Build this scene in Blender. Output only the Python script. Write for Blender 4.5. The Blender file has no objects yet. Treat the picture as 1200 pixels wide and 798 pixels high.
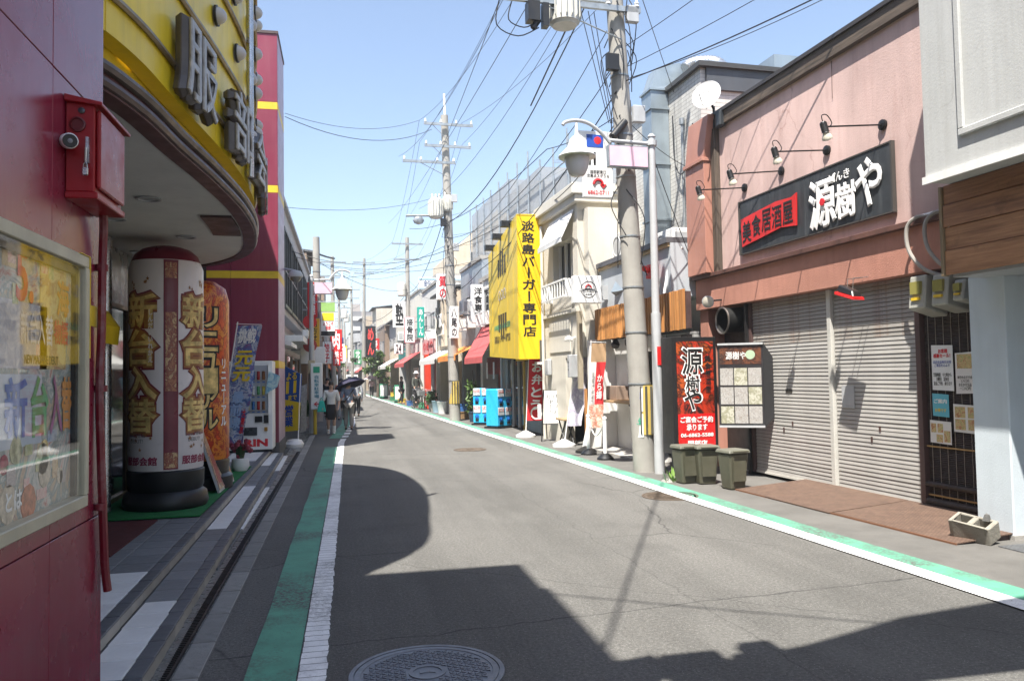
import bpy, bmesh, math, random
from mathutils import Vector, Matrix
random.seed(11)
SC = bpy.context.scene
COL = SC.collection
# ------------------------------------------------------------------ camera
CAM_H, YAW, PITCH, ROLL = 1.65, math.radians(12.05), math.radians(2.45), math.radians(1.0)
def setup_camera():
    f = Vector((math.sin(YAW)*math.cos(PITCH), math.cos(YAW)*math.cos(PITCH), math.sin(PITCH)))
    r = Vector((math.cos(YAW), -math.sin(YAW), 0)); u = r.cross(f)
    c, s = math.cos(ROLL), math.sin(ROLL)
    r2 = r*c - u*s; u2 = r*s + u*c
    cam = bpy.data.cameras.new('camera'); o = bpy.data.objects.new('camera', cam); COL.objects.link(o)
    m = Matrix((r2, u2, -f)).transposed().to_4x4(); m.translation = (0, 0, CAM_H)
    o.matrix_world = m
    cam.sensor_width = 36; cam.lens = 915/1200*36; cam.clip_start = .05; cam.clip_end = 3000
    SC.camera = o
setup_camera()
# ------------------------------------------------------------------ light
SX, SY = .29, .42                      # sunlight moves this far in x and y per metre it falls
ELEV = math.atan(1/math.hypot(SX, SY)); AZ = math.atan2(-SX, -SY)   # towards the sun, clockwise from +Y
world = bpy.data.worlds.new('World'); SC.world = world; world.use_nodes = True
_nt = world.node_tree; _bg = _nt.nodes['Background']
_sky = _nt.nodes.new('ShaderNodeTexSky'); _sky.sky_type = 'NISHITA'; _sky.sun_disc = False
_sky.sun_elevation = ELEV; _sky.sun_rotation = AZ; _sky.air_density = 1.0; _sky.dust_density = 1.0; _sky.ozone_density = 1.0
_hs = _nt.nodes.new('ShaderNodeHueSaturation'); _hs.inputs['Saturation'].default_value = .95; _nt.links.new(_sky.outputs[0], _hs.inputs['Color']); _nt.links.new(_hs.outputs[0], _bg.inputs[0]); _bg.inputs[1].default_value = .10
_sun = bpy.data.lights.new('sun', 'SUN'); _sun.energy = 5.0; _sun.angle = math.radians(.53); _sun.color = (1, .95, .87)
_so = bpy.data.objects.new('sun', _sun); COL.objects.link(_so)
_so.rotation_euler = Vector((SX, SY, -1)).to_track_quat('-Z', 'Y').to_euler()
SC.view_settings.view_transform = 'Standard'; SC.view_settings.look = 'None'
SC.view_settings.exposure = 1.42; SC.view_settings.gamma = 1; SC.view_settings.use_curve_mapping = False
SC.render.engine = 'CYCLES'
SC.cycles.max_bounces = 6; SC.cycles.diffuse_bounces = 4; SC.cycles.glossy_bounces = 3; SC.cycles.transparent_max_bounces = 12
SC.cycles.transmission_bounces = 4; SC.cycles.caustics_reflective = False; SC.cycles.caustics_refractive = False
SC.cycles.use_denoising = True
# ------------------------------------------------------------------ materials
MATS = {}
def _mix(nt, kind, fac, a, b):
    n = nt.nodes.new('ShaderNodeMix'); n.data_type = 'RGBA'; n.blend_type = kind
    for sock, v in ((n.inputs[0], fac), (n.inputs[6], a), (n.inputs[7], b)):
        if hasattr(v, 'links'): nt.links.new(v, sock)
        elif isinstance(v, (int, float)): sock.default_value = v
        else: sock.default_value = (*v, 1)
    return n.outputs[2]
def _noise(nt, co, scale, detail=5, rough=.6, vec=None):
    n = nt.nodes.new('ShaderNodeTexNoise'); n.inputs['Scale'].default_value = scale
    n.inputs['Detail'].default_value = detail; n.inputs['Roughness'].default_value = rough
    if vec:
        mp = nt.nodes.new('ShaderNodeMapping'); mp.inputs['Scale'].default_value = vec
        nt.links.new(co, mp.inputs[0]); co = mp.outputs[0]
    nt.links.new(co, n.inputs[0]); return n.outputs[0]
def _ramp(nt, fac, stops):
    n = nt.nodes.new('ShaderNodeValToRGB'); e = n.color_ramp.elements
    while len(e) < len(stops): e.new(.5)
    for k, (p, c) in enumerate(stops):
        e[k].position = p; e[k].color = (c, c, c, 1) if isinstance(c, (int, float)) else (*c, 1)
    nt.links.new(fac, n.inputs[0]); return n.outputs[0]
def mat(name, col, rough=.6, metal=0, var=.12, vs=2.5, bump=0, bs=60, dirt=0, dirtcol=(.05, .04, .03), rand=.0, spec=.5, blot=0, blotcol=(.2, .08, .03), coat=0, crack=0):
    """plain painted / plastered / metal surface with uneven tone, streaky grime and fine relief"""
    if name in MATS: return MATS[name]
    m = bpy.data.materials.new(name); m.use_nodes = True; nt = m.node_tree
    b = nt.nodes['Principled BSDF']; tc = nt.nodes.new('ShaderNodeTexCoord'); co = tc.outputs['Object']
    c = _mix(nt, 'MULTIPLY', 1.0, col, _ramp(nt, _noise(nt, co, vs), [(.25, 1-var*1.6), (.75, 1+var*.6)]))
    if dirt:
        st = _ramp(nt, _noise(nt, co, 1.0, 6, .65, (9, 9, .7)), [(.48, 0), (.8, dirt)])
        c = _mix(nt, 'MIX', st, c, dirtcol)
    if blot:
        st = _ramp(nt, _noise(nt, co, 3.2, 7, .7), [(.5, 0), (.68, blot)])
        c = _mix(nt, 'MIX', st, c, blotcol)
    if crack:
        wn = nt.nodes.new('ShaderNodeTexNoise'); wn.inputs['Scale'].default_value = 3; wn.inputs['Detail'].default_value = 6; nt.links.new(co, wn.inputs[0])
        cv = nt.nodes.new('ShaderNodeTexVoronoi'); cv.feature = 'DISTANCE_TO_EDGE'; cv.inputs['Scale'].default_value = .55
        nt.links.new(_mix(nt, 'LINEAR_LIGHT', .2, co, wn.outputs[1]), cv.inputs[0])
        ck = _mix(nt, 'MULTIPLY', 1.0, _ramp(nt, cv.outputs[0], [(0, crack), (.006, 0)]), _ramp(nt, _noise(nt, co, .8, 3), [(.45, 0), (.6, 1)]))
        c = _mix(nt, 'MIX', ck, c, dirtcol)
        c = _mix(nt, 'MULTIPLY', 1.0, c, _ramp(nt, _noise(nt, co, 1.0, 5, .6, (2.2, 2.2, .25)), [(.4, 1.0), (.75, .78)]))
    if rand:
        oi = nt.nodes.new('ShaderNodeObjectInfo')
        c = _mix(nt, 'MULTIPLY', 1.0, c, _ramp(nt, oi.outputs['Random'], [(0, 1-rand), (1, 1)]))
    nt.links.new(c, b.inputs['Base Color'])
    b.inputs['Roughness'].default_value = rough; b.inputs['Metallic'].default_value = metal
    b.inputs['Specular IOR Level'].default_value = spec; b.inputs['Coat Weight'].default_value = coat
    if rough > .15:
        rr = _ramp(nt, _noise(nt, co, vs*2.3), [(.3, max(.05, rough-.1)), (.7, min(1, rough+.1))])
        nt.links.new(rr, b.inputs['Roughness'])
    if bump:
        bp = nt.nodes.new('ShaderNodeBump'); bp.inputs['Strength'].default_value = bump; bp.inputs['Distance'].default_value = .02
        nt.links.new(_noise(nt, co, bs, 6), bp.inputs['Height']); nt.links.new(bp.outputs[0], b.inputs['Normal'])
    MATS[name] = m; return m
def mat_asphalt():
    m = bpy.data.materials.new('asphalt'); m.use_nodes = True; nt = m.node_tree; b = nt.nodes['Principled BSDF']
    co = nt.nodes.new('ShaderNodeTexCoord').outputs['Object']
    base = _ramp(nt, _noise(nt, co, .35, 5), [(.3, (.106, .104, .097)), (.7, (.136, .132, .123))])
    sp = _ramp(nt, _noise(nt, co, 42, 5, .9), [(.30, .42), (.5, 1.0), (.70, 1.75)])
    c = _mix(nt, 'MULTIPLY', 1.0, base, sp)
    band = _ramp(nt, _noise(nt, co, 1.0, 4, .6, (1.1, .06, 1)), [(.33, .74), (.67, 1.14)])       # wheel tracks along the street
    c = _mix(nt, 'MULTIPLY', 1.0, c, band)
    v = nt.nodes.new('ShaderNodeTexVoronoi'); v.inputs['Scale'].default_value = 105; nt.links.new(co, v.inputs[0])
    dot = _mix(nt, 'MULTIPLY', 1.0, _ramp(nt, v.outputs['Color'], [(.76, 0), (.84, 1)]), _ramp(nt, v.outputs['Distance'], [(.22, .6), (.38, 0)]))
    c = _mix(nt, 'MIX', dot, c, (.40, .385, .36))                                               # pale stones in the surface
    wn = nt.nodes.new('ShaderNodeTexNoise'); wn.inputs['Scale'].default_value = 2.5; wn.inputs['Detail'].default_value = 6; nt.links.new(co, wn.inputs[0])
    wob = _mix(nt, 'LINEAR_LIGHT', .12, co, wn.outputs[1])
    cr = nt.nodes.new('ShaderNodeTexVoronoi'); cr.feature = 'DISTANCE_TO_EDGE'; cr.inputs['Scale'].default_value = .23
    nt.links.new(wob, cr.inputs[0])
    ck = _mix(nt, 'MULTIPLY', 1.0, _ramp(nt, cr.outputs[0], [(.0, .8), (.004, 0)]), _ramp(nt, _noise(nt, co, .5, 3), [(.42, 0), (.55, 1)]))
    c = _mix(nt, 'MIX', ck, c, (.035, .034, .033))
    st = _ramp(nt, _noise(nt, co, .9, 6, .7), [(.52, 0), (.75, .55)])
    c = _mix(nt, 'MIX', st, c, (.070, .068, .064))
    c = _mix(nt, 'MIX', _ramp(nt, _noise(nt, co, 1.0, 6, .7, (.8, .35, 1)), [(.56, 0), (.75, .3)]), c, (.22, .215, .20))   # dusty pale patches
    sx = nt.nodes.new('ShaderNodeSeparateXYZ'); nt.links.new(wob, sx.inputs[0])
    def seam(ax, ay, d, w, k, xr=None):                                                          # joint or saw cut along ax*x+ay*y=d
        m1 = nt.nodes.new('ShaderNodeMath'); m1.operation = 'MULTIPLY_ADD'; nt.links.new(sx.outputs[0], m1.inputs[0]); m1.inputs[1].default_value = ax; m1.inputs[2].default_value = -d
        m2 = nt.nodes.new('ShaderNodeMath'); m2.operation = 'MULTIPLY_ADD'; nt.links.new(sx.outputs[1], m2.inputs[0]); m2.inputs[1].default_value = ay; nt.links.new(m1.outputs[0], m2.inputs[2])
        m3 = nt.nodes.new('ShaderNodeMath'); m3.operation = 'ABSOLUTE'; nt.links.new(m2.outputs[0], m3.inputs[0])
        return _ramp(nt, m3.outputs[0], [(0, k), (w, 0)])
    for s_ in ((-.09, 1, 5.02, .012, .85), (-.04, 1, 12.6, .014, .6), (1, .02, 2.55, .010, .45), (.05, 1, 21.5, .02, .6), (.62, .78, 5.75, .009, .6), (1, .0, 3.75, .008, .4)): c = _mix(nt, 'MIX', seam(*s_), c, (.03, .03, .029))
    nt.links.new(c, b.inputs['Base Color']); b.inputs['Roughness'].default_value = .85; b.inputs['Specular IOR Level'].default_value = .3
    bp = nt.nodes.new('ShaderNodeBump'); bp.inputs['Strength'].default_value = .7; bp.inputs['Distance'].default_value = .012
    nt.links.new(_noise(nt, co, 60, 5, .75), bp.inputs['Height']); nt.links.new(bp.outputs[0], b.inputs['Normal'])
    return m
def mat_paint(name, col, wear=.9):
    """road paint worn through to the asphalt"""
    m = bpy.data.materials.new(name); m.use_nodes = True; nt = m.node_tree; b = nt.nodes['Principled BSDF']
    co = nt.nodes.new('ShaderNodeTexCoord').outputs['Object']
    c = _mix(nt, 'MULTIPLY', 1.0, col, _ramp(nt, _noise(nt, co, 5, 6), [(.25, .78), (.7, 1.05)]))
    w1 = _ramp(nt, _noise(nt, co, 1.1, 4), [(.44, 0), (.62, 1)])
    w2 = _ramp(nt, _noise(nt, co, 38, 6, .8), [(.44, 0), (.54, 1)])
    w = _mix(nt, 'MULTIPLY', 1.0, w1, w2)
    w3 = _ramp(nt, _noise(nt, co, 45, 5, .8), [(.58, 0), (.66, .8)])
    w = _mix(nt, 'ADD', 1.0, w, w3)
    w = _mix(nt, 'MULTIPLY', 1.0, w, (wear, wear, wear))
    c = _mix(nt, 'MIX', w, c, (.09, .088, .08))
    nt.links.new(c, b.inputs['Base Color']); b.inputs['Roughness'].default_value = .7
    bp = nt.nodes.new('ShaderNodeBump'); bp.inputs['Strength'].default_value = .3; bp.inputs['Distance'].default_value = .006
    nt.links.new(_noise(nt, co, 110, 4), bp.inputs['Height']); nt.links.new(bp.outputs[0], b.inputs['Normal'])
    return m
def mat_glass(name, tint=(.02, .025, .03), rough=.04):
    if name in MATS: return MATS[name]
    m = bpy.data.materials.new(name); m.use_nodes = True; b = m.node_tree.nodes['Principled BSDF']
    b.inputs['Base Color'].default_value = (*tint, 1); b.inputs['Roughness'].default_value = rough; b.inputs['Specular IOR Level'].default_value = .8
    MATS[name] = m; return m
def mat_clear(name='clear_glass', tr=.88):
    if name in MATS: return MATS[name]
    m = bpy.data.materials.new(name); m.use_nodes = True; nt = m.node_tree; nt.nodes.remove(nt.nodes['Principled BSDF'])
    t = nt.nodes.new('ShaderNodeBsdfTransparent'); g = nt.nodes.new('ShaderNodeBsdfGlossy'); g.inputs['Roughness'].default_value = .03
    mx = nt.nodes.new('ShaderNodeMixShader'); lw = nt.nodes.new('ShaderNodeLayerWeight'); lw.inputs[0].default_value = .5
    fac = _ramp(nt, lw.outputs['Facing'], [(0, .04), (.6, .10), (1, .55)])
    nt.links.new(fac, mx.inputs[0]); nt.links.new(t.outputs[0], mx.inputs[1]); nt.links.new(g.outputs[0], mx.inputs[2])
    nt.links.new(mx.outputs[0], nt.nodes['Material Output'].inputs[0]); MATS[name] = m; return m
def mat_wood(name, c1, c2, axis='y', rough=.7):
    if name in MATS: return MATS[name]
    m = bpy.data.materials.new(name); m.use_nodes = True; nt = m.node_tree; b = nt.nodes['Principled BSDF']
    co = nt.nodes.new('ShaderNodeTexCoord').outputs['Object']
    oi = nt.nodes.new('ShaderNodeObjectInfo'); va = nt.nodes.new('ShaderNodeVectorMath'); va.operation = 'ADD'
    nt.links.new(co, va.inputs[0]); nt.links.new(oi.outputs['Random'], va.inputs[1])
    sv = {'x': (.8, 14, 14), 'y': (14, .8, 14), 'z': (14, 14, .8)}[axis]
    g = _noise(nt, va.outputs[0], 1.6, 8, .65, sv)
    c = _ramp(nt, g, [(.3, c1), (.68, c2)])
    c = _mix(nt, 'MULTIPLY', 1, c, _ramp(nt, oi.outputs['Random'], [(0, .6), (1, 1.05)]))
    c = _mix(nt, 'MIX', _ramp(nt, _noise(nt, va.outputs[0], 2.2, 6, .7), [(.56, 0), (.75, .7)]), c, (.035, .02, .012))
    nt.links.new(c, b.inputs['Base Color']); b.inputs['Roughness'].default_value = rough
    bp = nt.nodes.new('ShaderNodeBump'); bp.inputs['Strength'].default_value = .4; bp.inputs['Distance'].default_value = .01
    nt.links.new(g, bp.inputs['Height']); nt.links.new(bp.outputs[0], b.inputs['Normal'])
    MATS[name] = m; return m
def mat_collage(name, cols, scale=6, seed=0., rough=.4, stretch=(1, 1, 1), cells=True):
    """busy printed picture: irregular patches of several inks"""
    if name in MATS: return MATS[name]
    m = bpy.data.materials.new(name); m.use_nodes = True; nt = m.node_tree; b = nt.nodes['Principled BSDF']
    co = nt.nodes.new('ShaderNodeTexCoord').outputs['Object']
    mp = nt.nodes.new('ShaderNodeMapping'); mp.inputs['Location'].default_value = (seed, seed*1.7, seed*.6); mp.inputs['Scale'].default_value = stretch
    nt.links.new(co, mp.inputs[0])
    v = nt.nodes.new('ShaderNodeTexNoise'); v.inputs['Scale'].default_value = scale; v.inputs['Detail'].default_value = 5; v.inputs['Roughness'].default_value = .7
    v.inputs['Distortion'].default_value = 1.5
    nt.links.new(mp.outputs[0], v.inputs[0])
    n = nt.nodes.new('ShaderNodeValToRGB'); n.color_ramp.interpolation = 'LINEAR'; e = n.color_ramp.elements
    while len(e) < len(cols): e.new(.5)
    for k, c in enumerate(cols):
        e[k].position = .28 + .44*k/max(1, len(cols)-1); e[k].color = (*c, 1)
    nt.links.new(v.outputs[0], n.inputs[0]); nt.links.new(n.outputs[0], b.inputs['Base Color']); b.inputs['Roughness'].default_value = rough
    MATS[name] = m; return m
def mat_brick(name, c1, c2, mortar, sx, sy, rough=.6, axes='yz'):
    """far-off tile or checker relief, too fine to build piece by piece"""
    if name in MATS: return MATS[name]
    m = bpy.data.materials.new(name); m.use_nodes = True; nt = m.node_tree; b = nt.nodes['Principled BSDF']
    co = nt.nodes.new('ShaderNodeTexCoord').outputs['Object']
    sp = nt.nodes.new('ShaderNodeSeparateXYZ'); cb = nt.nodes.new('ShaderNodeCombineXYZ'); nt.links.new(co, sp.inputs[0])
    nt.links.new(sp.outputs['XYZ'.index(axes[0].upper())], cb.inputs[0]); nt.links.new(sp.outputs['XYZ'.index(axes[1].upper())], cb.inputs[1])
    t = nt.nodes.new('ShaderNodeTexBrick'); t.inputs['Scale'].default_value = 1; t.inputs['Brick Width'].default_value = sx; t.inputs['Row Height'].default_value = sy
    t.inputs['Mortar Size'].default_value = min(sx, sy)*.09
    t.inputs['Color1'].default_value = (*c1, 1); t.inputs['Color2'].default_value = (*c2, 1); t.inputs['Mortar'].default_value = (*mortar, 1)
    nt.links.new(cb.outputs[0], t.inputs[0])
    c = _mix(nt, 'MULTIPLY', 1, t.outputs[0], _ramp(nt, _noise(nt, co, 1.0, 6, .65, (5, 5, .6)), [(.35, 1.05), (.75, .68)]))
    nt.links.new(c, b.inputs['Base Color']); b.inputs['Roughness'].default_value = rough
    bp = nt.nodes.new('ShaderNodeBump'); bp.inputs['Strength'].default_value = .5; bp.inputs['Distance'].default_value = .01; bp.invert = True
    nt.links.new(t.outputs[1], bp.inputs['Height']); nt.links.new(bp.outputs[0], b.inputs['Normal'])
    MATS[name] = m; return m
def mat_net(name='scaffold_net'):
    if name in MATS: return MATS[name]
    m = bpy.data.materials.new(name); m.use_nodes = True; nt = m.node_tree; b = nt.nodes['Principled BSDF']
    b.inputs['Base Color'].default_value = (.33, .34, .35, 1); b.inputs['Roughness'].default_value = .9
    t = nt.nodes.new('ShaderNodeBsdfTransparent'); mx = nt.nodes.new('ShaderNodeMixShader')
    co = nt.nodes.new('ShaderNodeTexCoord').outputs['Object']
    f = _ramp(nt, _noise(nt, co, 1.1, 5, .6), [(.3, .45), (.7, .8)]); nt.links.new(f, mx.inputs[0])
    nt.links.new(t.outputs[0], mx.inputs[1]); nt.links.new(b.outputs[0], mx.inputs[2]); nt.links.new(mx.outputs[0], nt.nodes['Material Output'].inputs[0])
    MATS[name] = m; return m
# ------------------------------------------------------------------ mesh builder
def V(*a): return Vector(a)
class MB:
    def __init__(s): s.v = []; s.f = []; s.m = []; s.k = 0; s.sm = []
    def _add(s, vs, fs, smooth=False):
        n = len(s.v); s.v += [tuple(p) for p in vs]
        for q in fs: s.f.append(tuple(n+i for i in q)); s.m.append(s.k); s.sm.append(smooth)
        return s
    def box(s, x0, x1, y0, y1, z0, z1):
        x0, x1 = min(x0, x1), max(x0, x1); y0, y1 = min(y0, y1), max(y0, y1); z0, z1 = min(z0, z1), max(z0, z1)
        return s.hexa([(x0, y0, z0), (x1, y0, z0), (x1, y1, z0), (x0, y1, z0), (x0, y0, z1), (x1, y0, z1), (x1, y1, z1), (x0, y1, z1)])
    def hexa(s, p): return s._add(p, [(0, 3, 2, 1), (4, 5, 6, 7), (0, 1, 5, 4), (1, 2, 6, 5), (2, 3, 7, 6), (3, 0, 4, 7)])
    def slab(s, a, b, t, z0, z1):
        """upright slab from plan point a to b, thickness t to the left of a->b"""
        a, b = Vector(a), Vector(b); d = (b-a).normalized(); n = Vector((-d.y, d.x))*t
        q = [a, b, b+n, a+n]
        if t < 0: q = [a+n, b+n, b, a]
        return s.hexa([(p.x, p.y, z0) for p in q]+[(p.x, p.y, z1) for p in q])
    def quad(s, *p): return s._add(p, [tuple(range(len(p)))])
    def sheet(s, p, n, t):
        """flat polygon p given thickness t along n"""
        n = Vector(n).normalized()*t; k = len(p); q = [Vector(a) for a in p]; w = [a+n for a in q]
        return s._add(q+w, [tuple(range(k-1, -1, -1)), tuple(range(k, 2*k))]+[(i, (i+1) % k, k+(i+1) % k, k+i) for i in range(k)])
    def cyl(s, a, b, r0, r1=None, n=12, cap=True):
        r1 = r0 if r1 is None else r1; a, b = Vector(a), Vector(b); d = (b-a).normalized()
        x = d.orthogonal().normalized(); y = d.cross(x); vs = []
        for c, r in ((a, r0), (b, r1)):
            vs += [c+(x*math.cos(t)+y*math.sin(t))*r for t in (2*math.pi*i/n for i in range(n))]
        s._add(vs, [(i, (i+1) % n, n+(i+1) % n, n+i) for i in range(n)], True)
        if cap: s._add(vs, [tuple(range(n-1, -1, -1)), tuple(range(n, 2*n))])
        return s
    def tube(s, pts, r, n=6, closed=False):
        pts = [Vector(p) for p in pts]; k = len(pts); rs = r if isinstance(r, (list, tuple)) else [r]*k; vs = []
        up = None
        for i, p in enumerate(pts):
            d = (pts[(i+1) % k]-pts[i-1]) if closed else (pts[min(i+1, k-1)]-pts[max(i-1, 0)])
            d.normalize()
            if up is None: up = d.orthogonal().normalized()
            up = (up-d*up.dot(d)); up = up.normalized() if up.length > 1e-5 else d.orthogonal().normalized()
            y = d.cross(up)
            vs += [p+(up*math.cos(t)+y*math.sin(t))*rs[i] for t in (2*math.pi*j/n for j in range(n))]
        fs = [(i*n+j, i*n+(j+1) % n, ((i+1) % k)*n+(j+1) % n, ((i+1) % k)*n+j) for i in range(k if closed else k-1) for j in range(n)]
        s._add(vs, fs, True)
        if not closed: s._add(vs, [tuple(range(n-1, -1, -1)), tuple(range((k-1)*n, k*n))])
        return s
    def lathe(s, c, prof, n=20, axis=(0, 0, 1), smooth=True):
        c = Vector(c); d = Vector(axis).normalized(); x = d.orthogonal().normalized() if abs(d.z) < .99 else V(1, 0, 0); y = d.cross(x); vs = []
        for r, h in prof: vs += [c+d*h+(x*math.cos(t)+y*math.sin(t))*r for t in (2*math.pi*i/n for i in range(n))]
        s._add(vs, [(j*n+i, j*n+(i+1) % n, (j+1)*n+(i+1) % n, (j+1)*n+i) for j in range(len(prof)-1) for i in range(n)], smooth)
        k = len(prof)
        s._add(vs, [tuple(range(n-1, -1, -1)), tuple(range((k-1)*n, k*n))]); return s
    def ball(s, c, r, n=12, sq=(1, 1, 1), half=None):
        m = n//2; vs = []; c = Vector(c)
        for i in range(m+1):
            t = math.pi*i/m
            for j in range(n):
                p = 2*math.pi*j/n; vs.append(c+V(math.sin(t)*math.cos(p)*sq[0], math.sin(t)*math.sin(p)*sq[1], math.cos(t)*sq[2])*r)
        return s._add(vs, [(i*n+j, (i+1)*n+j, (i+1)*n+(j+1) % n, i*n+(j+1) % n) for i in range(m) for j in range(n)], True)
    def move(s, d):
        d = Vector(d); s.v = [tuple(Vector(p)+d) for p in s.v]; return s
    def mesh(s, name, mats, off=(0, 0, 0), bev=0):
        me = bpy.data.meshes.new(name); o = Vector(off)
        me.from_pydata([Vector(p)-o for p in s.v], [], s.f)
        for m in (mats if isinstance(mats, (list, tuple)) else [mats]): me.materials.append(m)
        me.polygons.foreach_set('material_index', s.m); me.polygons.foreach_set('use_smooth', s.sm)
        bm = bmesh.new(); bm.from_mesh(me)
        bmesh.ops.remove_doubles(bm, verts=bm.verts, dist=1e-5)
        if bev:
            bmesh.ops.bevel(bm, geom=[e for e in bm.edges if len(e.link_faces) == 2 and e.calc_face_angle(0) > .6], offset=bev, segments=1, affect='EDGES', clamp_overlap=True)
        bmesh.ops.recalc_face_normals(bm, faces=bm.faces); bm.to_mesh(me); bm.free()
        if any(s.sm): me.set_sharp_from_angle(angle=math.radians(42))
        return me
# ------------------------------------------------------------------ frames and objects
RANG = math.radians(2.46)                       # the right-hand frontage is turned a little against the left one
RMAT = Matrix.Translation((4.70, 0, 0)) @ Matrix.Rotation(RANG, 4, 'Z')
FR = {'L': Matrix.Identity(4), 'R': RMAT}
def W(p): return RMAT @ Vector(p)               # right-hand frame (u across, v along, z up) -> world
BASE = {}
def thing(name, label, cat, base=(0, 0, 0), frame='L', rz=0, group=None, local=False):
    o = bpy.data.objects.new(name, None); COL.objects.link(o); o.empty_display_size = .1
    o.matrix_world = FR[frame] @ Matrix.Translation(base) @ Matrix.Rotation(rz, 4, 'Z')
    o['label'] = label; o['category'] = cat
    if group: o['group'] = group
    BASE[o.name] = (0, 0, 0) if local else tuple(base); return o
def part(par, name, mb, mats, bev=0, label=None, kind=None):
    off = BASE.get(par.name, (0, 0, 0)); me = mb if isinstance(mb, bpy.types.Mesh) else mb.mesh(name, mats, off, bev)
    o = bpy.data.objects.new(name, me); COL.objects.link(o); o.parent = par; BASE[o.name] = off
    if label: o['label'] = label
    if kind: o['kind'] = kind
    return o
def solo(name, mb, mats, label, cat, base=(0, 0, 0), frame='L', bev=0, group=None, rz=0, local=False):
    me = mb if isinstance(mb, bpy.types.Mesh) else mb.mesh(name, mats, (0, 0, 0) if local else base, bev)
    o = bpy.data.objects.new(name, me); COL.objects.link(o)
    o.matrix_world = FR[frame] @ Matrix.Translation(base) @ Matrix.Rotation(rz, 4, 'Z')
    o['label'] = label; o['category'] = cat
    if group: o['group'] = group
    BASE[o.name] = (0, 0, 0) if local else tuple(base); return o
def struct(name, mb, mats, frame='L', kind='structure', bev=0):
    o = bpy.data.objects.new(name, mb.mesh(name, mats, (0, 0, 0), bev)); COL.objects.link(o); o.matrix_world = FR[frame]; o['kind'] = kind
    BASE[o.name] = (0, 0, 0); return o
def kids(o): return [c for c in COL.objects if c.parent == o]
def clone(o, parent=None, **kw):
    c = o.copy(); COL.objects.link(c); c.parent = parent; BASE[c.name] = BASE.get(o.name, (0, 0, 0))
    for ch in list(o.children): clone(ch, c)
    for k, v in kw.items(): c[k] = v
    return c
def place(o, base, frame='L', rz=0, scale=1):
    o.matrix_world = FR[frame] @ Matrix.Translation(base) @ Matrix.Rotation(rz, 4, 'Z') @ Matrix.Scale(scale, 4); return o
# ------------------------------------------------------------------ lettering
_TX = {}
def text_mesh(body, bold, depth, shear=0):
    key = (body, bold, depth, shear)
    if key in _TX: return _TX[key]
    c = bpy.data.curves.new('lettering', 'FONT'); c.body = body; c.align_x = 'CENTER'; c.resolution_u = 3; c.space_line = 1.02
    c.extrude = .004; c.bevel_depth = bold; c.bevel_resolution = 0
    o = bpy.data.objects.new('lettering', c); me = bpy.data.meshes.new_from_object(o)
    bpy.data.objects.remove(o); bpy.data.curves.remove(c)
    vs = [v.co.copy() for v in me.vertices]; fs = [tuple(p.vertices) for p in me.polygons]
    bpy.data.meshes.remove(me); _TX[key] = (vs, fs); return _TX[key]
def vert(s): return '\n'.join(s.replace('ー', '｜'))
def letters(par, body, c, right, up, w, h, m, depth=.004, bold=.012, name='lettering', bend=None, keep=False):
    """lettering w x h metres, centred at c on the plane right/up; a thin raised sheet with sides"""
    vs, fs = text_mesh(body, bold, 0)
    if not vs: return None
    x0, x1 = min(v.x for v in vs), max(v.x for v in vs); y0, y1 = min(v.y for v in vs), max(v.y for v in vs)
    c, right, up = Vector(c), Vector(right).normalized(), Vector(up).normalized(); n = right.cross(up)
    sx, sy = w/max(1e-6, x1-x0), h/max(1e-6, y1-y0)
    if keep: sx = sy = min(sx, sy)
    zz = max(v.z for v in vs)
    P = [((v.x-(x0+x1)/2)*sx, (v.y-(y0+y1)/2)*sy, (v.z/zz+1)*.5*depth) for v in vs]
    bm = bmesh.new(); bv = [bm.verts.new(p) for p in P]
    for q in fs:
        try: bm.faces.new([bv[i] for i in q])
        except ValueError: pass
    if bend:
        for _ in range(3):
            es = [e for e in bm.edges if abs(e.verts[0].co.x-e.verts[1].co.x) > .06]
            if es: bmesh.ops.subdivide_edges(bm, edges=es, cuts=1)
        bmesh.ops.triangulate(bm, faces=bm.faces)
    off = Vector(BASE.get(par.name, (0, 0, 0)))
    for v in bm.verts:
        if bend:                                                   # bend=(axis point, radius, angle): wrap round an upright cylinder
            ax, r, ang = bend; t = ang + v.co.x/r; rr = r + .004 + v.co.z
            v.co = Vector(ax) + Vector((math.cos(t)*rr, math.sin(t)*rr, c.z+v.co.y)) - off
        else:
            v.co = c + right*v.co.x + up*v.co.y + n*(v.co.z+.002) - off
    bmesh.ops.recalc_face_normals(bm, faces=bm.faces)
    me = bpy.data.meshes.new(name); bm.to_mesh(me); bm.free(); me.materials.append(m)
    o = bpy.data.objects.new(name, me); COL.objects.link(o); o.parent = par; BASE[o.name] = BASE.get(par.name, (0, 0, 0)); return o
def catmull(pts, n=6):
    P = [Vector(p) for p in pts]; out = []
    for i in range(len(P)-1):
        a, b, c, d = P[max(i-1, 0)], P[i], P[i+1], P[min(i+2, len(P)-1)]
        for k in range(n):
            t = k/n; out.append(.5*((2*b)+(c-a)*t+(2*a-5*b+4*c-d)*t*t+(3*b-a-3*c+d)*t**3))
    return out+[P[-1]]
def sagline(a, b, sag, n=14):
    a, b = Vector(a), Vector(b)
    return [a.lerp(b, t)-V(0, 0, sag*4*t*(1-t)) for t in (i/n for i in range(n+1))]
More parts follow.
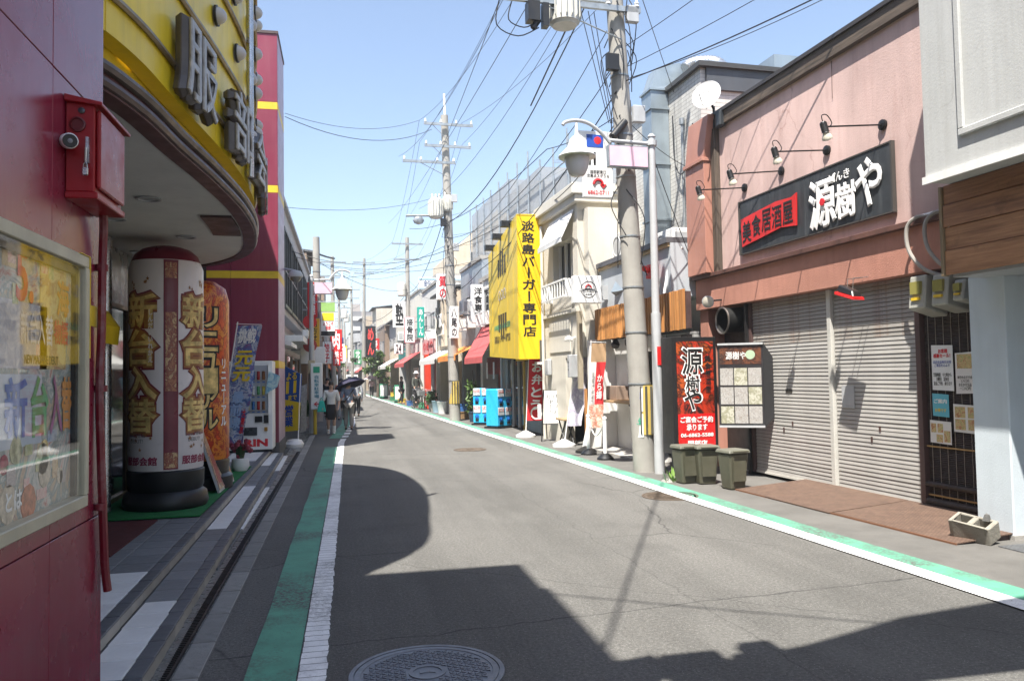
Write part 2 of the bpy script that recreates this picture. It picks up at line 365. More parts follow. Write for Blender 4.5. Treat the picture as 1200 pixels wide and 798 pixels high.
# ------------------------------------------------------------------ shared materials
MAROON = mat('maroon_panel_paint', (.25, .020, .046), .25, 0, .14, .8, .03, 12, rand=.10, spec=.6, dirt=.16, dirtcol=(.36, .16, .17))
TOWERM = mat('tower_maroon_paint', (.23, .03, .062), .36, 0, .12, .8, .02, 12, rand=.10, dirt=.15, dirtcol=(.4, .2, .22))
YEL = mat('yellow_panel_paint', (.88, .64, .025), .38, 0, .10, .9, .02, 30, dirt=.25, dirtcol=(.22, .15, .03), rand=.07)
YSTRIPE = mat('yellow_stripe_paint', (.75, .50, .03), .45)
BROWN = mat('dark_brown_trim', (.085, .05, .045), .45, 0, .3, 3)
BRASS = mat('dull_brass_tube', (.30, .235, .15), .38, .7, .25, 5)
STEEL = mat('stainless_steel', (.55, .55, .56), .28, .9, .15, 6)
GALV = mat('galvanised_steel', (.36, .39, .41), .42, .55, .25, 5, dirt=.25)
BLACK = mat('black_plastic', (.012, .012, .013), .42)
DARK = mat('dark_interior', (.012, .011, .011), .7)
WHITE = mat('white_paint', (.78, .78, .76), .5, 0, .08, 3, dirt=.18, dirtcol=(.4, .37, .32))
WPLAS = mat('white_plastic', (.8, .8, .79), .35, 0, .04)
GREYP = mat('grey_metal_paint', (.42, .43, .44), .45, 0, .12, 4, dirt=.2)
RED = mat('red_paint', (.62, .02, .02), .45, 0, .12, 3)
INK = mat('black_ink', (.01, .01, .01), .5)
WINK = mat('white_ink', (.85, .85, .83), .5)
RINK = mat('red_ink', (.65, .02, .03), .5)
GINK = mat('green_ink', (.02, .35, .2), .5)
BINK = mat('blue_ink', (.02, .08, .4), .5)
YINK = mat('yellow_ink', (.85, .62, .03), .5)
CONC = mat('grey_concrete', (.36, .345, .32), .85, 0, .18, 3, .25, 70, dirt=.35, dirtcol=(.10, .09, .08))
CONCD = mat('dark_concrete', (.145, .142, .135), .85, 0, .22, 4, .3, 70, blot=.4, blotcol=(.08, .08, .075))
GLASS = mat_glass('dark_window_glass'); CLEAR = mat_clear()
GREEN = mat_paint('green_road_paint', (.105, .33, .225), 1.0); LINE = mat_paint('white_road_paint', (.88, .88, .87), .6)
PINKPLATE = mat('pink_sign_plate', (.78, .52, .62), .4)
# ------------------------------------------------------------------ ground
ASPH = mat_asphalt()
struct('road', MB().quad((-900, -60, 0), (900, -60, 0), (900, 1800, 0), (-900, 1800, 0)), ASPH)
rp = [(4.0, -4.0), (4.0, 30)]
def strip(name, pts, m, z, frame='L', label=None):
    b = MB()
    for (a0, a1, y0), (b0, b1, y1) in zip(pts, pts[1:]): b.quad((a0, y0, z), (a1, y0, z), (b1, y1, z), (b0, y1, z))
    return struct(name, b, m, frame)
VERGE = mat('verge_asphalt', (.135, .13, .12), .85, 0, .22, 1.5, .5, 110, blot=.5, blotcol=(.11, .105, .095))
strip('pavement', [(.36, 2.0, -4), (.36, 2.0, 16), (.36, 1.8, 70), (.36, 1.8, 160)], VERGE, .004, 'R')
def wob(x, a=.006): return x+random.uniform(-a, a)
strip('green_lane_stripe', [(wob(.125), wob(.37, .014), -4+1.0*i) for i in range(170)], GREEN, .008, 'R')
strip('white_edge_line', [(wob(-.075), wob(.115), -4+1.0*i) for i in range(170)], LINE, .012, 'R')
def lx(y): return -.215+.0045*y if y < 20 else -.125+.045*(y-20) if y < 28 else .235+.006*(y-28)
strip('green_lane_stripe', [(lx(y)-.36-wob(0, .008), lx(y)-.085, y) for y in [-3+.5*i for i in range(45)]], GREEN, .008)
strip('green_lane_stripe', [(lx(y)-.4, lx(y)-.085, y) for y in [21.6+.5*i for i in range(60)]], GREEN, .0085)
# thick painted line laid in short ribbed steps
b = MB()
y = -3
while y < 21.3:
    b.quad((lx(y)-.075-wob(0, .004), y, .012), (lx(y)+.075+wob(0, .007), y, .012), (lx(y)+.075+wob(0, .007), y+.093, .012), (lx(y)-.075, y+.093, .012))
    y += .10
struct('white_edge_line', b, LINE)
b = MB()
for y in (21.8, 22.9, 24.0, 25.1): b.quad((lx(y)-.08, y, .0125), (lx(y)+.09, y, .0125), (lx(y+.7)+.09, y+.7, .0125), (lx(y+.7)-.08, y+.7, .0125))
struct('white_dashes', b, LINE)
strip('white_edge_line', [(lx(y)-.08, lx(y)+.08, y) for y in [26.4+2*i for i in range(60)]], LINE, .012)
# manholes
CAST = mat('cast_iron', (.20, .21, .235), .5, .45, .2, 6, .1, 60)
RUSTI = mat('rusty_cast_iron', (.13, .10, .075), .7, .2, .3, 9, .2, 60)
def manhole(x, y, r, m, label, detail=True):
    t = thing('manhole_cover', label, 'manhole', (x, y, 0), group='manhole covers in the road', local=True)
    part(t, 'frame', MB().lathe((0, 0, 0), [(r, .0), (r, .010), (r*.94, .010), (r*.94, .002)], 48), m)
    c = part(t, 'cover', MB().lathe((0, 0, 0), [(r*.925, .0), (r*.925, .008), (r*.85, .008), (r*.845, .004), (r*.2, .004), (0.001, .004)], 48), m)
    part(t, 'centre_ring', MB().lathe((0, 0, 0), [(r*.24, .003), (r*.24, .010), (r*.185, .010), (r*.185, .0055)], 32), m)
    if detail:
        b = MB(); st = r*.062; n = int(r/st)
        for i in range(-n, n+1):
            for j in range(-n, n+1):
                cx, cy = i*st*1.25, j*st*1.05; q = math.hypot(cx, cy)
                if q > r*.79 or q < r*.29: continue
                a = .6 if (i+j) % 2 else -.6; dx, dy = math.cos(a)*st*.55, math.sin(a)*st*.55; ex, ey = -math.sin(a)*st*.19, math.cos(a)*st*.19
                z0, z1 = .004, .0095
                P = [(cx-dx-ex, cy-dy-ey), (cx+dx-ex, cy+dy-ey), (cx+dx+ex, cy+dy+ey), (cx-dx+ex, cy-dy+ey)]
                b.hexa([(p[0], p[1], z0) for p in P]+[(p[0], p[1], z1) for p in P])
        part(t, 'tread_pattern', b, m, kind='stuff')
        part(t, 'emblem', MB().sheet([(-r*.1, -r*.04, .0056), (r*.02, -r*.01, .005), (r*.1, -r*.05, .005), (r*.1, r*.04, .005), (-.0, r*.0, .005), (-r*.1, r*.05, .005)], (0, 0, 1), .005), m)
    return t
manhole(.43, 4.42, .43, CAST, 'large grey cast iron manhole cover in the near shade')
manhole(4.18, 9.75, .37, RUSTI, 'rusty brown manhole cover beside the right white line')
manhole(2.66, 17.1, .36, RUSTI, 'flat dark manhole cover far out in the sunlit road', False)
# ------------------------------------------------------------------ left kerb, gutter and steps
def pe(y): return -1.385-.0115*(y-4.2)        # platform edge
def te(y): return -1.05-.0185*(y-4.2)         # edge of the lower tread
KERB = mat('kerb_concrete', (.31, .305, .29), .85, 0, .2, 5, .3, 80, rand=.25, blot=.4, blotcol=(.1, .1, .095))
kb = struct('kerb', MB().box(-.955, -.80, -3, 4.0, -.02, .006), KERB)
kme = MB().box(-.072, .072, -.292, .292, 0, .011).mesh('kerb_stone', KERB, bev=.006)
for i in range(34):
    y = 4.05+.6*i
    if y > 23: break
    o = bpy.data.objects.new('kerb_stone', kme); COL.objects.link(o); o.parent = kb; o.location = (-.878-.003*(y-4), y+.3, random.uniform(-.001, .002))
part(kb, 'mortar_bed', MB().hexa([(-.955, 4, -.02), (-.80, 4, -.02), (-.86, 23, -.02), (-1.01, 23, -.02), (-.955, 4, .004), (-.80, 4, .004), (-.86, 23, .004), (-1.01, 23, .004)]), CONCD)
WET = mat('wet_gutter_concrete', (.17, .17, .165), .3, 0, .3, 4, .2, 50)
gut = struct('gutter', MB().hexa([(-1.10, 3, -.03), (-.95, 3, -.03), (-1.03, 24, -.03), (-1.34, 24, -.03), (-1.10, 3, .002), (-.95, 3, .002), (-1.03, 24, .002), (-1.34, 24, .002)]), WET)
b = MB(); GR = mat('dark_steel_grating', (.035, .035, .036), .45, .6, .2, 6)
y = 4.0
while y < 18:
    x0 = max(te(y)+.05+(.012*min(6, max(0, y-7)))*.9, -1.03-.003*(y-4)); x1 = -.962-.003*(y-4); b.box(x0, x1, y, y+.012, .003, .016); y += .034
part(gut, 'grating', b, GR, kind='stuff')
part(gut, 'grating_rail', MB().hexa([(-.975, 4, .003), (-.96, 4, .003), (-1.005, 18, .003), (-1.02, 18, .003), (-.975, 4, .02), (-.96, 4, .02), (-1.005, 18, .02), (-1.02, 18, .02)]), GR)
ZT, ZP = .09, .17
TGREY = mat('grey_floor_tile', (.22, .23, .245), .5, 0, .12, 6, .05, 60, rand=.28)
TDARK = mat('dark_grey_edge_tile', (.125, .132, .147), .5, 0, .12, 6, .05, 60, rand=.25)
TWHITE = mat('pale_floor_tile', (.84, .84, .83), .45, 0, .1, 6, .05, 60, rand=.12, dirt=.12)
TRISE = mat('riser_tile', (.42, .39, .34), .55, 0, .15, 6, rand=.3)
GROUT = mat('grout', (.12, .115, .11), .9)
steps = struct('entrance_steps', MB().hexa([(te(3)-.012, 3, 0), (te(17.2)-.012, 17.2, 0), (pe(17.2)-.03, 17.2, 0), (pe(3)-.03, 3, 0), (te(3)-.012, 3, ZT-.012), (te(17.2)-.012, 17.2, ZT-.012), (pe(17.2)-.03, 17.2, ZT-.012), (pe(3)-.03, 3, ZT-.012)])
    .hexa([(pe(3)-.012, 3, 0), (pe(17.2)-.012, 17.2, 0), (-6, 17.2, 0), (-6, 3, 0), (pe(3)-.012, 3, ZP-.012), (pe(17.2)-.012, 17.2, ZP-.012), (-6, 17.2, ZP-.012), (-6, 3, ZP-.012)]), GROUT)
_tiles = {}
def tile(name, x0, x1, y0, y1, z0, z1, m, g=.0035):
    w, d, h = round(x1-x0-2*g, 2), round(y1-y0-2*g, 2), round(z1-z0, 3)
    k = (name, w, d, h, m.name)
    if k not in _tiles: _tiles[k] = MB().box(-w/2, w/2, -d/2, d/2, -h/2, h/2).mesh(name, m, bev=.003)
    o = bpy.data.objects.new(name, _tiles[k]); COL.objects.link(o); o.parent = steps
    o.location = ((x0+x1)/2, (y0+y1)/2, (z0+z1)/2+random.uniform(-.001, .001))
TL = .30
i = 0; y = 3.9
while y < 17.1:
    white = (4.2 < y < 5.75) or (8.5 < y < 11.9) or (14.6 < y < 17)
    e = te(y+.15); p = pe(y+.15)
    tile('edge_tile', e-.10, e, y, y+TL, ZT-.015, ZT, TDARK)
    tile('tread_tile', p+.002, e-.10, y, y+TL, ZT-.015, ZT-.001, TWHITE if white else TGREY)
    tile('riser_tile', e-.012, e-.002, y, y+TL, .004, ZT-.016, TRISE)
    if y > 7: tile('low_tile', e+.001, e+.012+.012*min(6, (y-7)), y, y+TL, .0, .022, TWHITE if (8.9 < y < 12.2) or y > 14.4 else TDARK)
    tile('edge_tile', p-.10, p, y, y+TL, ZP-.015, ZP, TDARK)
    tile('riser_tile', p-.012, p-.002, y, y+TL, ZT+.001, ZP-.016, TRISE)
    y += TL
y = 4.2
while y < 9.0:
    for k in range(4):
        tile('platform_tile', pe(y)-.10-.30*(k+1), pe(y)-.10-.30*k, y, y+.3, ZP-.015, ZP-.001, TWHITE if (y < 6.3 and k >= 0) else TGREY)
    y += .3
y = 13.9
while y < 17:
    for k in range(4): tile('platform_tile', pe(y)-.10-.30*(k+1), pe(y)-.10-.30*k, y, y+.3, ZP-.015, ZP-.001, TWHITE if y > 14.6 and k < 2 else TGREY)
    y += .3
tile('platform_slab', -6, -2.62, 4.2, 17.1, ZP-.02, ZP-.002, TGREY)
solo('entrance_mat', MB().box(-3.6, -1.56, 9.05, 13.8, ZP+.001, ZP+.014), mat('green_turf_mat', (.015, .19, .05), .95, 0, .2, 8, .6, 160), 'bright green entrance mat under the advertising columns', 'mat', (-2.5, 11.4, ZP))
solo('entrance_mat', MB().box(-3.6, -1.95, 7.2, 8.9, ZP+.001, ZP+.014), mat('maroon_carpet_mat', (.09, .012, .015), .95, 0, .2, 8, .6, 160), 'dark red doormat nearest the maroon wall', 'mat', (-2.7, 8, ZP))
# ------------------------------------------------------------------ amusement hall: wing, canopy, tower
hall = thing('amusement_hall', 'maroon and yellow amusement hall with curved canopy on the left', 'building', (-3, 10, 0))
part(hall, 'wing_core', MB().box(-5, -1.185, -4, 4.06, 0, 4.6).box(-5, -1.185, -4, 2.86, 4.6, 9.15), BROWN)  # upper block is out of view, sized for the shadow it throws
for y0, y1 in ((-4, -2.4), (-2.4, -.9), (-.9, .6), (.6, 2.05), (2.05, 3.43), (3.43, 4.10)):
    for z0, z1 in ((0, 1.02), (1.02, 2.93), (2.93, 4.6), (4.6, 6.9), (6.9, 9.2)):
        if y1 > 3 and z0 > 4.5: continue
        ya = y1 if y1 < 3 or z0 < 4.5 else 2.9
        part(hall, 'wall_panel', MB().box(-1.185, -1.15+random.uniform(-.001, .001), y0+.003, ya-.003, z0+.003, z1-.003), MAROON, .002)
part(hall, 'wing_end', MB().box(-5, -1.19, 4.062, 4.095, 0.17, 4.6), MAROON)
part(hall, 'yellow_band', MB().box(-1.149, -1.146, 3.69, 4.098, 1.905, 2.0), YSTRIPE)
arc = catmull([(-1.95, 3.9, 0), (-1.45, 4.45, 0), (-1.25, 5.1, 0), (-1.16, 6.0, 0), (-1.06, 6.9, 0), (-.98, 8.1, 0), (-1.02, 9.4, 0), (-1.27, 10.9, 0), (-1.9, 12.0, 0), (-2.9, 12.7, 0)], 6)
def nrm(i, A=None):
    A = A or arc
    d = (A[min(i+1, len(A)-1)]-A[max(i-1, 0)]).normalized(); return V(d.y, -d.x, 0)
def off(dist): return [p+nrm(i)*dist for i, p in enumerate(arc)]
def ribbon(A, z0, z1, t, i0=0, i1=None):
    b = MB(); i1 = len(A)-1 if i1 is None else i1
    for i in range(i0, i1):
        n0, n1 = nrm(i)*t, nrm(i+1)*t; a, c = A[i], A[i+1]
        q = [a, c, c-n1, a-n0]; b.hexa([(p.x, p.y, z0) for p in q]+[(p.x, p.y, z1) for p in q])
    return b
b = MB(); A = off(-.05); b._add([(p.x, p.y, 3.31) for p in A]+[(-4.5, 12.7, 3.31), (-4.5, 3.9, 3.31)], [tuple(range(len(A)+2))])
SOFF = mat('soffit_board', (.68, .67, .64), .7, 0, .08, 2, .05, 40, dirt=.15, dirtcol=(.3, .28, .25))
soff = part(hall, 'soffit', b, SOFF)
for x, y in ((-2.0, 5.6), (-1.75, 7.6), (-2.3, 8.6), (-1.8, 9.6), (-2.6, 10.8)):
    part(soff, 'downlight', MB().lathe((x, y, 3.3), [(.11, .008), (.11, -.006), (.085, -.006), (.08, .004), (.001, .004)], 20), GREYP)
part(hall, 'canopy_roof', MB()._add([(p.x, p.y, 7.1) for p in off(-.03)]+[(-4.5, 12.7, 7.1), (-4.5, 3.9, 7.1)], [tuple(range(len(arc)+2))]), GREYP)
part(hall, 'rim_band', ribbon(off(-.0), 3.295, 3.45, .13), mat('maroon_brown_rim', (.12, .05, .05), .45, 0, .25, 3))
part(hall, 'rim_tube', MB().tube([p+V(0, 0, 3.43) for p in off(.012)], .036, 8), mat('grey_brown_rim_tube', (.12, .095, .085), .4, .2, .3, 6))
part(hall, 'rim_tube', MB().tube([p+V(0, 0, 3.34) for p in off(.0)], .035, 8), BROWN)
part(hall, 'rim_plate', ribbon(off(-.15), 3.285, 3.309, .30, 31, 36), BROWN)
part(hall, 'recessed_band', ribbon(off(-.13), 3.44, 3.66, .05), YEL)
for i in range(0, len(arc)-1, 3):
    j = min(i+3, len(arc)-1)
    for z0, z1 in ((3.64, 4.42), (4.42, 5.58), (5.58, 7.2)):
        part(hall, 'fascia_panel', ribbon(off(random.uniform(-.002, .002)), z0+.004, z1-.004, .12, i, j), YEL)
for z in (3.86, 4.42, 5.0, 5.58, 6.15, 6.72): part(hall, 'brass_rail', MB().tube([p+V(0, 0, z) for p in off(.02)], .022, 6), BRASS)
def alen(y):                                   # index on the arc nearest this y
    return min(range(len(arc)), key=lambda i: abs(arc[i].y-y) + (9 if i < 3 else 0))
DOME = mat('bulb_dome', (.55, .52, .5), .35, 0, .05)
dome = MB().lathe((0, 0, 0), [(.075, 0), (.072, .03), (.055, .065), (.03, .085), (.004, .092)], 14).mesh('bulb_dome', DOME)
ring = MB().lathe((0, 0, 0), [(.088, 0), (.088, .018), (.074, .02)], 14).mesh('bulb_ring', BLACK)
def put_dome(y, z):
    best = min((( (arc[i].lerp(arc[i+1], t)).y-y)**2, i, t) for i in range(4, len(arc)-1) for t in (0, .25, .5, .75))
    i, t = best[1], best[2]; p = arc[i].lerp(arc[i+1], t); n = nrm(i)
    rot = n.to_track_quat('Z', 'Y').to_matrix().to_4x4()
    r = bpy.data.objects.new('bulb', dome); COL.objects.link(r); r.parent = hall
    r.matrix_local = Matrix.Translation(p+n*.012+V(0, 0, z)-Vector(BASE[hall.name])) @ rot
    g = bpy.data.objects.new('bulb_ring', ring); COL.objects.link(g); g.parent = r
for y, z in ((5.95, 4.72), (6.85, 4.72), (7.62, 4.72), (7.55, 5.22), (6.6, 5.3), (5.6, 5.3), (8.35, 4.15), (8.35, 4.75), (8.35, 5.32), (8.35, 5.9), (8.4, 6.4), (9.05, 3.95), (9.05, 4.4), (9.05, 4.85), (9.05, 5.3), (9.1, 5.8), (9.1, 6.3), (9.9, 4.15), (9.9, 4.75), (9.9, 5.32), (9.9, 6.0), (10.7, 4.4), (10.7, 5.0), (10.7, 5.7), (7.4, 5.9), (6.3, 6.0)): put_dome(y, z)
LETT = mat('grey_steel_letter', (.40, .37, .34), .4, .3, .3, 14, .1, 40); LEDGE = mat('letter_edge', (.12, .105, .10), .45, .3, .2, 6)
for ch, y in (('服', 5.98), ('部', 7.2), ('会', 8.35), ('館', 9.4)):
    i = alen(y); p = arc[i].lerp(arc[i+1], .5); n = nrm(i); tdir = V(n.y, -n.x, 0)*-1
    if tdir.y < 0: tdir = -tdir
    c = p+n*.05+V(0, 0, 3.92)
    # facing outwards: right-hand direction of the reader is +Y
    letters(hall, ch, c-n*.02, tdir, (0, 0, 1), .80, .60, LEDGE, .09, .028, 'letter')
    letters(hall, ch, c+n*.072, tdir, (0, 0, 1), .76, .56, LETT, .025, .008, 'letter_face')
part(hall, 'downpipe', MB().cyl((-.90, 7.95, 3.62), (-.90, 7.95, 7.3), .035), STEEL)
TY0, TY1, TX = 17.2, 18.9, -1.385
part(hall, 'tower_core', MB().box(-5, TX-.03, TY0+.03, TY1, 0, 9.05), TOWERM)
zs = [.17, 1.86, 2.02, 3.76, 3.92, 5.6, 5.76, 7.4, 7.56, 9.05]
for z0, z1 in zip(zs, zs[1:]):
    m = YSTRIPE if z1-z0 < .3 else TOWERM
    for x0, x1 in ((-2.35, TX-.002), (-3.4, -2.35), (-4.6, -3.4)):
        part(hall, 'tower_stripe' if m is YSTRIPE else 'tower_panel', MB().box(x0+.003, x1-.003, TY0, TY0+.029, z0+.003, z1-.003), m)
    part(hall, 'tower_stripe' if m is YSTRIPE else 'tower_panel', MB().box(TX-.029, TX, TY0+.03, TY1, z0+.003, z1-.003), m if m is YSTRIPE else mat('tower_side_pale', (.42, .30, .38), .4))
part(hall, 'coping', MB().box(-5.02, TX+.02, TY0-.02, TY1+.02, 9.05, 9.11), BROWN)
part(hall, 'tower_plinth', MB().box(-5, TX+.012, TY0-.012, TY1, 0, .3), CONCD)
part(hall, 'wall_socket', MB().box(-1.72, -1.66, TY0-.02, TY0, .75, .92), GREYP)
# entrance front under the canopy
EX = -2.78
part(hall, 'entrance_wall', MB().box(-5, EX-.05, 4.1, TY0+.02, .0, 9.0), DARK)  # upper part, out of view, raised to join canopy and tower shadows
EG = mat_glass('entrance_glass', (.018, .02, .02), .05); MIR = mat('mirror_panel', (.6, .62, .62), .05, 1, .02)
for k, (y0, y1) in enumerate(((4.2, 5.6), (5.6, 7.0), (7.0, 8.4), (8.4, 9.8), (9.8, 11.0), (11.0, 12.2), (12.2, 13.6), (13.6, 15.2), (15.2, 17.15))):
    g = part(hall, 'glass_panel', MB().box(EX-.03, EX-.01, y0+.03, y1-.03, .2, 2.55), EG)
    part(g, 'panel_frame', MB().box(EX-.02, EX+.03, y0-.03, y0+.03, .17, 2.6).box(EX-.02, EX+.03, y0+.03, y1-.03, 2.55, 2.6).box(EX-.02, EX+.03, y0+.03, y1-.03, .17, .24), BRASS)
    part(hall, 'mirror_panel', MB().box(EX-.03, EX, y0+.004, y1-.004, 2.605, 3.3), MIR if k % 2 else mat('grey_header_panel', (.2, .2, .2), .3, .3))
part(hall, 'pillar', MB().cyl((-2.66, 9.62, ZP), (-2.66, 9.62, 3.3), .06, n=16), STEEL)
part(hall, 'yellow_awning', MB().sheet([(-2.75, 8.6, 2.45), (-2.75, 8.6, 2.1), (-2.5, 8.6, 2.05), (-2.48, 8.6, 2.25), (-2.6, 8.6, 2.43)], (0, 1, 0), .9), YEL)
cloth = solo('ceremonial_curtain', MB().sheet([(-1.75, 4.6, 3.25), (-1.72, 4.6, 2.35), (-1.69, 4.62, 2.35), (-1.72, 4.65, 3.25)], (.3, 1, 0), .01).sheet([(-1.715, 4.61, 3.25), (-1.685, 4.61, 2.45), (-1.65, 4.63, 2.5), (-1.68, 4.63, 3.25)], (.3, 1, 0), .012), RED, 'strip of red and white cloth hanging behind the wall corner', 'cloth', (-1.7, 4.6, 2.4))
# poster case on the wing
pc = thing('poster_case', 'framed glass poster case on the maroon wall', 'poster case', (-1.15, 2.9, 1.1))
PY0, PY1, PZ0, PZ1 = 1.9, 3.70, 1.115, 2.19
CREAM = mat('cream_frame', (.48, .43, .31), .45, 0, .15, 4, dirt=.2)
for nm, bb in (('bottom_rail', MB().box(-1.148, -1.09, PY0, PY1, PZ0, PZ0+.05)), ('top_rail', MB().box(-1.148, -1.09, PY0, PY1, PZ1-.05, PZ1)), ('side_rail', MB().box(-1.148, -1.088, PY1-.045, PY1+.001, PZ0+.05, PZ1-.05)), ('side_rail', MB().box(-1.148, -1.088, PY0, PY0+.045, PZ0+.05, PZ1-.05))):
    part(pc, nm, bb, CREAM, .004)
PB = mat_collage('poster_print', [(.5, .5, .5), (.5, .2, .16), (.58, .56, .5), (.2, .27, .27), (.55, .42, .28), (.3, .2, .2), (.6, .6, .58)], 3.6, 3.1, .5)
part(pc, 'poster', MB().box(-1.147, -1.14, PY0+.046, PY1-.046, PZ0+.051, PZ1-.051), PB)
part(pc, 'yellow_tape', MB().box(-1.149, -1.085, PY1+.0015, PY1+.004, 1.75, PZ1).box(-1.12, -1.086, PY1-.12, PY1, PZ1+.0005, PZ1+.003), YSTRIPE)
part(pc, 'print_block', MB().box(-1.14, -1.138, 2.55, 3.3, 1.42, 1.68), mat('pale_panel_print', (.55, .6, .66), .5))
part(pc, 'print_block', MB().box(-1.14, -1.138, 3.28, 3.56, 1.70, 2.1), mat_collage('yellow_print', [(.6, .42, .12), (.62, .52, .25), (.4, .2, .08), (.6, .5, .38)], 9, 5.))
part(pc, 'print_block', MB().box(-1.14, -1.138, 2.5, 3.35, 1.70, 1.94), mat_collage('pale_print', [(.62, .6, .58), (.35, .36, .42), (.7, .68, .64)], 10, 7.))
RR, UU = (0, 1, 0), (0, 0, 1)
def pl(t, y, z, w, h, m, bold=.03): letters(pc, t, (-1.1385, y, z), RR, UU, w, h, m, .001, bold)
pl('新', 3.06, 1.56, .2, .22, mat('blue_bold_ink', (.04, .16, .5), .4)); pl('台', 3.28, 1.56, .18, .23, mat('green_bold_ink', (.05, .38, .12), .4))
pl('入', 3.45, 1.56, .14, .24, mat('purple_bold_ink', (.35, .08, .25), .4)); pl('替', 3.57, 1.56, .12, .22, mat('orange_bold_ink', (.7, .28, .05), .4))
pl('NEW MACHINE DEBUT', 3.3, 1.735, .34, .035, INK, .02); pl('5.', 3.13, 2.04, .16, .2, RINK); pl('新台入替', 3.25, 1.85, .32, .12, mat('silver_ink', (.65, .65, .68), .3), .02); pl('とは', 3.05, 1.24, .14, .07, WINK)
pl('海', 3.52, 1.99, .14, .15, mat('orange_deep_ink', (.75, .3, .02), .4)); pl('物語', 3.5, 1.85, .16, .1, RINK)
rr = random.Random(5)
for k in range(9):
    y, z, r = rr.uniform(2.85, 3.6), rr.uniform(1.18, 1.42), rr.uniform(.03, .07)
    part(pc, 'print_patch', MB().lathe((-1.139, y, z), [(r, 0), (r, .0015), (.001, .0015)], 10, (1, 0, 0), False), mat('patch_ink_%d' % k, rr.choice([(.6, .2, .1), (.7, .6, .45), (.1, .3, .5), (.65, .45, .1), (.4, .05, .1), (.5, .5, .3)]), .5, 0, .4, 30))
rr = random.Random(9)
for k in range(34):
    y, z, w, h = rr.uniform(2.8, 3.6), rr.uniform(1.19, 2.1), rr.uniform(.03, .12), rr.uniform(.02, .08)
    if 1.42 < z < 1.70: continue
    part(pc, 'print_patch', MB().box(-1.1385, -1.1383+.0002*(k % 5), y, min(y+w, 3.61), z, min(z+h, 2.12)), mat_collage('photo_patch_%d' % (k % 5), [[(.5, .3, .1), (.65, .5, .3), (.25, .08, .04)], [(.1, .2, .4), (.5, .55, .6), (.05, .1, .2)], [(.55, .1, .12), (.7, .5, .45), (.3, .04, .05)], [(.15, .3, .1), (.5, .5, .25), (.6, .6, .5)], [(.6, .55, .5), (.35, .3, .3), (.65, .62, .6)]][k % 5], 16, k))
part(pc, 'bezel', MB().box(-1.139, -1.12, PY1-.075, PY1-.046, PZ0+.055, PZ1-.055).box(-1.139, -1.12, PY0+.05, PY1-.076, PZ1-.085, PZ1-.052), BLACK)
part(pc, 'glass', MB().quad((-1.102, PY0+.046, PZ0+.051), (-1.102, PY1-.046, PZ0+.051), (-1.102, PY1-.046, PZ1-.051), (-1.102, PY0+.046, PZ1-.051)), CLEAR)
# red control box with loudspeaker, security camera and padlock
REDB = mat('red_box_paint', (.30, .01, .014), .35, 0, .15, 5)
bx = thing('control_box', 'red steel box with a loudspeaker on the maroon wall', 'box', (-1.15, 3.7, 2.4))
part(bx, 'body', MB().box(-1.148, -1.035, 3.57, 3.97, 2.45, 2.83), REDB, .004)
part(bx, 'lid', MB().hexa([(-1.148, 3.545, 2.831), (-1.0, 3.545, 2.815), (-1.0, 4.0, 2.815), (-1.148, 4.0, 2.831), (-1.148, 3.545, 2.86), (-1.0, 3.545, 2.83), (-1.0, 4.0, 2.83), (-1.148, 4.0, 2.86)]), REDB, .003)
part(bx, 'door', MB().box(-1.034, -1.015, 3.585, 3.955, 2.47, 2.805), REDB, .006)
part(bx, 'base_flange', MB().box(-1.148, -1.02, 3.56, 3.98, 2.42, 2.449), REDB, .004)
part(bx, 'speaker_grille', MB().lathe((-1.10, 3.57, 2.735), [(.032, 0), (.032, .010), (.026, .012), (.024, .004), (.001, .004)], 20, (0, -1, 0)), mat('dark_red_grille', (.12, .01, .012), .5))
part(bx, 'lens', MB().lathe((-1.085, 3.57, 2.795), [(.013, 0), (.013, .008), (.001, .01)], 14, (0, -1, 0)), GLASS)
part(bx, 'hasp', MB().box(-1.065, -1.053, 3.553, 3.569, 2.57, 2.68).tube([(-1.06, 3.545, 2.63), (-1.06, 3.535, 2.58), (-1.06, 3.545, 2.55)], .005), STEEL)
cm = thing('security_camera', 'white bullet security camera in front of the red box', 'camera', (-1.12, 3.55, 2.6))
part(cm, 'body', MB().lathe((-1.135, 3.545, 2.655), [(.018, 0), (.031, .01), (.032, .085), (.028, .09)], 18, (.42, -.88, -.22)), WPLAS)
part(cm, 'lens_ring', MB().lathe((-1.0972, 3.4658, 2.6352), [(.028, 0), (.026, .004), (.001, .003)], 18, (.42, -.88, -.22)), BLACK)
part(cm, 'bracket', MB().cyl((-1.125, 3.568, 2.655), (-1.12, 3.54, 2.655), .012), GREYP)
part(cm, 'led', MB().lathe((-1.0955, 3.4622, 2.6343), [(.010, 0), (.001, .004)], 10, (.42, -.88, -.22)), mat('grey_lens', (.2, .2, .22), .2))
pk = thing('padlock', 'small steel padlock hanging below the security camera', 'padlock', (-1.06, 3.53, 2.51))
part(pk, 'body', MB().box(-1.072, -1.048, 3.528, 3.54, 2.51, 2.545), STEEL, .004); part(pk, 'shackle', MB().tube([(-1.068, 3.534, 2.545), (-1.066, 3.534, 2.56), (-1.06, 3.534, 2.566), (-1.054, 3.534, 2.56), (-1.052, 3.534, 2.545)], .0025), STEEL)
PIPE = mat('chipped_red_pipe', (.17, .008, .018), .4, 0, .2, 6, blot=.35, blotcol=(.45, .40, .38))
cp = thing('conduit_pipe', 'dark red chipped pipe running down the wall corner', 'pipe', (-1.12, 4.0, .5))
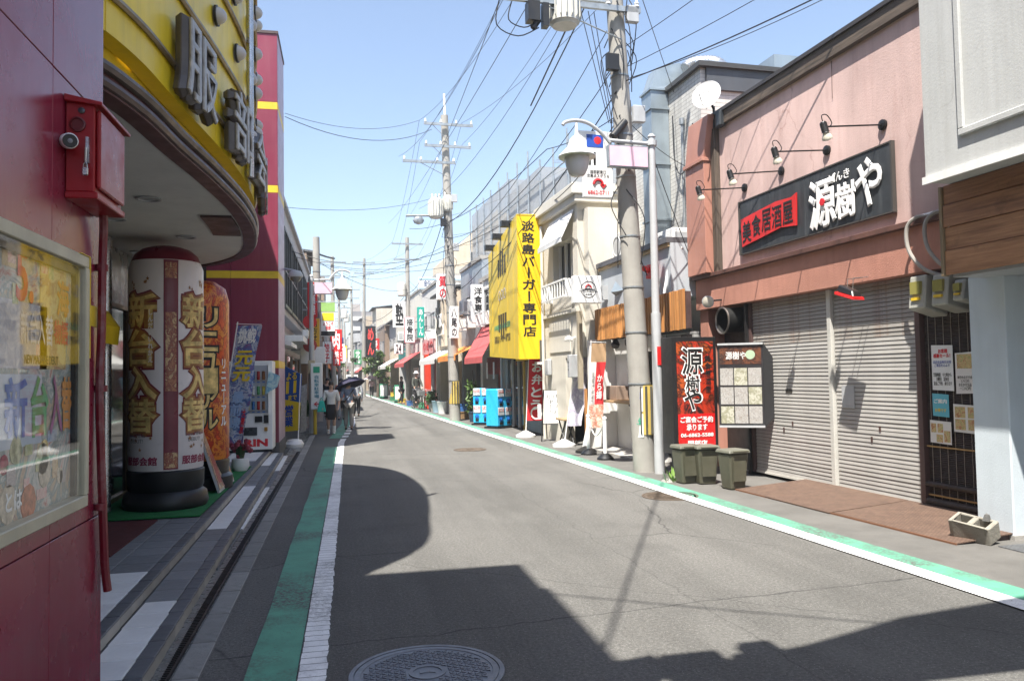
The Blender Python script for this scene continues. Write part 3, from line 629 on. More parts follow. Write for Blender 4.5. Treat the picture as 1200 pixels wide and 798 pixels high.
part(cp, 'pipe', MB().tube(catmull([(-1.10, 3.93, 2.43), (-1.11, 3.97, 2.36), (-1.12, 3.99, 2.2), (-1.125, 4.0, 1.9), (-1.13, 3.99, 1.6), (-1.125, 4.0, 1.3), (-1.12, 4.02, 1.0), (-1.12, 4.05, .78), (-1.11, 4.06, .66)], 5), .019, 8), PIPE)
for z in (2.17, 1.6, 1.05): part(cp, 'clip', MB().lathe((-1.125, 4.0, z), [(.028, 0), (.028, .03), (.02, .03)], 10), PIPE)
# ------------------------------------------------------------------ things on the hall's platform
BW = mat('balloon_white_print', (.80, .74, .74), .35, 0, .05, 3); BM = mat('balloon_maroon_print', (.19, .015, .035), .35, 0, .15, 3)
GOLD = mat('gold_print', (.86, .63, .24), .35, .05, .45, 9); GOLDD = mat('brown_gold_print', (.36, .16, .055), .4, 0, .3, 8)
PINKR = mat('dark_rose_ink', (.28, .02, .07), .5)
ORN = mat_collage('ornament_print', [(.2, .02, .03), (.5, .22, .1), (.22, .03, .03), (.7, .5, .25), (.25, .05, .04)], 11, 2., .4, (1, 1, .7))
bc = (-2.07, 9.86); BR = .41
ad = thing('advertising_column', 'tall white inflatable column with gold lettering and maroon stripe', 'advert column', (bc[0], bc[1], ZP))
part(ad, 'base', MB().lathe((*bc, ZP+.014), [(.45, 0), (.47, .05), (.45, .16), (.40, .2), (.415, .24), (.42, .42), (.39, .45)], 36), BLACK)
part(ad, 'body', MB().lathe((*bc, ZP), [(.39, .44), (BR, .47), (BR, 2.78), (BR-.03, 2.86)], 48), BW)
part(ad, 'cap', MB().lathe((*bc, ZP), [(BR-.03, 2.86), (.35, 2.94), (.27, 3.01), (.15, 3.05), (.01, 3.06)], 36), BM)
def wrap(a0, a1, z0, z1, r):
    b = MB(); n = 8
    for i in range(n):
        t0, t1 = a0+(a1-a0)*i/n, a0+(a1-a0)*(i+1)/n
        b.quad(*[(bc[0]+math.cos(t)*r, bc[1]+math.sin(t)*r, z) for t, z in ((t0, z0), (t1, z0), (t1, z1), (t0, z1))])
    return b
AF = math.atan2(-bc[1], -bc[0])               # the side turned to the street corner
AS = AF+.12
part(ad, 'stripe', wrap(AS-.19, AS+.19, ZP+.47, ZP+2.85, BR+.002), BM)
part(ad, 'ornament', wrap(AS-.17, AS+.17, ZP+.49, ZP+.66, BR+.004), ORN); part(ad, 'ornament', wrap(AS-.15, AS+.15, ZP+2.64, ZP+2.82, BR+.004), ORN); part(ad, 'ornament', wrap(AS-.14, AS+.14, ZP+1.35, ZP+2.25, BR+.004), ORN)
for a in (AS-.86, AS+.80, AS-2.4):
    for ch, z, hh in (('新', 2.27, .40), ('台', 1.85, .42), ('入', 1.45, .38), ('替', 1.08, .38)):
        c = (0, 0, ZP+z)
        letters(ad, ch, c, (1, 0, 0), UU, .50, hh+.09, BM, .001, .15, 'letter_shadow', bend=((*bc, 0), BR, a))
        letters(ad, ch, c, (1, 0, 0), UU, .47, hh+.05, GOLDD, .002, .10, 'letter_outline', bend=((*bc, 0), BR+.001, a))
        letters(ad, ch, c, (1, 0, 0), UU, .42, hh, GOLD, .003, .022, 'letter', bend=((*bc, 0), BR+.003, a))
    letters(ad, vert('しんだいいれかえ'), (0, 0, ZP+1.98), (1, 0, 0), UU, .055, .6, BW, .002, .03, bend=((*bc, 0), BR+.007, a+.34))
    letters(ad, 'NEW\nMACHINE\nDEBUT!', (0, 0, ZP+.86), (1, 0, 0), UU, .24, .17, mat('grey_ink', (.2, .19, .2), .5), .001, .0, bend=((*bc, 0), BR, a-.1))
    letters(ad, '服部会館', (0, 0, ZP+.57), (1, 0, 0), UU, .42, .10, PINKR, .001, .03, bend=((*bc, 0), BR, a))
    rs = random.Random(int(a*100))
    for k in range(12): letters(ad, '★', (0, 0, ZP+(2.5+rs.uniform(0, .25) if k < 6 else .78+rs.uniform(-.08, .1))), (1, 0, 0), UU, .05*rs.uniform(.6, 1.2), .05, GOLDD, .001, 0, 'star', bend=((*bc, 0), BR, a+rs.uniform(-.3, .35)))
# second, red column
rc = (-2.03, 11.35)
REDP = mat_collage('flame_print', [(.55, .04, .02), (.75, .12, .02), (.35, .02, .02), (.8, .3, .04), (.5, .03, .02), (.75, .4, .1)], 5, 1., .35, (1, 1, .6))
a2 = thing('advertising_column', 'red and orange inflatable column half hidden behind the white one', 'advert column', (*rc, ZP))
part(a2, 'base', MB().lathe((*rc, ZP+.014), [(.50, 0), (.50, .16), (.45, .2), (.46, .36), (.43, .4)], 30), BLACK)
part(a2, 'body', MB().lathe((*rc, ZP), [(.43, .39), (.455, .42), (.455, 2.55), (.41, 2.72), (.28, 2.81), (.01, 2.84)], 40), REDP)
A2 = math.atan2(-rc[1], -rc[0])
for ch, z in zip('リニュ｜アル', (2.3, 1.98, 1.7, 1.45, 1.2, .95)):
    letters(a2, ch, (0, 0, ZP+z), (1, 0, 0), UU, .31, .31, INK, .001, .09, 'letter_outline', bend=((*rc, 0), .455, A2+.42))
    letters(a2, ch, (0, 0, ZP+z), (1, 0, 0), UU, .26, .26, GOLD, .003, .02, 'letter', bend=((*rc, 0), .457, A2+.42))
letters(a2, vert('リニューアル'), (0, 0, ZP+1.3), (1, 0, 0), UU, .12, .9, WINK, .001, .03, bend=((*rc, 0), .457, A2+.95))
# leaning poster board
pbm = mat_collage('photo_print', [(.5, .42, .3), (.3, .06, .05), (.65, .6, .5), (.5, .25, .06), (.1, .14, .22), (.6, .12, .1), (.7, .65, .6)], 5, 9., .3)
bd = thing('poster_board', 'leaning poster board with crowded pictures beside the white column', 'poster board', (-1.75, 11.4, ZP))
q = [V(-1.60, 10.7, ZP+.016), V(-1.58, 11.9, ZP+.016), V(-1.92, 11.9, 1.25), V(-1.94, 10.7, 1.25)]
part(bd, 'panel', MB().sheet(q, (-.95, 0, -.3), .025), GREYP); part(bd, 'poster', MB().sheet([q[0].lerp(q[2], .03)+V(.006, 0, .002), q[1].lerp(q[3], .03)+V(.006, 0, .002), q[2].lerp(q[0], .03)+V(.006, 0, .002), q[3].lerp(q[1], .03)+V(.006, 0, .002)], (.95, 0, .3), .003), pbm)
part(bd, 'rear_leg', MB().cyl((-1.95, 10.8, 1.15), (-2.2, 10.8, ZP+.016), .012), GREYP)
for k in range(4): part(bd, 'picture', MB().sheet([(q[0].lerp(q[1], .08+.22*k)).lerp(q[3].lerp(q[2], .08+.22*k), zf)+V(.011, 0, .004) for zf in (.1, .45)]+[(q[0].lerp(q[1], .26+.22*k)).lerp(q[3].lerp(q[2], .26+.22*k), zf)+V(.011, 0, .004) for zf in (.45, .1)], (.95, 0, .3), .001), mat('picture_ink_%d' % k, [(.5, .1, .1), (.6, .5, .3), (.15, .2, .35), (.6, .3, .1)][k], .35, 0, .5, 22))
# nobori flag builder: pole, cross rod, cloth with waves
def nobori(label, base, frame, face, w, hgt, m, lean=0, pole_h=None, z0=.5, basem=None, stand='block', group='upright cloth banners', wave=.04, seed=0, zone=None):
    """face = (right direction in plan); cloth hangs from a top rod beside its pole"""
    t = thing('banner_flag', label, 'banner', base, frame, 0, group, local=True)
    d = Vector((*face, 0)).normalized(); ph = pole_h or z0+hgt+.06
    L = lambda s, z: d*(s+lean*(z)/ph)+V(0, 0, z)
    part(t, 'pole', MB().cyl(L(0, .1), L(0, ph), .014, .010), WPLAS)
    part(t, 'top_rod', MB().cyl(L(-.02, ph-.03), L(w+.02, ph-.03-.05*w), .006), WPLAS)
    b = MB(); nx, nz = 8, 18; nn = V(-d.y, d.x, 0); vs = []
    for j in range(nz+1):
        for i in range(nx+1):
            s, z = w*i/nx, z0+hgt*j/nz
            k = math.sin(i*1.1+j*.45+seed)*wave*(i/nx)*(1-.5*j/nz)
            vs.append(L(.016+s*(1-.05*math.sin(j*.6+seed)), z)+nn*k)
    b._add(vs, [(j*(nx+1)+i, j*(nx+1)+i+1, (j+1)*(nx+1)+i+1, (j+1)*(nx+1)+i) for j in range(nz) for i in range(nx)], True)
    if zone: b.m = [zone(i, j) for j in range(nz) for i in range(nx)]
    c = part(t, 'cloth', b, m)
    if stand == 'block': part(t, 'stand', MB().lathe((0, 0, 0), [(.26, 0), (.26, .05), (.12, .12), (.05, .16)], 16), basem or WPLAS)
    else: part(t, 'stand', MB().lathe((0, 0, 0), [(.22, 0), (.22, .05), (.1, .11), (.03, .14)], 20), BLACK)
    t['_d'] = tuple(d); return t, L, nn
FLAGP = mat_collage('blue_flag_print', [(.5, .52, .6), (.03, .06, .3), (.6, .62, .68), (.05, .15, .4), (.3, .1, .25), (.7, .7, .72)], 4.5, 4., .6)
fl, Lf, nf = nobori('slanted blue and white banner before the vending machine', (-2.05, 13.2, ZP), 'L', (1, -.1), .36, 1.95, FLAGP, .36, None, .38, BLACK, 'block', wave=.02)
def on_flag(t, Lf, nf, txt, s, z, w, h, m, side=-1, bold=.03, lean=0):
    d = Vector(t['_d']); up = (Lf(0, 2)-Lf(0, 1)).normalized()
    letters(t, txt, Lf(s, z)+nf*side*.03, d if side < 0 else -d, up, w, h, m, .001, bold)
on_flag(fl, Lf, nf, '挑戦', .19, 2.16, .28, .24, WINK); on_flag(fl, Lf, nf, '元\n元', .19, 1.68, .28, .5, YINK); on_flag(fl, Lf, nf, vert('最前線'), .19, .98, .2, .6, mat('sky_ink', (.35, .5, .75), .5)); on_flag(fl, Lf, nf, vert('大開放'), .32, .8, .06, .4, RINK)
# vending machine
vm = thing('vending_machine', 'white drinks vending machine against the maroon tower', 'vending machine', (-1.95, 16.8, ZP))
vx0, vx1, vy0, vy1 = -2.42, -1.45, 16.45, 17.12
part(vm, 'cabinet', MB().box(vx0, vx1, vy0+.03, vy1, ZP+.05, ZP+1.83), WPLAS, .012)
part(vm, 'kick_plate', MB().box(vx0+.02, vx1-.02, vy0+.05, vy1, ZP, ZP+.049), BLACK)
part(vm, 'window_frame', MB().box(vx0+.04, vx1-.08, vy0+.018, vy0+.028, ZP+.78, ZP+1.74), mat('vending_backing', (.45, .5, .55), .5))
for r_ in range(3):
    sh = part(vm, 'shelf', MB().box(vx0+.05, vx1-.1, vy0-.0, vy0+.017, ZP+.82+.3*r_, ZP+.85+.3*r_), GREYP)
    for c_ in range(8):
        x = vx0+.1+.1*c_; cc = [(.5, .05, .05), (.05, .2, .5), (.6, .5, .1), (.1, .35, .15), (.7, .7, .7), (.25, .12, .05)][(r_*3+c_*5) % 6]
        part(vm, 'sample_can', MB().cyl((x, vy0+.005, ZP+.852+.3*r_), (x, vy0+.005, ZP+1.02+.3*r_), .03, n=10), mat('can_ink_%d' % ((r_*3+c_*5) % 6), cc, .3, .2))
        part(vm, 'button', MB().box(x-.025, x+.025, vy0+.0, vy0+.018, ZP+.795+.3*r_, ZP+.815+.3*r_), mat('blue_button', (.05, .2, .6), .3))
part(vm, 'window_glass', MB().box(vx0+.04, vx1-.08, vy0-.034, vy0-.03, ZP+.78, ZP+1.74), CLEAR)
part(vm, 'window_side', MB().box(vx0+.03, vx0+.04, vy0-.034, vy0+.03, ZP+.77, ZP+1.75).box(vx1-.08, vx1-.07, vy0-.034, vy0+.03, ZP+.77, ZP+1.75), WPLAS)
part(vm, 'coin_panel', MB().box(vx1-.34, vx1-.2, vy0+.0, vy0+.029, ZP+.6, ZP+.72), BLACK); part(vm, 'card_reader', MB().box(vx1-.17, vx1-.08, vy0+.0, vy0+.029, ZP+.58, ZP+.74), BLACK)
part(vm, 'delivery_flap', MB().box(vx0+.2, vx1-.3, vy0+.0, vy0+.029, ZP+.34, ZP+.5), mat('dark_flap', (.05, .055, .06), .3))
part(vm, 'coin_return', MB().box(vx1-.16, vx1-.1, vy0+.0, vy0+.029, ZP+.42, ZP+.5), mat('amber_flap', (.4, .2, .02), .4))
letters(vm, 'KIRIN', ((vx0+vx1)/2+.03, vy0+.028, ZP+.19), (1, 0, 0), UU, .72, .15, RINK, .004, .05)
part(vm, 'side_poster', MB().sheet([(vx1-.14, vy0-.04, ZP+1.15), (vx1+.10, vy0-.06, ZP+1.3), (vx1+.16, vy0-.06, ZP+1.52), (vx1-.06, vy0-.04, ZP+1.62)], (0, 1, 0), .004), mat_collage('cyan_poster', [(.2, .5, .6), (.6, .75, .75), (.1, .35, .55), (.75, .8, .8)], 6))
# small pot with pink paper flowers
fp = thing('flower_pot', 'white pot of dark pink flowers at the foot of the blue banner', 'pot', (-1.66, 13.2, ZP))
part(fp, 'pot', MB().lathe((-1.66, 13.2, ZP), [(.09, 0), (.14, .08), (.13, .2), (.11, .21)], 18), WPLAS)
b = MB(); rr = random.Random(3)
for k in range(26):
    a, r, z = rr.uniform(0, 6.28), rr.uniform(.02, .17), rr.uniform(.24, .52); b.ball((-1.66+math.cos(a)*r, 13.2+math.sin(a)*r, ZP+z), rr.uniform(.03, .05), 6)
part(fp, 'blossoms', b, mat('rose_petals', (.32, .05, .08), .7, 0, .5, 20)); part(fp, 'stems', MB().cyl((-1.66, 13.2, ZP+.2), (-1.66, 13.2, ZP+.42), .05, .1, 8), mat('dark_stems', (.03, .06, .02), .8))
# ------------------------------------------------------------------ made-up arch overhead, out of view, added to shade the near road
ga = thing('shade_arch', 'added arch out of view, casting shade on the near road', 'arch', (2, 1.7, 0))
part(ga, 'post', MB().cyl((5.6, 1.7, 0), (5.6, 1.7, 6.4), .11, n=16), GREYP)
part(ga, 'beam', MB().cyl((-1.15, 1.7, 5.0), (5.7, 1.7, 5.0), .06).cyl((-1.15, 1.7, 5.7), (5.7, 1.7, 5.7), .05), GREYP)
part(ga, 'shade_panel', MB().sheet([(.45, 1.66, 4.7), (5.0, 1.66, 4.7), (5.0, 1.66, 7.1), (3.9, 1.66, 7.35), (2.6, 1.66, 7.2), (1.6, 1.66, 6.8), (1.15, 1.66, 6.3), (.85, 1.66, 6.0), (.45, 1.66, 6.0)], (0, 1, 0), .08), WHITE)  # outline shaped for the edge of the road shadow
part(ga, 'floodlight_shape', MB().box(.05, .4, 1.55, 1.85, 5.6, 5.95).hexa([(-.35, 1.55, 5.62), (-.05, 1.55, 5.75), (-.05, 1.85, 5.75), (-.35, 1.85, 5.62), (-.3, 1.55, 5.85), (0, 1.55, 6.0), (0, 1.85, 6.0), (-.3, 1.85, 5.85)]).box(.5, .7, 1.55, 1.8, 6.02, 6.25).cyl((-.5, 1.7, 5.4), (1.2, 1.7, 6.2), .035), GREYP)  # irregular bits added to make the shadow edge ragged, no lamp
# ------------------------------------------------------------------ right-hand frontage (u across, v along the street)
PINK = mat('pink_stucco', (.65, .465, .425), .85, 0, .12, 1.2, .2, 55, dirt=.45, dirtcol=(.42, .25, .22), crack=.8)
TERRA = mat('terracotta_stucco', (.47, .22, .16), .8, 0, .16, 1.5, .35, 60, dirt=.3, dirtcol=(.22, .09, .065))
TERM = mat('terracotta_sheet_metal', (.44, .21, .155), .5, 0, .1, 1.5, .05, 20, dirt=.25, dirtcol=(.22, .09, .07))
OLDW = mat_wood('weathered_board', (.03, .025, .02), (.16, .12, .09), 'y'); OLDWZ = mat_wood('weathered_post_wood', (.03, .025, .02), (.13, .10, .075), 'z')
BOARD = mat_wood('stained_plank', (.14, .06, .03), (.40, .20, .10), 'y', .6)
SLATW = mat_wood('orange_cedar', (.42, .17, .045), (.66, .31, .10), 'z', .55)
SHUT = mat('shutter_paint', (.43, .415, .39), .42, .1, .1, 3, dirt=.2, dirtcol=(.3, .27, .24), rand=.10)
RUSTY = mat('rusty_slat_paint', (.37, .35, .32), .45, .1, .1, 3, dirt=.15, rand=.12, blot=.75, blotcol=(.17, .075, .03))
# pink building
pk = thing('pink_shop', 'pink stucco shop with twin roller shutters and black sign', 'building', (3.5, 9.6, 0), 'R')
part(pk, 'upper_wall', MB().box(2.0, 6.5, 6.62, 12.0, 3.30, 5.72), PINK)
part(pk, 'beam', MB().box(1.93, 2.4, 6.62, 12.74, 2.71, 3.235), TERRA, .004)
part(pk, 'ledge', MB().box(1.86, 2.3, 6.64, 12.76, 3.236, 3.299), mat('dark_ledge', (.13, .06, .045), .6, 0, .3, 4), .004)
part(pk, 'roof_board', MB().box(1.93, 2.02, 6.64, 12.05, 5.723, 5.93), OLDW, .004)
part(pk, 'roof_flashing', MB().box(1.90, 6.5, 6.64, 12.1, 5.931, 5.985), mat('dark_roof_metal', (.06, .055, .055), .5, .3))
part(pk, 'corner_post', MB().box(1.90, 2.0, 11.9, 12.03, 3.30, 5.722), OLDWZ, .004)
part(pk, 'drain_duct', MB().box(1.78, 2.3, 12.06, 12.72, 3.301, 5.2).box(1.74, 2.32, 12.04, 12.74, 5.2, 5.26).hexa([(1.78, 12.06, 5.261), (2.3, 12.06, 5.261), (2.3, 12.72, 5.261), (1.78, 12.72, 5.261), (1.80, 11.9, 5.95), (3.6, 11.9, 6.1), (3.6, 12.6, 6.1), (1.80, 12.6, 5.95)]), TERM, .004)
part(pk, 'back_wall', MB().box(2.45, 6.5, 6.7, 12.7, 0, 2.7), DARK)
part(pk, 'pier', MB().box(2.0, 2.44, 12.45, 12.73, 0, 2.705), TERRA)
part(pk, 'hole_cable', MB().tube([(1.99, 8.95, 5.7), (1.99, 8.96, 5.2)], .004, 5), BROWN)
# shutters: slats one by one
smesh = {}
def shutter(v0, v1, n=50):
    s = part(pk, 'roller_shutter', MB().box(2.11, 2.14, v0, v1, .05, 2.71), BROWN)
    h = 2.62/n
    for k in range(n):
        z = .09+k*h; key = (round(v1-v0, 2), 'r' if k > n-14 else 's')
        if key not in smesh:
            w = v1-v0-.01; smesh[key] = MB().hexa([(-.010, -w/2, 0), (.012, -w/2, .0), (.012, w/2, 0), (-.010, w/2, 0), (-.003, -w/2, h*.86), (.012, -w/2, h*.86), (.012, w/2, h*.86), (-.003, w/2, h*.86)]).mesh('slat', RUSTY if key[1] == 'r' else SHUT)
        o = bpy.data.objects.new('slat', smesh[key]); COL.objects.link(o); o.parent = s; BASE[o.name] = (0, 0, 0)
        o.location = V(2.10+random.uniform(-.0015, .0015), (v0+v1)/2, z)-Vector(BASE[pk.name])
    part(s, 'bottom_bar', MB().box(2.075, 2.109, v0+.01, v1-.01, .052, .086), mat('pale_bottom_bar', (.6, .58, .53), .5)); return s
s1 = shutter(7.76, 9.23); s2 = shutter(9.33, 11.20)
part(pk, 'mullion', MB().box(2.05, 2.13, 9.24, 9.32, .05, 2.705), mat('pale_mullion', (.55, .54, .5), .5, dirt=.3), .004)
part(s2, 'keyhole_plate', MB().box(2.082, 2.0895, 10.2, 10.36, 1.32, 1.36), BLACK); part(s1, 'grey_patch', MB().box(2.082, 2.0895, 8.86, 9.10, 1.13, 1.42), GREYP)
for v_, z_ in ((10.2, .82), (10.42, .72), (8.55, .72), (8.4, .86)): part(s1 if v_ < 9.3 else s2, 'latch', MB().box(2.082, 2.0895, v_, v_+.03, z_, z_+.07), BROWN)
part(pk, 'shutter_jamb', MB().box(2.06, 2.2, 7.68, 7.75, .05, 2.705), mat('jamb_brown', (.10, .06, .055), .5)); part(pk, 'shutter_jamb', MB().box(2.06, 2.2, 11.21, 11.27, .05, 2.705), mat('jamb_brown', (.1, .06, .055)))
# left dark recess
BWALL = mat('black_board_wall', (.018, .017, .017), .5, 0, .3, 4)
part(pk, 'recess_wall', MB().box(2.30, 2.44, 11.28, 12.44, 0, 2.7), BWALL)
part(pk, 'recess_post', MB().box(2.02, 2.29, 11.275, 11.33, 0, 2.7), BWALL)
# bamboo screen bay on the right
BAM = mat('dark_bamboo', (.045, .03, .024), .6, 0, .35, 12)
scn = part(pk, 'blind', MB().box(2.13, 2.15, 6.66, 7.67, .1, 2.70), BAM)
b = MB(); z = .12
while z < 2.3:
    b.cyl((2.115, 6.67, z), (2.115+random.uniform(-.004, .004), 7.66, z+random.uniform(-.003, .003)), .0085, n=5, cap=False); z += .0205
part(scn, 'cane', b, BAM, kind='stuff')
b = MB()
for k in range(9):
    v = 6.72+.11*k; b.cyl((2.103, v, .12), (2.103, v, 2.3), .003, n=4)
part(scn, 'string', b, mat('pale_string', (.35, .3, .25), .8), kind='stuff')
part(scn, 'batten', MB().box(2.09, 2.11, 6.66, 7.67, .745, .76), mat('yellow_bamboo', (.42, .26, .10), .6)); part(scn, 'batten', MB().box(2.09, 2.11, 6.66, 7.67, .20, .215), mat('yellow_bamboo', (.42, .26, .1)))
part(scn, 'roll', MB().cyl((2.09, 6.66, .13), (2.09, 7.67, .13), .045), BAM); part(scn, 'roll', MB().cyl((2.08, 6.66, .33), (2.08, 7.67, .33), .03), BAM)
# posters on the screen
ppr = [(7.54, 7.24, 1.88, 1.38, 'white notice with red heading and text lines', (.75, .75, .74)), (7.21, 6.965, 1.80, 1.36, 'white notice with a food photograph on top', (.72, .70, .68)), (6.94, 6.70, 1.78, 1.4, 'white notice cut off by the pillar', (.72, .73, .72)), (7.55, 7.32, 1.34, 1.09, 'small cyan notice', (.12, .45, .56)), (7.26, 6.91, 1.23, .93, 'white menu sheet with four food pictures', (.74, .73, .70)), (7.6, 7.3, 1.04, .79, 'white menu sheet with small food pictures, lowest', (.74, .73, .70))]
for k, (v1, v0, z1, z0, lab, c) in enumerate(ppr):
    t = thing('notice', lab+' on the bamboo blind', 'poster', (2.08, (v0+v1)/2, z0), 'R', group='paper notices on the blind')
    jj = random.uniform(-.012, .012)
    part(t, 'sheet', MB().hexa([(2.082, v0, z0), (2.085, v0, z0), (2.085, v1, z0+jj), (2.082, v1, z0+jj), (2.082, v0, z1), (2.085, v0, z1), (2.085, v1, z1+jj), (2.082, v1, z1+jj)]), mat('paper_%d' % k, c, .6, 0, .04))
    rt, U0, w, h = (0, -1, 0), 2.081, v1-v0, z1-z0; mid = (v0+v1)/2
    def T(s, dz, ww, hh, m, bold=.02): letters(t, s, (U0, mid, z0+h*dz), rt, UU, w*ww, h*hh, m, .001, bold)
    if k == 0:
        T('お客様\n感謝セール！', .83, .8, .2, RINK, .03); T('店内全品毎日お得\nご来店を心より', .6, .85, .14, BINK, 0); T('営業時間　十七時から\n日曜日　定休日\n宴会ご予約　承ります', .26, .85, .28, INK, 0)
    elif k in (1, 2): T('本日のおすすめ\n三八〇円\nおまかせ五品\n一二八〇円', .25, .8, .35, INK, 0)
    elif k == 3: T('ご案内', .7, .8, .2, WINK, .03); T('お得です', .3, .7, .16, YINK, .02)
    if k in (1, 4, 5):
        cells = {1: [(.1, .9, .6, .95)], 4: [(.06, .45, .55, .94), (.55, .94, .55, .94), (.06, .45, .12, .5), (.55, .94, .12, .5)], 5: [(.05, .3, .5, .9), (.36, .62, .5, .9), (.66, .95, .1, .6), (.3, .6, .08, .42)]}[k]
        for n_, (a0, a1, b0, b1) in enumerate(cells):
            part(t, 'picture', MB().box(2.080, 2.082, v1-w*a1, v1-w*a0, z0+h*b0, z0+h*b1), mat_collage('food_print_%d' % (n_ % 3), [(.5, .3, .08), (.35, .1, .05), (.65, .5, .25), (.25, .3, .08), (.7, .65, .55)], 22, n_*3.3))
# meters
MET = mat('meter_grey', (.36, .36, .32), .45, 0, .08); METW = mat('meter_window', (.30, .27, .08), .15)
def meter(v, z, w, h, label):
    t = thing('electricity_meter', label, 'meter', (2.0, v, z), 'R', group='electricity meters above the blind')
    part(t, 'case', MB().hexa([(1.80, v-w/2, z+h*.2), (2.12, v-w/2, z), (2.12, v+w/2, z), (1.80, v+w/2, z+h*.2), (1.84, v-w/2, z+h), (2.12, v-w/2, z+h), (2.12, v+w/2, z+h), (1.84, v+w/2, z+h)]), MET, .015)
    part(t, 'window', MB().box(1.792, 1.83, v-w*.3, v+w*.3, z+h*.55, z+h*.85), METW)
    part(t, 'name_plate', MB().box(1.790, 1.81, v-w*.25, v+w*.25, z+h*.40, z+h*.47), YSTRIPE)
meter(7.43, 2.20, .24, .46, 'leftmost of the three grey electricity meters above the blind'); meter(7.11, 2.22, .22, .42, 'middle one of the three grey electricity meters above the blind'); meter(6.86, 2.28, .14, .27, 'smallest of the three meters, beside the pillar')
CON = mat('grey_conduit', (.33, .31, .28), .5, 0, .15)
for dv in (0, .27):
    b = MB().tube(catmull([(1.95, 7.30-dv, 3.30), (1.84, 7.42-dv, 3.31), (1.80, 7.52-dv, 3.2), (1.80, 7.50-dv, 2.95), (1.84, 7.36-dv, 2.74), (1.92, 7.2-dv, 2.64), (2.0, 7.12-dv, 2.62)], 5), .022, 8)
    solo('conduit', b, CON, ('left' if dv == 0 else 'right')+' one of two looped grey conduits above the meters', 'conduit', (1.9, 7.3-dv, 2.6), 'R', group='looped conduits')
solo('conduit_rail', MB().cyl((1.90, 6.7, 3.33), (1.90, 7.42, 3.325), .018).tube(catmull([(1.88, 7.02, 3.3), (1.86, 6.98, 3.0), (1.9, 6.93, 2.7)], 4), .012), WPLAS, 'pale straight conduit on the ledge beside the loops', 'conduit', (1.9, 7, 3.3), 'R')
# name sign
SGN = mat('charcoal_sign_board', (.032, .037, .042), .55, 0, .25, 3, .05, 30, dirt=.4, dirtcol=(.13, .14, .15))
sg = thing('shop_sign', 'long black board sign with white brush characters on the pink wall', 'sign', (1.95, 9.6, 3.48), 'R')
vv = [7.90, 8.72, 9.56, 10.40, 11.24]
for a, c in zip(vv, vv[1:]): part(sg, 'board', MB().box(1.95, 1.997, a+.002, c-.002, 3.49, 4.30), SGN, .003)
part(sg, 'frame', MB().box(1.935, 1.99, 7.87, 7.898, 3.47, 4.32).box(1.935, 1.99, 11.242, 11.27, 3.47, 4.32).box(1.94, 1.99, 7.9, 11.24, 4.302, 4.32).box(1.94, 1.99, 7.9, 11.24, 3.47, 3.488), mat('sign_rim', (.06, .055, .05), .6))
LW = mat('white_cut_letter', (.8, .79, .78), .45, 0, .06, 8); RT = (0, -1, 0)
for ch, v, z, w, h in (('源', 9.17, 3.85, .58, .68), ('樹', 8.70, 3.79, .40, .46), ('や', 8.27, 3.92, .48, .62)):
    letters(sg, ch, (1.948, v, z), RT, UU, w, h, LW, .03, .03, 'letter')
letters(sg, 'げんき', (1.948, 8.82, 4.13), RT, UU, .40, .13, LW, .012, .02, 'letter')
part(sg, 'red_dot', MB().lathe((1.91, 9.13, 3.86), [(.05, 0), (.05, .012), (.001, .014)], 16, (-1, 0, 0)), RINK)
b = MB(); top = [(11.16, 4.02), (10.7, 4.06), (10.2, 4.10), (9.82, 4.08), (9.70, 4.12)]; bot = [(9.72, 3.66), (10.1, 3.70), (10.6, 3.64), (11.0, 3.60), (11.14, 3.58)]
part(sg, 'red_cloth', MB().sheet([(1.93, v, z) for v, z in top+bot], (-1, 0, 0), .018), mat('red_sign_sheet', (.60, .02, .018), .4))
for k, ch in enumerate('美食居酒屋'): letters(sg, ch, (1.911, 10.99-.27*k, 3.80+.03*math.sin(k)+.025*k), RT, UU, .25, .33, INK, .004, .015)
# four sign lamps
LB = mat('black_lamp_metal', (.014, .014, .015), .4, .3); BULB = mat('frosted_bulb', (.75, .7, .58), .25)
lt = thing('sign_lamp', '', 'lamp', (0, 0, 0), 'R', 0, 'lamps above the black sign', local=True)
part(lt, 'mount', MB().lathe((0, 0, 0), [(.065, 0), (.065, .03), (.03, .045)], 16, (-1, 0, 0)), LB)
part(lt, 'arm', MB().cyl((-.03, 0, 0), (-.80, -.03, -.08), .010), LB)
part(lt, 'head', MB().lathe((-.86, -.02, -.02), [(.025, 0), (.042, .02), (.042, .12), (.05, .13)], 16, (.35, .1, -.93)), LB)
part(lt, 'bulb', MB().lathe((-.812, -.007, -.145), [(.03, -.01), (.062, .06), (.058, .085), (.001, .10)], 16, (.35, .1, -.93)), BULB)
part(lt, 'cable', MB().tube(catmull([(-.86, -.02, -.02), (-.87, -.02, .05), (-.8, -.02, .06), (-.74, -.025, -.03), (-.78, -.03, -.08)], 4), .006), LB)
for k, (v, z) in enumerate(((8.05, 4.56), (9.10, 4.55), (10.14, 4.54), (11.14, 4.53))):
    o = lt if k == 0 else clone(lt)
    o['label'] = ['nearest of the four black lamps above the sign', 'second black lamp from the near end above the sign', 'third black lamp above the sign, over the red cloth', 'farthest of the four black lamps, by the wall corner'][k]
    place(o, (1.998, v, z), 'R', [0, .05, -.04, .03][k])
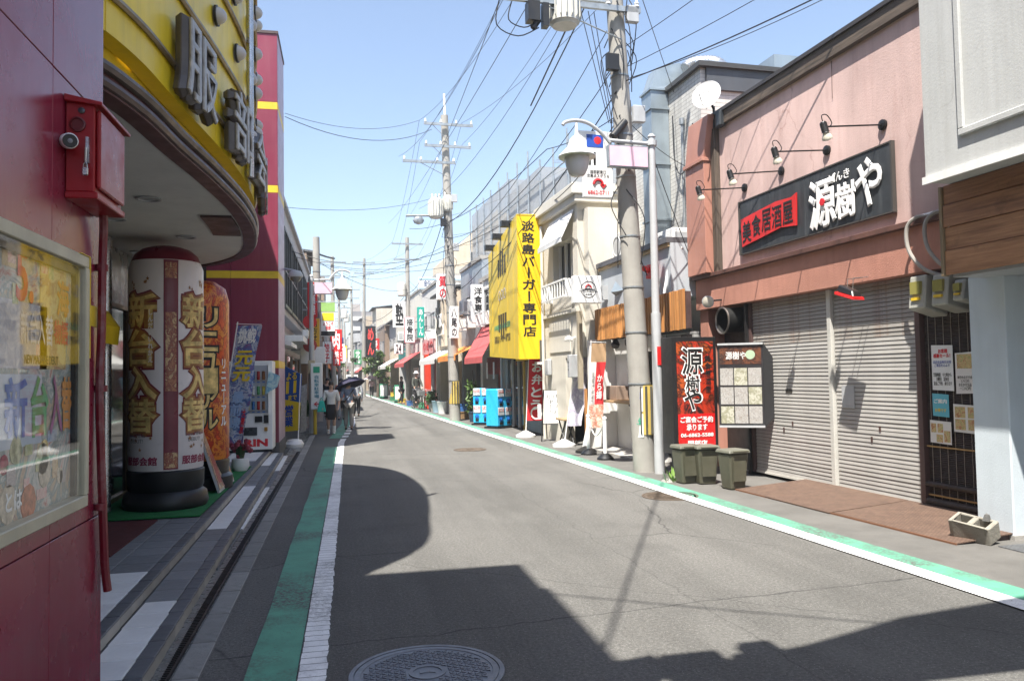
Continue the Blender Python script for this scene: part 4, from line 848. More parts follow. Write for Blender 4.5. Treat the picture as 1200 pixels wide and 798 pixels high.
# things under the beam
sl = thing('hanging_spotlight', 'small black spotlight with red rim hanging before the shutters', 'lamp', (1.7, 8.4, 2.45), 'R')
part(sl, 'housing', MB().hexa([(1.60, 8.2, 2.50), (1.76, 8.24, 2.50), (1.76, 8.52, 2.60), (1.60, 8.50, 2.60), (1.62, 8.24, 2.58), (1.74, 8.26, 2.58), (1.74, 8.50, 2.68), (1.62, 8.48, 2.68)]), BLACK, .01)
part(sl, 'red_rim', MB().hexa([(1.585, 8.18, 2.465), (1.775, 8.22, 2.465), (1.775, 8.54, 2.565), (1.585, 8.52, 2.565), (1.59, 8.18, 2.498), (1.77, 8.22, 2.498), (1.77, 8.54, 2.598), (1.59, 8.52, 2.598)]), RED)
part(sl, 'hook', MB().tube([(1.68, 8.40, 2.63), (1.70, 8.41, 2.74), (1.92, 8.42, 2.76)], .006).tube([(1.68, 8.30, 2.60), (1.70, 8.31, 2.74), (1.92, 8.32, 2.76)], .006), STEEL)
dh = thing('exhaust_hood', 'curved steel exhaust duct under the terracotta beam', 'duct', (1.7, 11.6, 2.2), 'R')
part(dh, 'duct', MB().cyl((1.86, 11.72, 2.46), (2.28, 11.72, 2.48), .21, n=24, cap=False).cyl((2.1, 11.72, 2.46), (2.11, 11.72, 2.46), .205, n=24), mat('near_black_duct', (.03, .03, .03), .45, .5))  # tube and the disc closing it share one near-black metal
part(dh, 'mouth', MB().tube([(1.855, 11.72+.21*math.cos(a), 2.46+.21*math.sin(a)) for a in [2*math.pi*i/24 for i in range(24)]], .016, 8, True), mat('polished_duct', (.3, .27, .25), .35, .8, .2, 4))
rl = thing('round_spotlight', 'round outdoor lamp beside the duct under the beam', 'lamp', (1.6, 11.9, 2.75), 'R')
part(rl, 'housing', MB().lathe((1.70, 11.86, 2.80), [(.05, 0), (.09, .04), (.10, .1), (.095, .11)], 18, (-.6, -.75, -.25)), GREYP); part(rl, 'lens', MB().lathe((1.632, 11.775, 2.772), [(.085, 0), (.05, .012), (.001, .016)], 18, (-.6, -.75, -.25)), mat('lamp_lens', (.5, .47, .4), .2)); part(rl, 'bracket', MB().cyl((1.72, 11.86, 2.8), (1.94, 11.86, 2.82), .015), BLACK)
dsh = thing('satellite_dish', 'white satellite dish on the corner of the pink shop', 'satellite dish', (1.75, 11.8, 5.95), 'R')
ax = V(-.75, -.62, .22).normalized()
part(dsh, 'reflector', MB().lathe((1.70, 11.75, 6.22), [(.001, -.05), (.12, -.04), (.21, -.012), (.245, .01), (.25, .004), (.21, -.02), (.1, -.055), (.001, -.062)], 28, ax), WPLAS)
rt_ = V(-ax.y, ax.x, 0)*-1; rt_ = ax.cross(V(0, 0, 1)).normalized()*-1
letters(dsh, 'EUROPET', V(1.70, 11.75, 6.25)+ax*.012, V(.62, -.75, 0), (0, 0, 1), .26, .045, INK, .002, .01)
part(dsh, 'mount', MB().cyl((1.78, 11.82, 6.2), (1.93, 11.93, 6.05), .02).cyl((1.93, 11.93, 5.6), (1.93, 11.93, 6.1), .022), BLACK); part(dsh, 'feed_arm', MB().tube([(1.72, 11.78, 6.0), (1.55, 11.62, 6.0), (1.46, 11.54, 6.13)], .008), BLACK)
part(dsh, 'junction_box', MB().box(1.86, 1.98, 11.62, 11.78, 5.68, 5.95), mat('black_junction_box', (.03, .035, .04), .5), .02)
# illuminated stand sign and menu case
ss = thing('stand_sign', 'tall black framed red sign with white characters by the recess', 'sign', (1.2, 11.5, .35), 'R')
part(ss, 'case', MB().box(.76, 1.52, 11.35, 11.75, .36, 2.18), BLACK, .006); part(ss, 'foot', MB().box(.85, .93, 11.45, 11.65, 0, .36).box(1.33, 1.41, 11.45, 11.65, 0, .36), BLACK)
REDS = mat_collage('orange_sign_print', [(.02, .012, .012), (.03, .01, .01), (.5, .04, .015), (.02, .012, .01), (.55, .1, .02), (.015, .01, .01)], 1.5, 5.5, .25)
part(ss, 'face', MB().box(.83, 1.46, 11.338, 11.349, .43, 2.11), REDS); part(ss, 'lower_face', MB().box(.83, 1.46, 11.335, 11.3375, .43, .98), mat('red_sign_face', (.6, .015, .015), .25))
for ch, z, w, h in (('源', 1.80, .36, .42), ('樹', 1.44, .24, .26), ('や', 1.20, .30, .32)):
    letters(ss, ch, (1.09, 11.336, z), (1, 0, 0), UU, w+.05, h+.05, WINK, .001, .035, 'letter_outline'); letters(ss, ch, (1.09, 11.334, z), (1, 0, 0), UU, w, h, INK, .001, .014, 'letter')
letters(ss, vert('美食居酒屋'), (1.36, 11.336, 1.6), (1, 0, 0), UU, .10, .6, INK, .001, .01)
for s_, z, w, h, m in (('ご宴会ご予約', .89, .56, .10, WINK), ('承ります', .77, .36, .10, WINK), ('06-6862-5588', .65, .56, .06, WINK), ('服部店', .52, .34, .10, WINK)): letters(ss, s_, (1.145, 11.3335, z), (1, 0, 0), UU, w, h, m, .002, .03)
mc = thing('menu_case', 'glass menu case with sheets of small pictures beside the shutters', 'menu case', (1.8, 10.9, .8), 'R')
e0, e1 = V(1.36, 11.02, 0), V(1.92, 10.66, 0); dd = (e1-e0).normalized(); nn2 = V(dd.y, -dd.x, 0)
if nn2.y > 0: nn2 = -nn2
def mcp(s, z, o): p = e0+dd*s+nn2*o; return (p.x, p.y, z)
def mcb(s0, s1, z0, z1, o0, o1): return MB().hexa([mcp(s0, z0, o1), mcp(s1, z0, o1), mcp(s1, z0, o0), mcp(s0, z0, o0), mcp(s0, z1, o1), mcp(s1, z1, o1), mcp(s1, z1, o0), mcp(s0, z1, o0)])
LM = (e1-e0).length
part(mc, 'case', mcb(0, LM, .78, 2.06, -.10, 0), mat('dark_case', (.03, .03, .032), .35), .006)
part(mc, 'rim', MB().hexa([mcp(0, .78, .03), mcp(LM, .78, .03), mcp(LM, .78, .001), mcp(0, .78, .001), mcp(0, .81, .03), mcp(LM, .81, .03), mcp(LM, .81, .001), mcp(0, .81, .001)]).hexa([mcp(0, 2.03, .03), mcp(LM, 2.03, .03), mcp(LM, 2.03, .001), mcp(0, 2.03, .001), mcp(0, 2.06, .03), mcp(LM, 2.06, .03), mcp(LM, 2.06, .001), mcp(0, 2.06, .001)]), GREYP)
mp_ = mat_collage('menu_print', [(.5, .5, .48), (.28, .26, .24), (.55, .54, .52), (.3, .26, .22), (.56, .55, .53)], 22, 8.)
for r_ in range(3):
    for c_ in range(3): part(mc, 'sheet', mcb(.03+c_*(LM-.05)/3, .03+(c_+.93)*(LM-.05)/3, .84+.29*r_, 1.10+.29*r_, .002, .004), mp_ if (r_+c_) % 3 else mat_collage('menu_print_b', [(.6, .55, .4), (.3, .3, .2), (.62, .6, .5), (.45, .5, .4)], 11, 2.))
part(mc, 'header', mcb(.03, LM-.03, 1.74, 2.0, .002, .004), mat_collage('dark_header_print', [(.03, .02, .02), (.2, .07, .03), (.02, .015, .015), (.3, .15, .08)], 8, 3.)); part(mc, 'badge', MB().lathe(mcp(LM*.72, 1.88, .005), [(.07, 0), (.07, .003), (.001, .004)], 18, nn2), mat('pale_green_badge', (.5, .65, .45), .4))
letters(mc, '源樹や', mcp(LM*.4, 1.87, .005), dd, UU, .3, .12, WINK, .001, .02)
part(mc, 'glass', mcb(.01, LM-.01, .815, 2.025, .024, .027), CLEAR)
part(mc, 'wing_door', MB().hexa([mcp(LM, .78, .0), mcp(LM+.16, .95, -.12), mcp(LM+.16, .95, -.15), mcp(LM, .78, -.05), mcp(LM, 2.06, .0), mcp(LM+.16, 1.8, -.12), mcp(LM+.16, 1.8, -.15), mcp(LM, 2.06, -.05)]), mat('dark_case', (.03, .03, .03)))
part(mc, 'bracket', mcb(.3, .36, 1.3, 1.5, -.55, -.10), BLACK)
# bins
BIN = mat('olive_bin_plastic', (.085, .082, .055), .5, 0, .15, 4, .05, 40, dirt=.25, dirtcol=(.16, .15, .12))
bn = thing('rubbish_bin', '', 'bin', (0, 0, 0), 'R', 0, 'olive rubbish bins by the stand sign', local=True)
part(bn, 'body', MB().hexa([(-.12, -.11, 0), (.12, -.11, 0), (.12, .11, 0), (-.12, .11, 0), (-.16, -.15, .5), (.16, -.15, .5), (.16, .15, .5), (-.16, .15, .5)]), BIN, .02)
part(bn, 'lid', MB().hexa([(-.18, -.17, .5), (.18, -.17, .5), (.18, .17, .5), (-.18, .17, .5), (-.165, -.155, .55), (.165, -.155, .55), (.165, .155, .55), (-.165, .155, .55)]), mat('bin_lid', (.14, .14, .11), .5), .012)
part(bn, 'handle', MB().cyl((-.12, -.185, .53), (.12, -.185, .53), .012), BIN); part(bn, 'rib', MB().box(-.1, .1, -.152, -.135, .12, .4), BIN)
for k, (u, v, r, l) in enumerate(((.99, 10.02, .12, 'front one of the olive rubbish bins, standing apart'), (.88, 10.62, -.1, 'middle one of the olive rubbish bins below the stand sign'), (.66, 10.78, .05, 'leftmost olive rubbish bin by the weeds'))):
    o = bn if k == 0 else clone(bn); o['label'] = l; place(o, (u, v, .004), 'R', r, 1.0 if k == 0 else 1.02)
# rusty plates and concrete block
CHK = mat_brick('rusty_checker_plate', (.15, .095, .066), (.115, .07, .05), (.06, .035, .025), .042, .03, .75, 'yx')
sp_ = thing('steel_ramp', 'rusty checkered steel ramp plates before the shutters', 'ramp', (1.5, 8.1, 0), 'R')
for v0, v1, u0 in ((6.22, 7.93, 1.06), (7.95, 9.90, .98)):
    part(sp_, 'plate', MB().hexa([(u0, v0, .012), (2.06, v0, .09), (2.06, v1, .09), (u0-.03, v1, .012), (u0, v0, .022), (2.06, v0, .10), (2.06, v1, .10), (u0-.03, v1, .022)]), CHK)
part(sp_, 'support', MB().hexa([(1.12, 6.25, .004), (2.05, 6.25, .004), (2.05, 9.88, .004), (1.08, 9.88, .004), (1.12, 6.25, .012), (2.05, 6.25, .088), (2.05, 9.88, .088), (1.08, 9.88, .012)]), BROWN)
part(sp_, 'front_lip', MB().hexa([(1.05, 6.22, .004), (1.065, 6.22, .004), (.955, 9.9, .004), (.94, 9.9, .004), (1.05, 6.22, .022), (1.065, 6.22, .022), (.955, 9.9, .022), (.94, 9.9, .022)]), mat('rust', (.16, .07, .035), .8))
CBK = mat('weathered_block', (.30, .28, .235), .9, 0, .18, 6, .6, 60, blot=.35, blotcol=(.2, .18, .14))
cb = thing('concrete_block', 'broken hollow concrete block leaning at the foot of the pillar', 'block', (1.35, 6.3, 0), 'R', math.radians(14), local=True)
cb_rot = Matrix.Rotation(math.radians(8), 4, 'X')
b = MB().box(-.10, .10, -.21, -.17, .0, .19).box(-.10, .10, .17, .21, 0, .19).box(-.10, -.07, -.17, .17, 0, .19).box(.07, .10, -.17, .17, 0, .19).box(-.07, .07, -.03, .03, 0, .19).box(-.069, .069, -.169, .169, 0, .02)
b.v = [tuple(Matrix.Rotation(math.radians(-20), 3, 'Y') @ (Matrix.Rotation(math.radians(6), 3, 'X') @ Vector(p)) *.9 + V(0, 0, .05)) for p in b.v]
part(cb, 'block', b, CBK, .008); part(cb, 'chip', MB().hexa([(-.02, -.14, .21), (.03, -.14, .21), (.03, -.08, .21), (-.02, -.08, .21), (-.01, -.13, .27), (.02, -.13, .27), (.02, -.1, .28), (-.01, -.1, .27)]), CONCD)
solo('drain_cover', MB().box(1.35, 2.6, 5.2, 6.05, .005, .013), mat_brick('grey_checker_plate', (.12, .125, .13), (.1, .1, .105), (.05, .05, .052), .04, .03, .5, 'yx'), 'grey patterned steel plate on the ground at the pillar', 'plate', (2, 5.6, 0), 'R')
# near grey building with wooden fascia
GST = mat('light_grey_stucco', (.50, .51, .50), .8, 0, .06, 1.5, .12, 45, dirt=.4, dirtcol=(.33, .32, .3), crack=.5)
BPL = mat('pale_blue_pillar', (.52, .58, .62), .75, 0, .06, 2, .15, 60, dirt=.1)
gb = thing('grey_house', 'light grey stucco building with plank fascia at the right edge', 'building', (2.5, 4.5, 0), 'R')
part(gb, 'upper_block', MB().box(1.0, 6, -2, 6.36, 3.40, 7.2), GST, .01)
part(gb, 'panel_moulding', MB().box(.965, .999, -2, 5.92, 3.72, 3.78).box(.965, .999, 5.86, 5.92, 3.781, 7.2), GST, .006)
part(gb, 'bottom_trim', MB().box(.975, .999, -2, 6.37, 3.38, 3.45), WHITE)
for z0, z1, du in ((2.53, 2.76, 0), (2.765, 2.985, .012), (2.99, 3.2, -.006), (3.205, 3.395, .01)):
    part(gb, 'plank', MB().box(1.25+du, 1.29+du, -2, 6.42, z0, z1), BOARD if z0 > 2.9 else mat_wood('worn_plank', (.20, .09, .04), (.50, .26, .13), 'y', .6), .004)
part(gb, 'plank_backing', MB().box(1.31, 1.9, -2, 6.40, 2.55, 3.39), BROWN); part(gb, 'end_batten', MB().box(1.235, 1.30, 6.425, 6.46, 2.52, 3.39), mat_wood('pale_end_grain', (.3, .22, .13), (.45, .34, .2), 'z'), .004)
part(gb, 'pillar', MB().box(1.70, 2.25, 6.2, 6.62, 0, 2.535), BPL, .012); part(gb, 'pillar_foot', MB().box(1.69, 2.26, 6.19, 6.63, 0, .05), CONC)
part(gb, 'shop_wall', MB().box(2.6, 6, -2, 6.19, 0, 2.52), BPL); part(gb, 'soffit', MB().box(1.32, 6, -2, 6.4, 2.505, 2.548), GREYP)
# ------------------------------------------------------------------ helpers that turn a sight line and a distance into a place
def _ray(px, py):
    m = SC.camera.matrix_world.to_3x3(); return m @ V(px-600, 399-py, -915)
def pixY(px, py, Y): d = _ray(px, py); return V(0, 0, CAM_H)+d*(Y/d.y)
def pixR(px, py, v):                              # on the plane v of the right-hand frame, in that frame's coordinates
    inv = RMAT.inverted(); c = inv @ V(0, 0, CAM_H); d = inv.to_3x3() @ _ray(px, py); return c+d*((v-c.y)/d.y)
# ------------------------------------------------------------------ utility poles and street lamps
PCON = mat('pole_concrete', (.34, .325, .295), .85, 0, .14, 2.5, .2, 60, dirt=.3, dirtcol=(.2, .18, .16))
TRF = mat('transformer_paint', (.55, .54, .49), .45, 0, .1, 4, dirt=.2); INS = mat('porcelain', (.75, .75, .73), .2)
WIRE = mat('black_wire', (.016, .016, .018), .5)
def utility_pole(label, base, frame, h, r=.175, lean=0, arms=(), trans=(), guard=False, steps_=True, group='utility poles', clutter=0, far=False):
    t = thing('utility_pole', label, 'utility pole', base, frame, 0, group, local=True)
    top = V(lean*h, 0, h); n = 8 if far else 20
    part(t, 'pole', MB().cyl((0, 0, 0), top, r, r*.66, n), PCON)
    P = lambda z: V(lean*z, 0, z)
    for z, u0, u1, tw in arms:
        a = part(t, 'crossarm', MB().box(P(z).x+u0, P(z).x+u1, -r-.06, -r+.0, z-.045, z+.045), GALV)
        if not far:
            k = max(2, int((u1-u0)/.42)); 
            for i in range(k):
                x = P(z).x+u0+.06+(u1-u0-.12)*i/(k-1)
                part(a, 'insulator', MB().lathe((x, -r-.03, z+.045), [(.03, 0), (.05, .02), (.03, .05), (.045, .07), (.025, .1), (.015, .13)], 8), INS)
            part(a, 'brace', MB().cyl((P(z).x+u0*.6, -r-.03, z-.04), (P(z-.5).x, -r, z-.5), .012, n=6), GALV)
    for du, z, rr_, hh in trans:
        x = P(z).x+du
        q = part(t, 'transformer', MB().lathe((x, -r*.4, z), [(rr_*.8, 0), (rr_*.86, .03), (rr_, .05), (rr_, hh*.85), (rr_*.92, hh*.9), (rr_*.5, hh), (.01, hh)], 10 if far else 24), TRF)
        if not far:
            b = MB()
            for k in range(18):
                a = 2*math.pi*k/18; c, s = math.cos(a), math.sin(a)
                b.hexa([(x+c*rr_-s*.008, -r*.4+s*rr_+c*.008, z+.07), (x+c*(rr_+.035)-s*.008, -r*.4+s*(rr_+.035)+c*.008, z+.11), (x+c*(rr_+.035)+s*.008, -r*.4+s*(rr_+.035)-c*.008, z+.11), (x+c*rr_+s*.008, -r*.4+s*rr_-c*.008, z+.07),
                        (x+c*rr_-s*.008, -r*.4+s*rr_+c*.008, z+hh*.8), (x+c*(rr_+.035)-s*.008, -r*.4+s*(rr_+.035)+c*.008, z+hh*.78), (x+c*(rr_+.035)+s*.008, -r*.4+s*(rr_+.035)-c*.008, z+hh*.78), (x+c*rr_+s*.008, -r*.4+s*rr_-c*.008, z+hh*.8)])
            part(q, 'cooling_fins', b, TRF); part(q, 'hanger', MB().box(min(x, P(z).x), max(x, P(z).x), -r*.4-.03, -r*.4+.03, z+hh*.55, z+hh*.62), GALV)
            for k in (-1, 0, 1): part(q, 'bushing', MB().lathe((x+k*rr_*.5, -r*.4, z+hh*.95), [(.03, 0), (.045, .04), (.03, .08), (.045, .11), (.02, .17)], 8), INS)
    if not far:
        for z in (1.45, 2.3, 3.05, 3.9, 4.9, 5.6, 6.6):
            if z < h-.4: rad = r-(r*.34)*z/h; part(t, 'steel_band', MB().lathe(P(z), [(rad+.001, -.014), (rad+.01, -.012), (rad+.01, .012), (rad+.001, .014)], 18), GALV)
        if clutter:
            rnd = random.Random(int(h*100)); b = MB()
            for k in range(clutter):
                z = rnd.uniform(h*.42, h*.8); a = rnd.uniform(0, 6.28); rad = r*.85
                p0 = P(z)+V(math.cos(a)*rad, math.sin(a)*rad, 0); p1 = P(z-rnd.uniform(.3, 1.3))+V(math.cos(a+.7)*rad*1.5, math.sin(a+.7)*rad*1.5, 0)
                b.tube(catmull([p0, p0.lerp(p1, .4)+V(rnd.uniform(-.2, .2), rnd.uniform(-.15, .05), 0), p1], 5), .009, 5)
            part(t, 'cable_clutter', b, WIRE)
            for k in range(3):
                z = h*(.55+.08*k); part(t, 'junction_box', MB().box(P(z).x+(-r-.12 if k % 2 else r*.5), P(z).x+(-r*.5 if k % 2 else r+.12), -r-.06, -r+.04, z, z+.28), BLACK if k == 1 else GREYP, .01)
    if guard:
        part(t, 'guard_sheet', MB().lathe((0, 0, 0), [(r+.001, .62), (r+.013, .62), (r+.008, 1.42), (r-.004, 1.42)], 24), mat('yellow_guard', (.55, .40, .10), .6, dirt=.3))
        for a in (-2.2, -1.75, -1.3, -.85): 
            c, s = math.cos(a), math.sin(a); x, y = c*(r+.01), s*(r+.01)
            part(t, 'guard_stripe', MB().hexa([(x-s*-.02, y-c*.02, .63), (x+s*-.02, y+c*.02, .63), (x+c*.012, y+s*.012+.02, .63), (x+c*.012, y+s*.012-.02, .63), (x-s*-.02, y-c*.02, 1.41), (x+s*-.02, y+c*.02, 1.41), (x+c*.012, y+s*.012+.02, 1.41), (x+c*.012, y+s*.012-.02, 1.41)]), mat('dark_stripe', (.07, .065, .055), .6))
    return t
p1 = utility_pole('near concrete utility pole with ribbed transformer beside the street lamp', (.66, 12.25, 0), 'R', 10.5, .19, -.044, ((7.66, -2.3, .35, 1), (8.6, -1.2, .9, 1), (9.6, -1.0, 1.0, 1)), ((-.95, 7.34, .25, .85),), True, clutter=26)
part(p1, 'switch_gear', MB().box(-1.95, -1.75, -.3, -.1, 7.3, 7.62).box(-1.7, -1.6, -.3, -.15, 7.22, 7.6).cyl((-1.85, -.2, 7.2), (-1.75, -.2, 7.35), .05).tube(catmull([(-2.2, -.2, 7.6), (-2.25, -.2, 7.3), (-2.0, -.2, 7.2), (-1.8, -.2, 7.3)], 4), .01).tube(catmull([(-2.4, -.2, 7.62), (-2.45, -.2, 7.2), (-2.1, -.2, 7.05), (-1.75, -.2, 7.22)], 4), .01), BLACK)
for k, (c, tx) in enumerate((((.72, .73, .74), '注意\n広報'), ((.7, .72, .7), '安全')))  :
    a = -2.45; z = 1.18-.42*k
    b = MB()
    for i in range(4):
        t0, t1 = a-.42+.21*i, a-.42+.21*(i+1); rr_ = .206
        b.quad(*[(math.cos(t)*rr_, math.sin(t)*rr_, zz) for t, zz in ((t0, z-.18), (t1, z-.18), (t1, z+.2), (t0, z+.2))])
    part(p1, 'notice', b, mat('pole_notice_%d' % k, c, .5))
    letters(p1, tx, (0, 0, z+.08), (1, 0, 0), UU, .12, .12, BINK if k == 0 else GINK, .001, .02, bend=((0, 0, 0), .207, a))
LGLB = mat('lamp_globe', (.55, .56, .57), .15, 0, .1)
def street_lamp(label, base, frame, sgn, h=5.5, k=1.0):
    """sgn: side the arm reaches to"""
    t = thing('street_lamp', label, 'street lamp', base, frame, 0, 'bell shaped street lamps', local=True)
    part(t, 'post', MB().cyl((0, 0, 0), (0, 0, 2.6), .085, .08, 16).cyl((0, 0, 2.6), (0, 0, h), .065, .055, 16).cyl((0, 0, h), (0, 0, h+.05), .07, .03, 16), mat('grey_lamp_post', (.47, .48, .49), .4, .1, .08, 3, dirt=.15))
    z = h-.12
    part(t, 'arm', MB().tube([(0, 0, z), (sgn*.75*k, 0, z+.02)], .032, 10).tube(catmull([(sgn*.73*k, 0, z-.02), (sgn*.86*k, 0, z+.12), (sgn*1.08*k, 0, z+.27), (sgn*1.3*k, 0, z+.31), (sgn*(1.3*k+.18), 0, z+.27), (sgn*(1.3*k+.23), 0, z+.22)], 5), .03, 10), GREYP)
    lx_ = sgn*1.3*k; s = part(t, 'shade', MB().lathe((lx_, 0, z-.28), [(.30, 0), (.30, .012), (.22, .09), (.15, .16), (.115, .27), (.075, .32), (.03, .35), (.02, .55)], 28), WPLAS)
    part(s, 'globe', MB().lathe((lx_, 0, z-.29), [(.20, .0), (.20, -.06), (.175, -.17), (.13, -.27), (.10, -.30), (.001, -.31)], 24), LGLB)
    part(s, 'rim_underside', MB().lathe((lx_, 0, z-.292), [(.295, 0), (.295, .01), (.2, .01)], 28), mat('pale_green_enamel', (.45, .5, .38), .4))
    q = part(t, 'name_plate', MB().box(sgn*.08, sgn*.78*min(1, k+.1), -.05, .05, z-.42, z-.06), GALV, .004)
    part(q, 'plate_face', MB().box(sgn*.10, sgn*.76*min(1, k+.1), -.056, -.051, z-.40, z-.08), PINKPLATE); part(q, 'plate_face', MB().box(sgn*.10, sgn*.76*min(1, k+.1), .051, .056, z-.40, z-.08), PINKPLATE)
    part(t, 'clamp', MB().lathe((0, 0, h-.16), [(.06, 0), (.085, .01), (.085, .09), (.06, .1)], 12), GREYP)
    return t
l1 = street_lamp('near street lamp with white bell shade and pink plate on the right', (.76, 11.9, 0), 'R', -1)
part(l1, 'red_sticker', MB().box(-.03, .03, -.092, -.075, 1.75, 2.05), RED)
# sign cluster fixed to the near pole
sc_ = thing('clinic_sign', 'white upright sign with red arrow hanging behind the pink plate', 'sign', (.1, 12.6, 4.6), 'R')
part(sc_, 'panel', MB().box(-.20, .33, 12.55, 12.63, 4.62, 5.16), WPLAS, .004); part(sc_, 'panel', MB().box(-.26, .36, 12.64, 12.7, 5.17, 5.78), WPLAS, .004)
part(sc_, 'bracket', MB().box(.33, .5, 12.58, 12.61, 4.7, 4.74).box(.3, .5, 12.6, 12.64, 5.6, 5.64), GALV)
letters(sc_, '服部駅東口\n交差点スグうら', (.06, 12.548, 5.02), (1, 0, 0), UU, .40, .13, INK, .002, .01); letters(sc_, '6862-0711', (.06, 12.548, 4.70), (1, 0, 0), UU, .38, .07, RINK, .002, .01)
part(sc_, 'arrow', MB().tube([(.06+.08*math.cos(a), 12.545, 4.84+.08*math.sin(a)) for a in [math.pi*(1-.1*i) for i in range(11)]], .026, 6).sheet([(.06+.03, 12.535, 4.84), (.06+.15, 12.535, 4.84), (.06+.09, 12.535, 4.77)], (0, 1, 0), .01), RINK)
part(sc_, 'blue_print', MB().box(-.1, .2, 12.635, 12.639, 5.5, 5.72), BINK); part(sc_, 'red_print', MB().ball((.1, 12.634, 5.62), .07, 8, (1, .05, 1)), RINK)
for z, w in ((5.42, .05), (5.36, .04), (5.28, .05)): part(sc_, 'black_print', MB().box(-.14+w, -.08+w, 12.634, 12.639, z-.1, z+.02).box(.02, .06, 12.634, 12.639, z-.14, z), INK)
# ------------------------------------------------------------------ tiled tall building with ducts, and the cedar shop
WT = mat_brick('white_wall_tile', (.62, .61, .57), (.55, .54, .51), (.36, .35, .33), .22, .075, .5, 'yz')
tb = thing('tiled_building', 'tall white tiled building with big grey duct behind the lamp', 'building', (3.5, 14.5, 0), 'R')
part(tb, 'wall', MB().box(2.2, 8, 12.86, 16.5, 3.0, 7.15), WT); part(tb, 'lower_wall', MB().box(2.35, 8, 12.86, 16.4, 0, 2.99), WHITE)
part(tb, 'eave', MB().box(2.12, 8, 12.74, 16.5, 7.151, 7.24), mat('dark_eave', (.05, .048, .046), .5)); part(tb, 'gable_band', MB().box(2.3, 7, 12.80, 12.855, 6.75, 7.15), mat('charcoal_band', (.07, .075, .085), .5, dirt=.3))
DUCT = mat('grey_duct', (.33, .39, .43), .4, .5, .12, 2, dirt=.15)
d = part(tb, 'duct', MB().box(1.82, 2.19, 14.15, 14.6, 3.9, 7.2).hexa([(1.82, 14.15, 7.201), (2.19, 14.15, 7.201), (2.19, 14.6, 7.201), (1.82, 14.6, 7.201), (1.98, 14.2, 7.65), (2.5, 14.2, 7.4), (2.5, 14.58, 7.4), (1.98, 14.58, 7.65)]).hexa([(1.98, 14.2, 7.651), (2.5, 14.2, 7.401), (2.5, 14.58, 7.401), (1.98, 14.58, 7.651), (2.5, 14.2, 7.8), (2.6, 14.2, 7.32), (2.6, 14.58, 7.32), (2.5, 14.58, 7.8)]).box(2.61, 4.6, 14.2, 14.58, 7.34, 7.78), DUCT)
for z in (4.6, 5.7, 6.8, 7.18): part(d, 'flange', MB().box(1.79, 2.198, 14.12, 14.63, z, z+.04), DUCT)
part(d, 'elbow', MB().tube(catmull([(2.0, 14.5, 4.0), (1.95, 14.5, 3.7), (1.85, 14.7, 3.45), (1.7, 15.1, 3.38), (1.6, 15.4, 3.38)], 4), [.27]*17, 4), DUCT)
part(tb, 'flexible_duct', MB().tube(catmull([(2.45, 13.9, 7.55), (2.6, 13.9, 7.66), (2.85, 13.8, 7.68), (3.05, 13.7, 7.62), (3.2, 13.7, 7.45), (3.25, 13.7, 7.2)], 8), [.12+.012*(i % 2) for i in range(41)], 12), mat('foil_duct', (.6, .6, .6), .3, .9, .1, 8, .3, 20))
part(tb, 'lower_roof_duct', MB().box(3.9, 6.5, 13.1, 13.7, 7.25, 7.65), DUCT)
part(tb, 'pipe', MB().cyl((2.14, 13.5, 3.4), (2.14, 13.5, 6.3), .025).cyl((2.14, 13.5, 6.3), (2.14, 13.5, 6.42), .05), GALV); part(tb, 'cable_loop', MB().tube(catmull([(2.15, 13.9, 6.6), (2.12, 13.8, 5.7), (2.1, 13.5, 5.35), (2.12, 13.2, 5.6), (2.15, 13.1, 6.2)], 6), .012), WIRE)
def ac_unit(label, u, v, z, frame='R', rz=0):
    t = thing('air_conditioner', label, 'air conditioner', (u, v, z), frame, rz, 'outdoor air conditioner units', local=True)
    part(t, 'case', MB().box(-.16, .16, -.4, .4, 0, .56), WHITE, .01); part(t, 'fan_grille', MB().lathe((-.162, .1, .28), [(.22, 0), (.22, .012), (.2, .012), (.19, .002), (.001, .002)], 20, (-1, 0, 0)), GREYP)
    part(t, 'side_grille', MB().box(-.12, .12, -.405, -.4, .08, .48), GREYP); part(t, 'bracket', MB().box(-.16, .3, -.38, -.34, -.06, -.002).box(-.16, .3, .34, .38, -.06, -.002), GALV); return t
ac_unit('pale outdoor air conditioner on brackets beside the terracotta pillar', 1.85, 13.5, 3.7); ac_unit('outdoor air conditioner high between pole and tiled wall', 1.95, 15.9, 4.1)
cs = thing('cedar_shop', 'small shop with orange cedar slat band and serving window', 'building', (2, 14.5, 0), 'R')
GB = mat('pale_grey_board', (.44, .47, .50), .6, 0, .06, 2, dirt=.2)
part(cs, 'upper_wall', MB().box(1.48, 2.19, 12.78, 16.28, 2.98, 3.92), GB); part(cs, 'cornice', MB().box(1.40, 2.19, 12.78, 16.28, 3.921, 4.02), mat('charcoal_cornice', (.1, .1, .11), .5)); part(cs, 'cornice_trim', MB().box(1.44, 1.50, 12.8, 16.26, 3.86, 3.919), mat('buff_trim', (.5, .36, .2), .6))
part(cs, 'slat_backing', MB().box(1.36, 1.46, 12.02, 16.26, 2.36, 2.979), BROWN)
slm = MB().box(-.045, .0, -.03, .03, 2.34, 3.01).mesh('slat', SLATW, bev=.003)
v = 12.05
while v < 16.25:
    o = bpy.data.objects.new('slat', slm); COL.objects.link(o); o.parent = cs; o.location = V(1.355+random.uniform(-.006, .006), v, random.uniform(-.006, .006))-Vector(BASE[cs.name]); v += .098
CW = mat('clean_white_wall', (.72, .71, .69), .6, 0, .05, 2, dirt=.1)
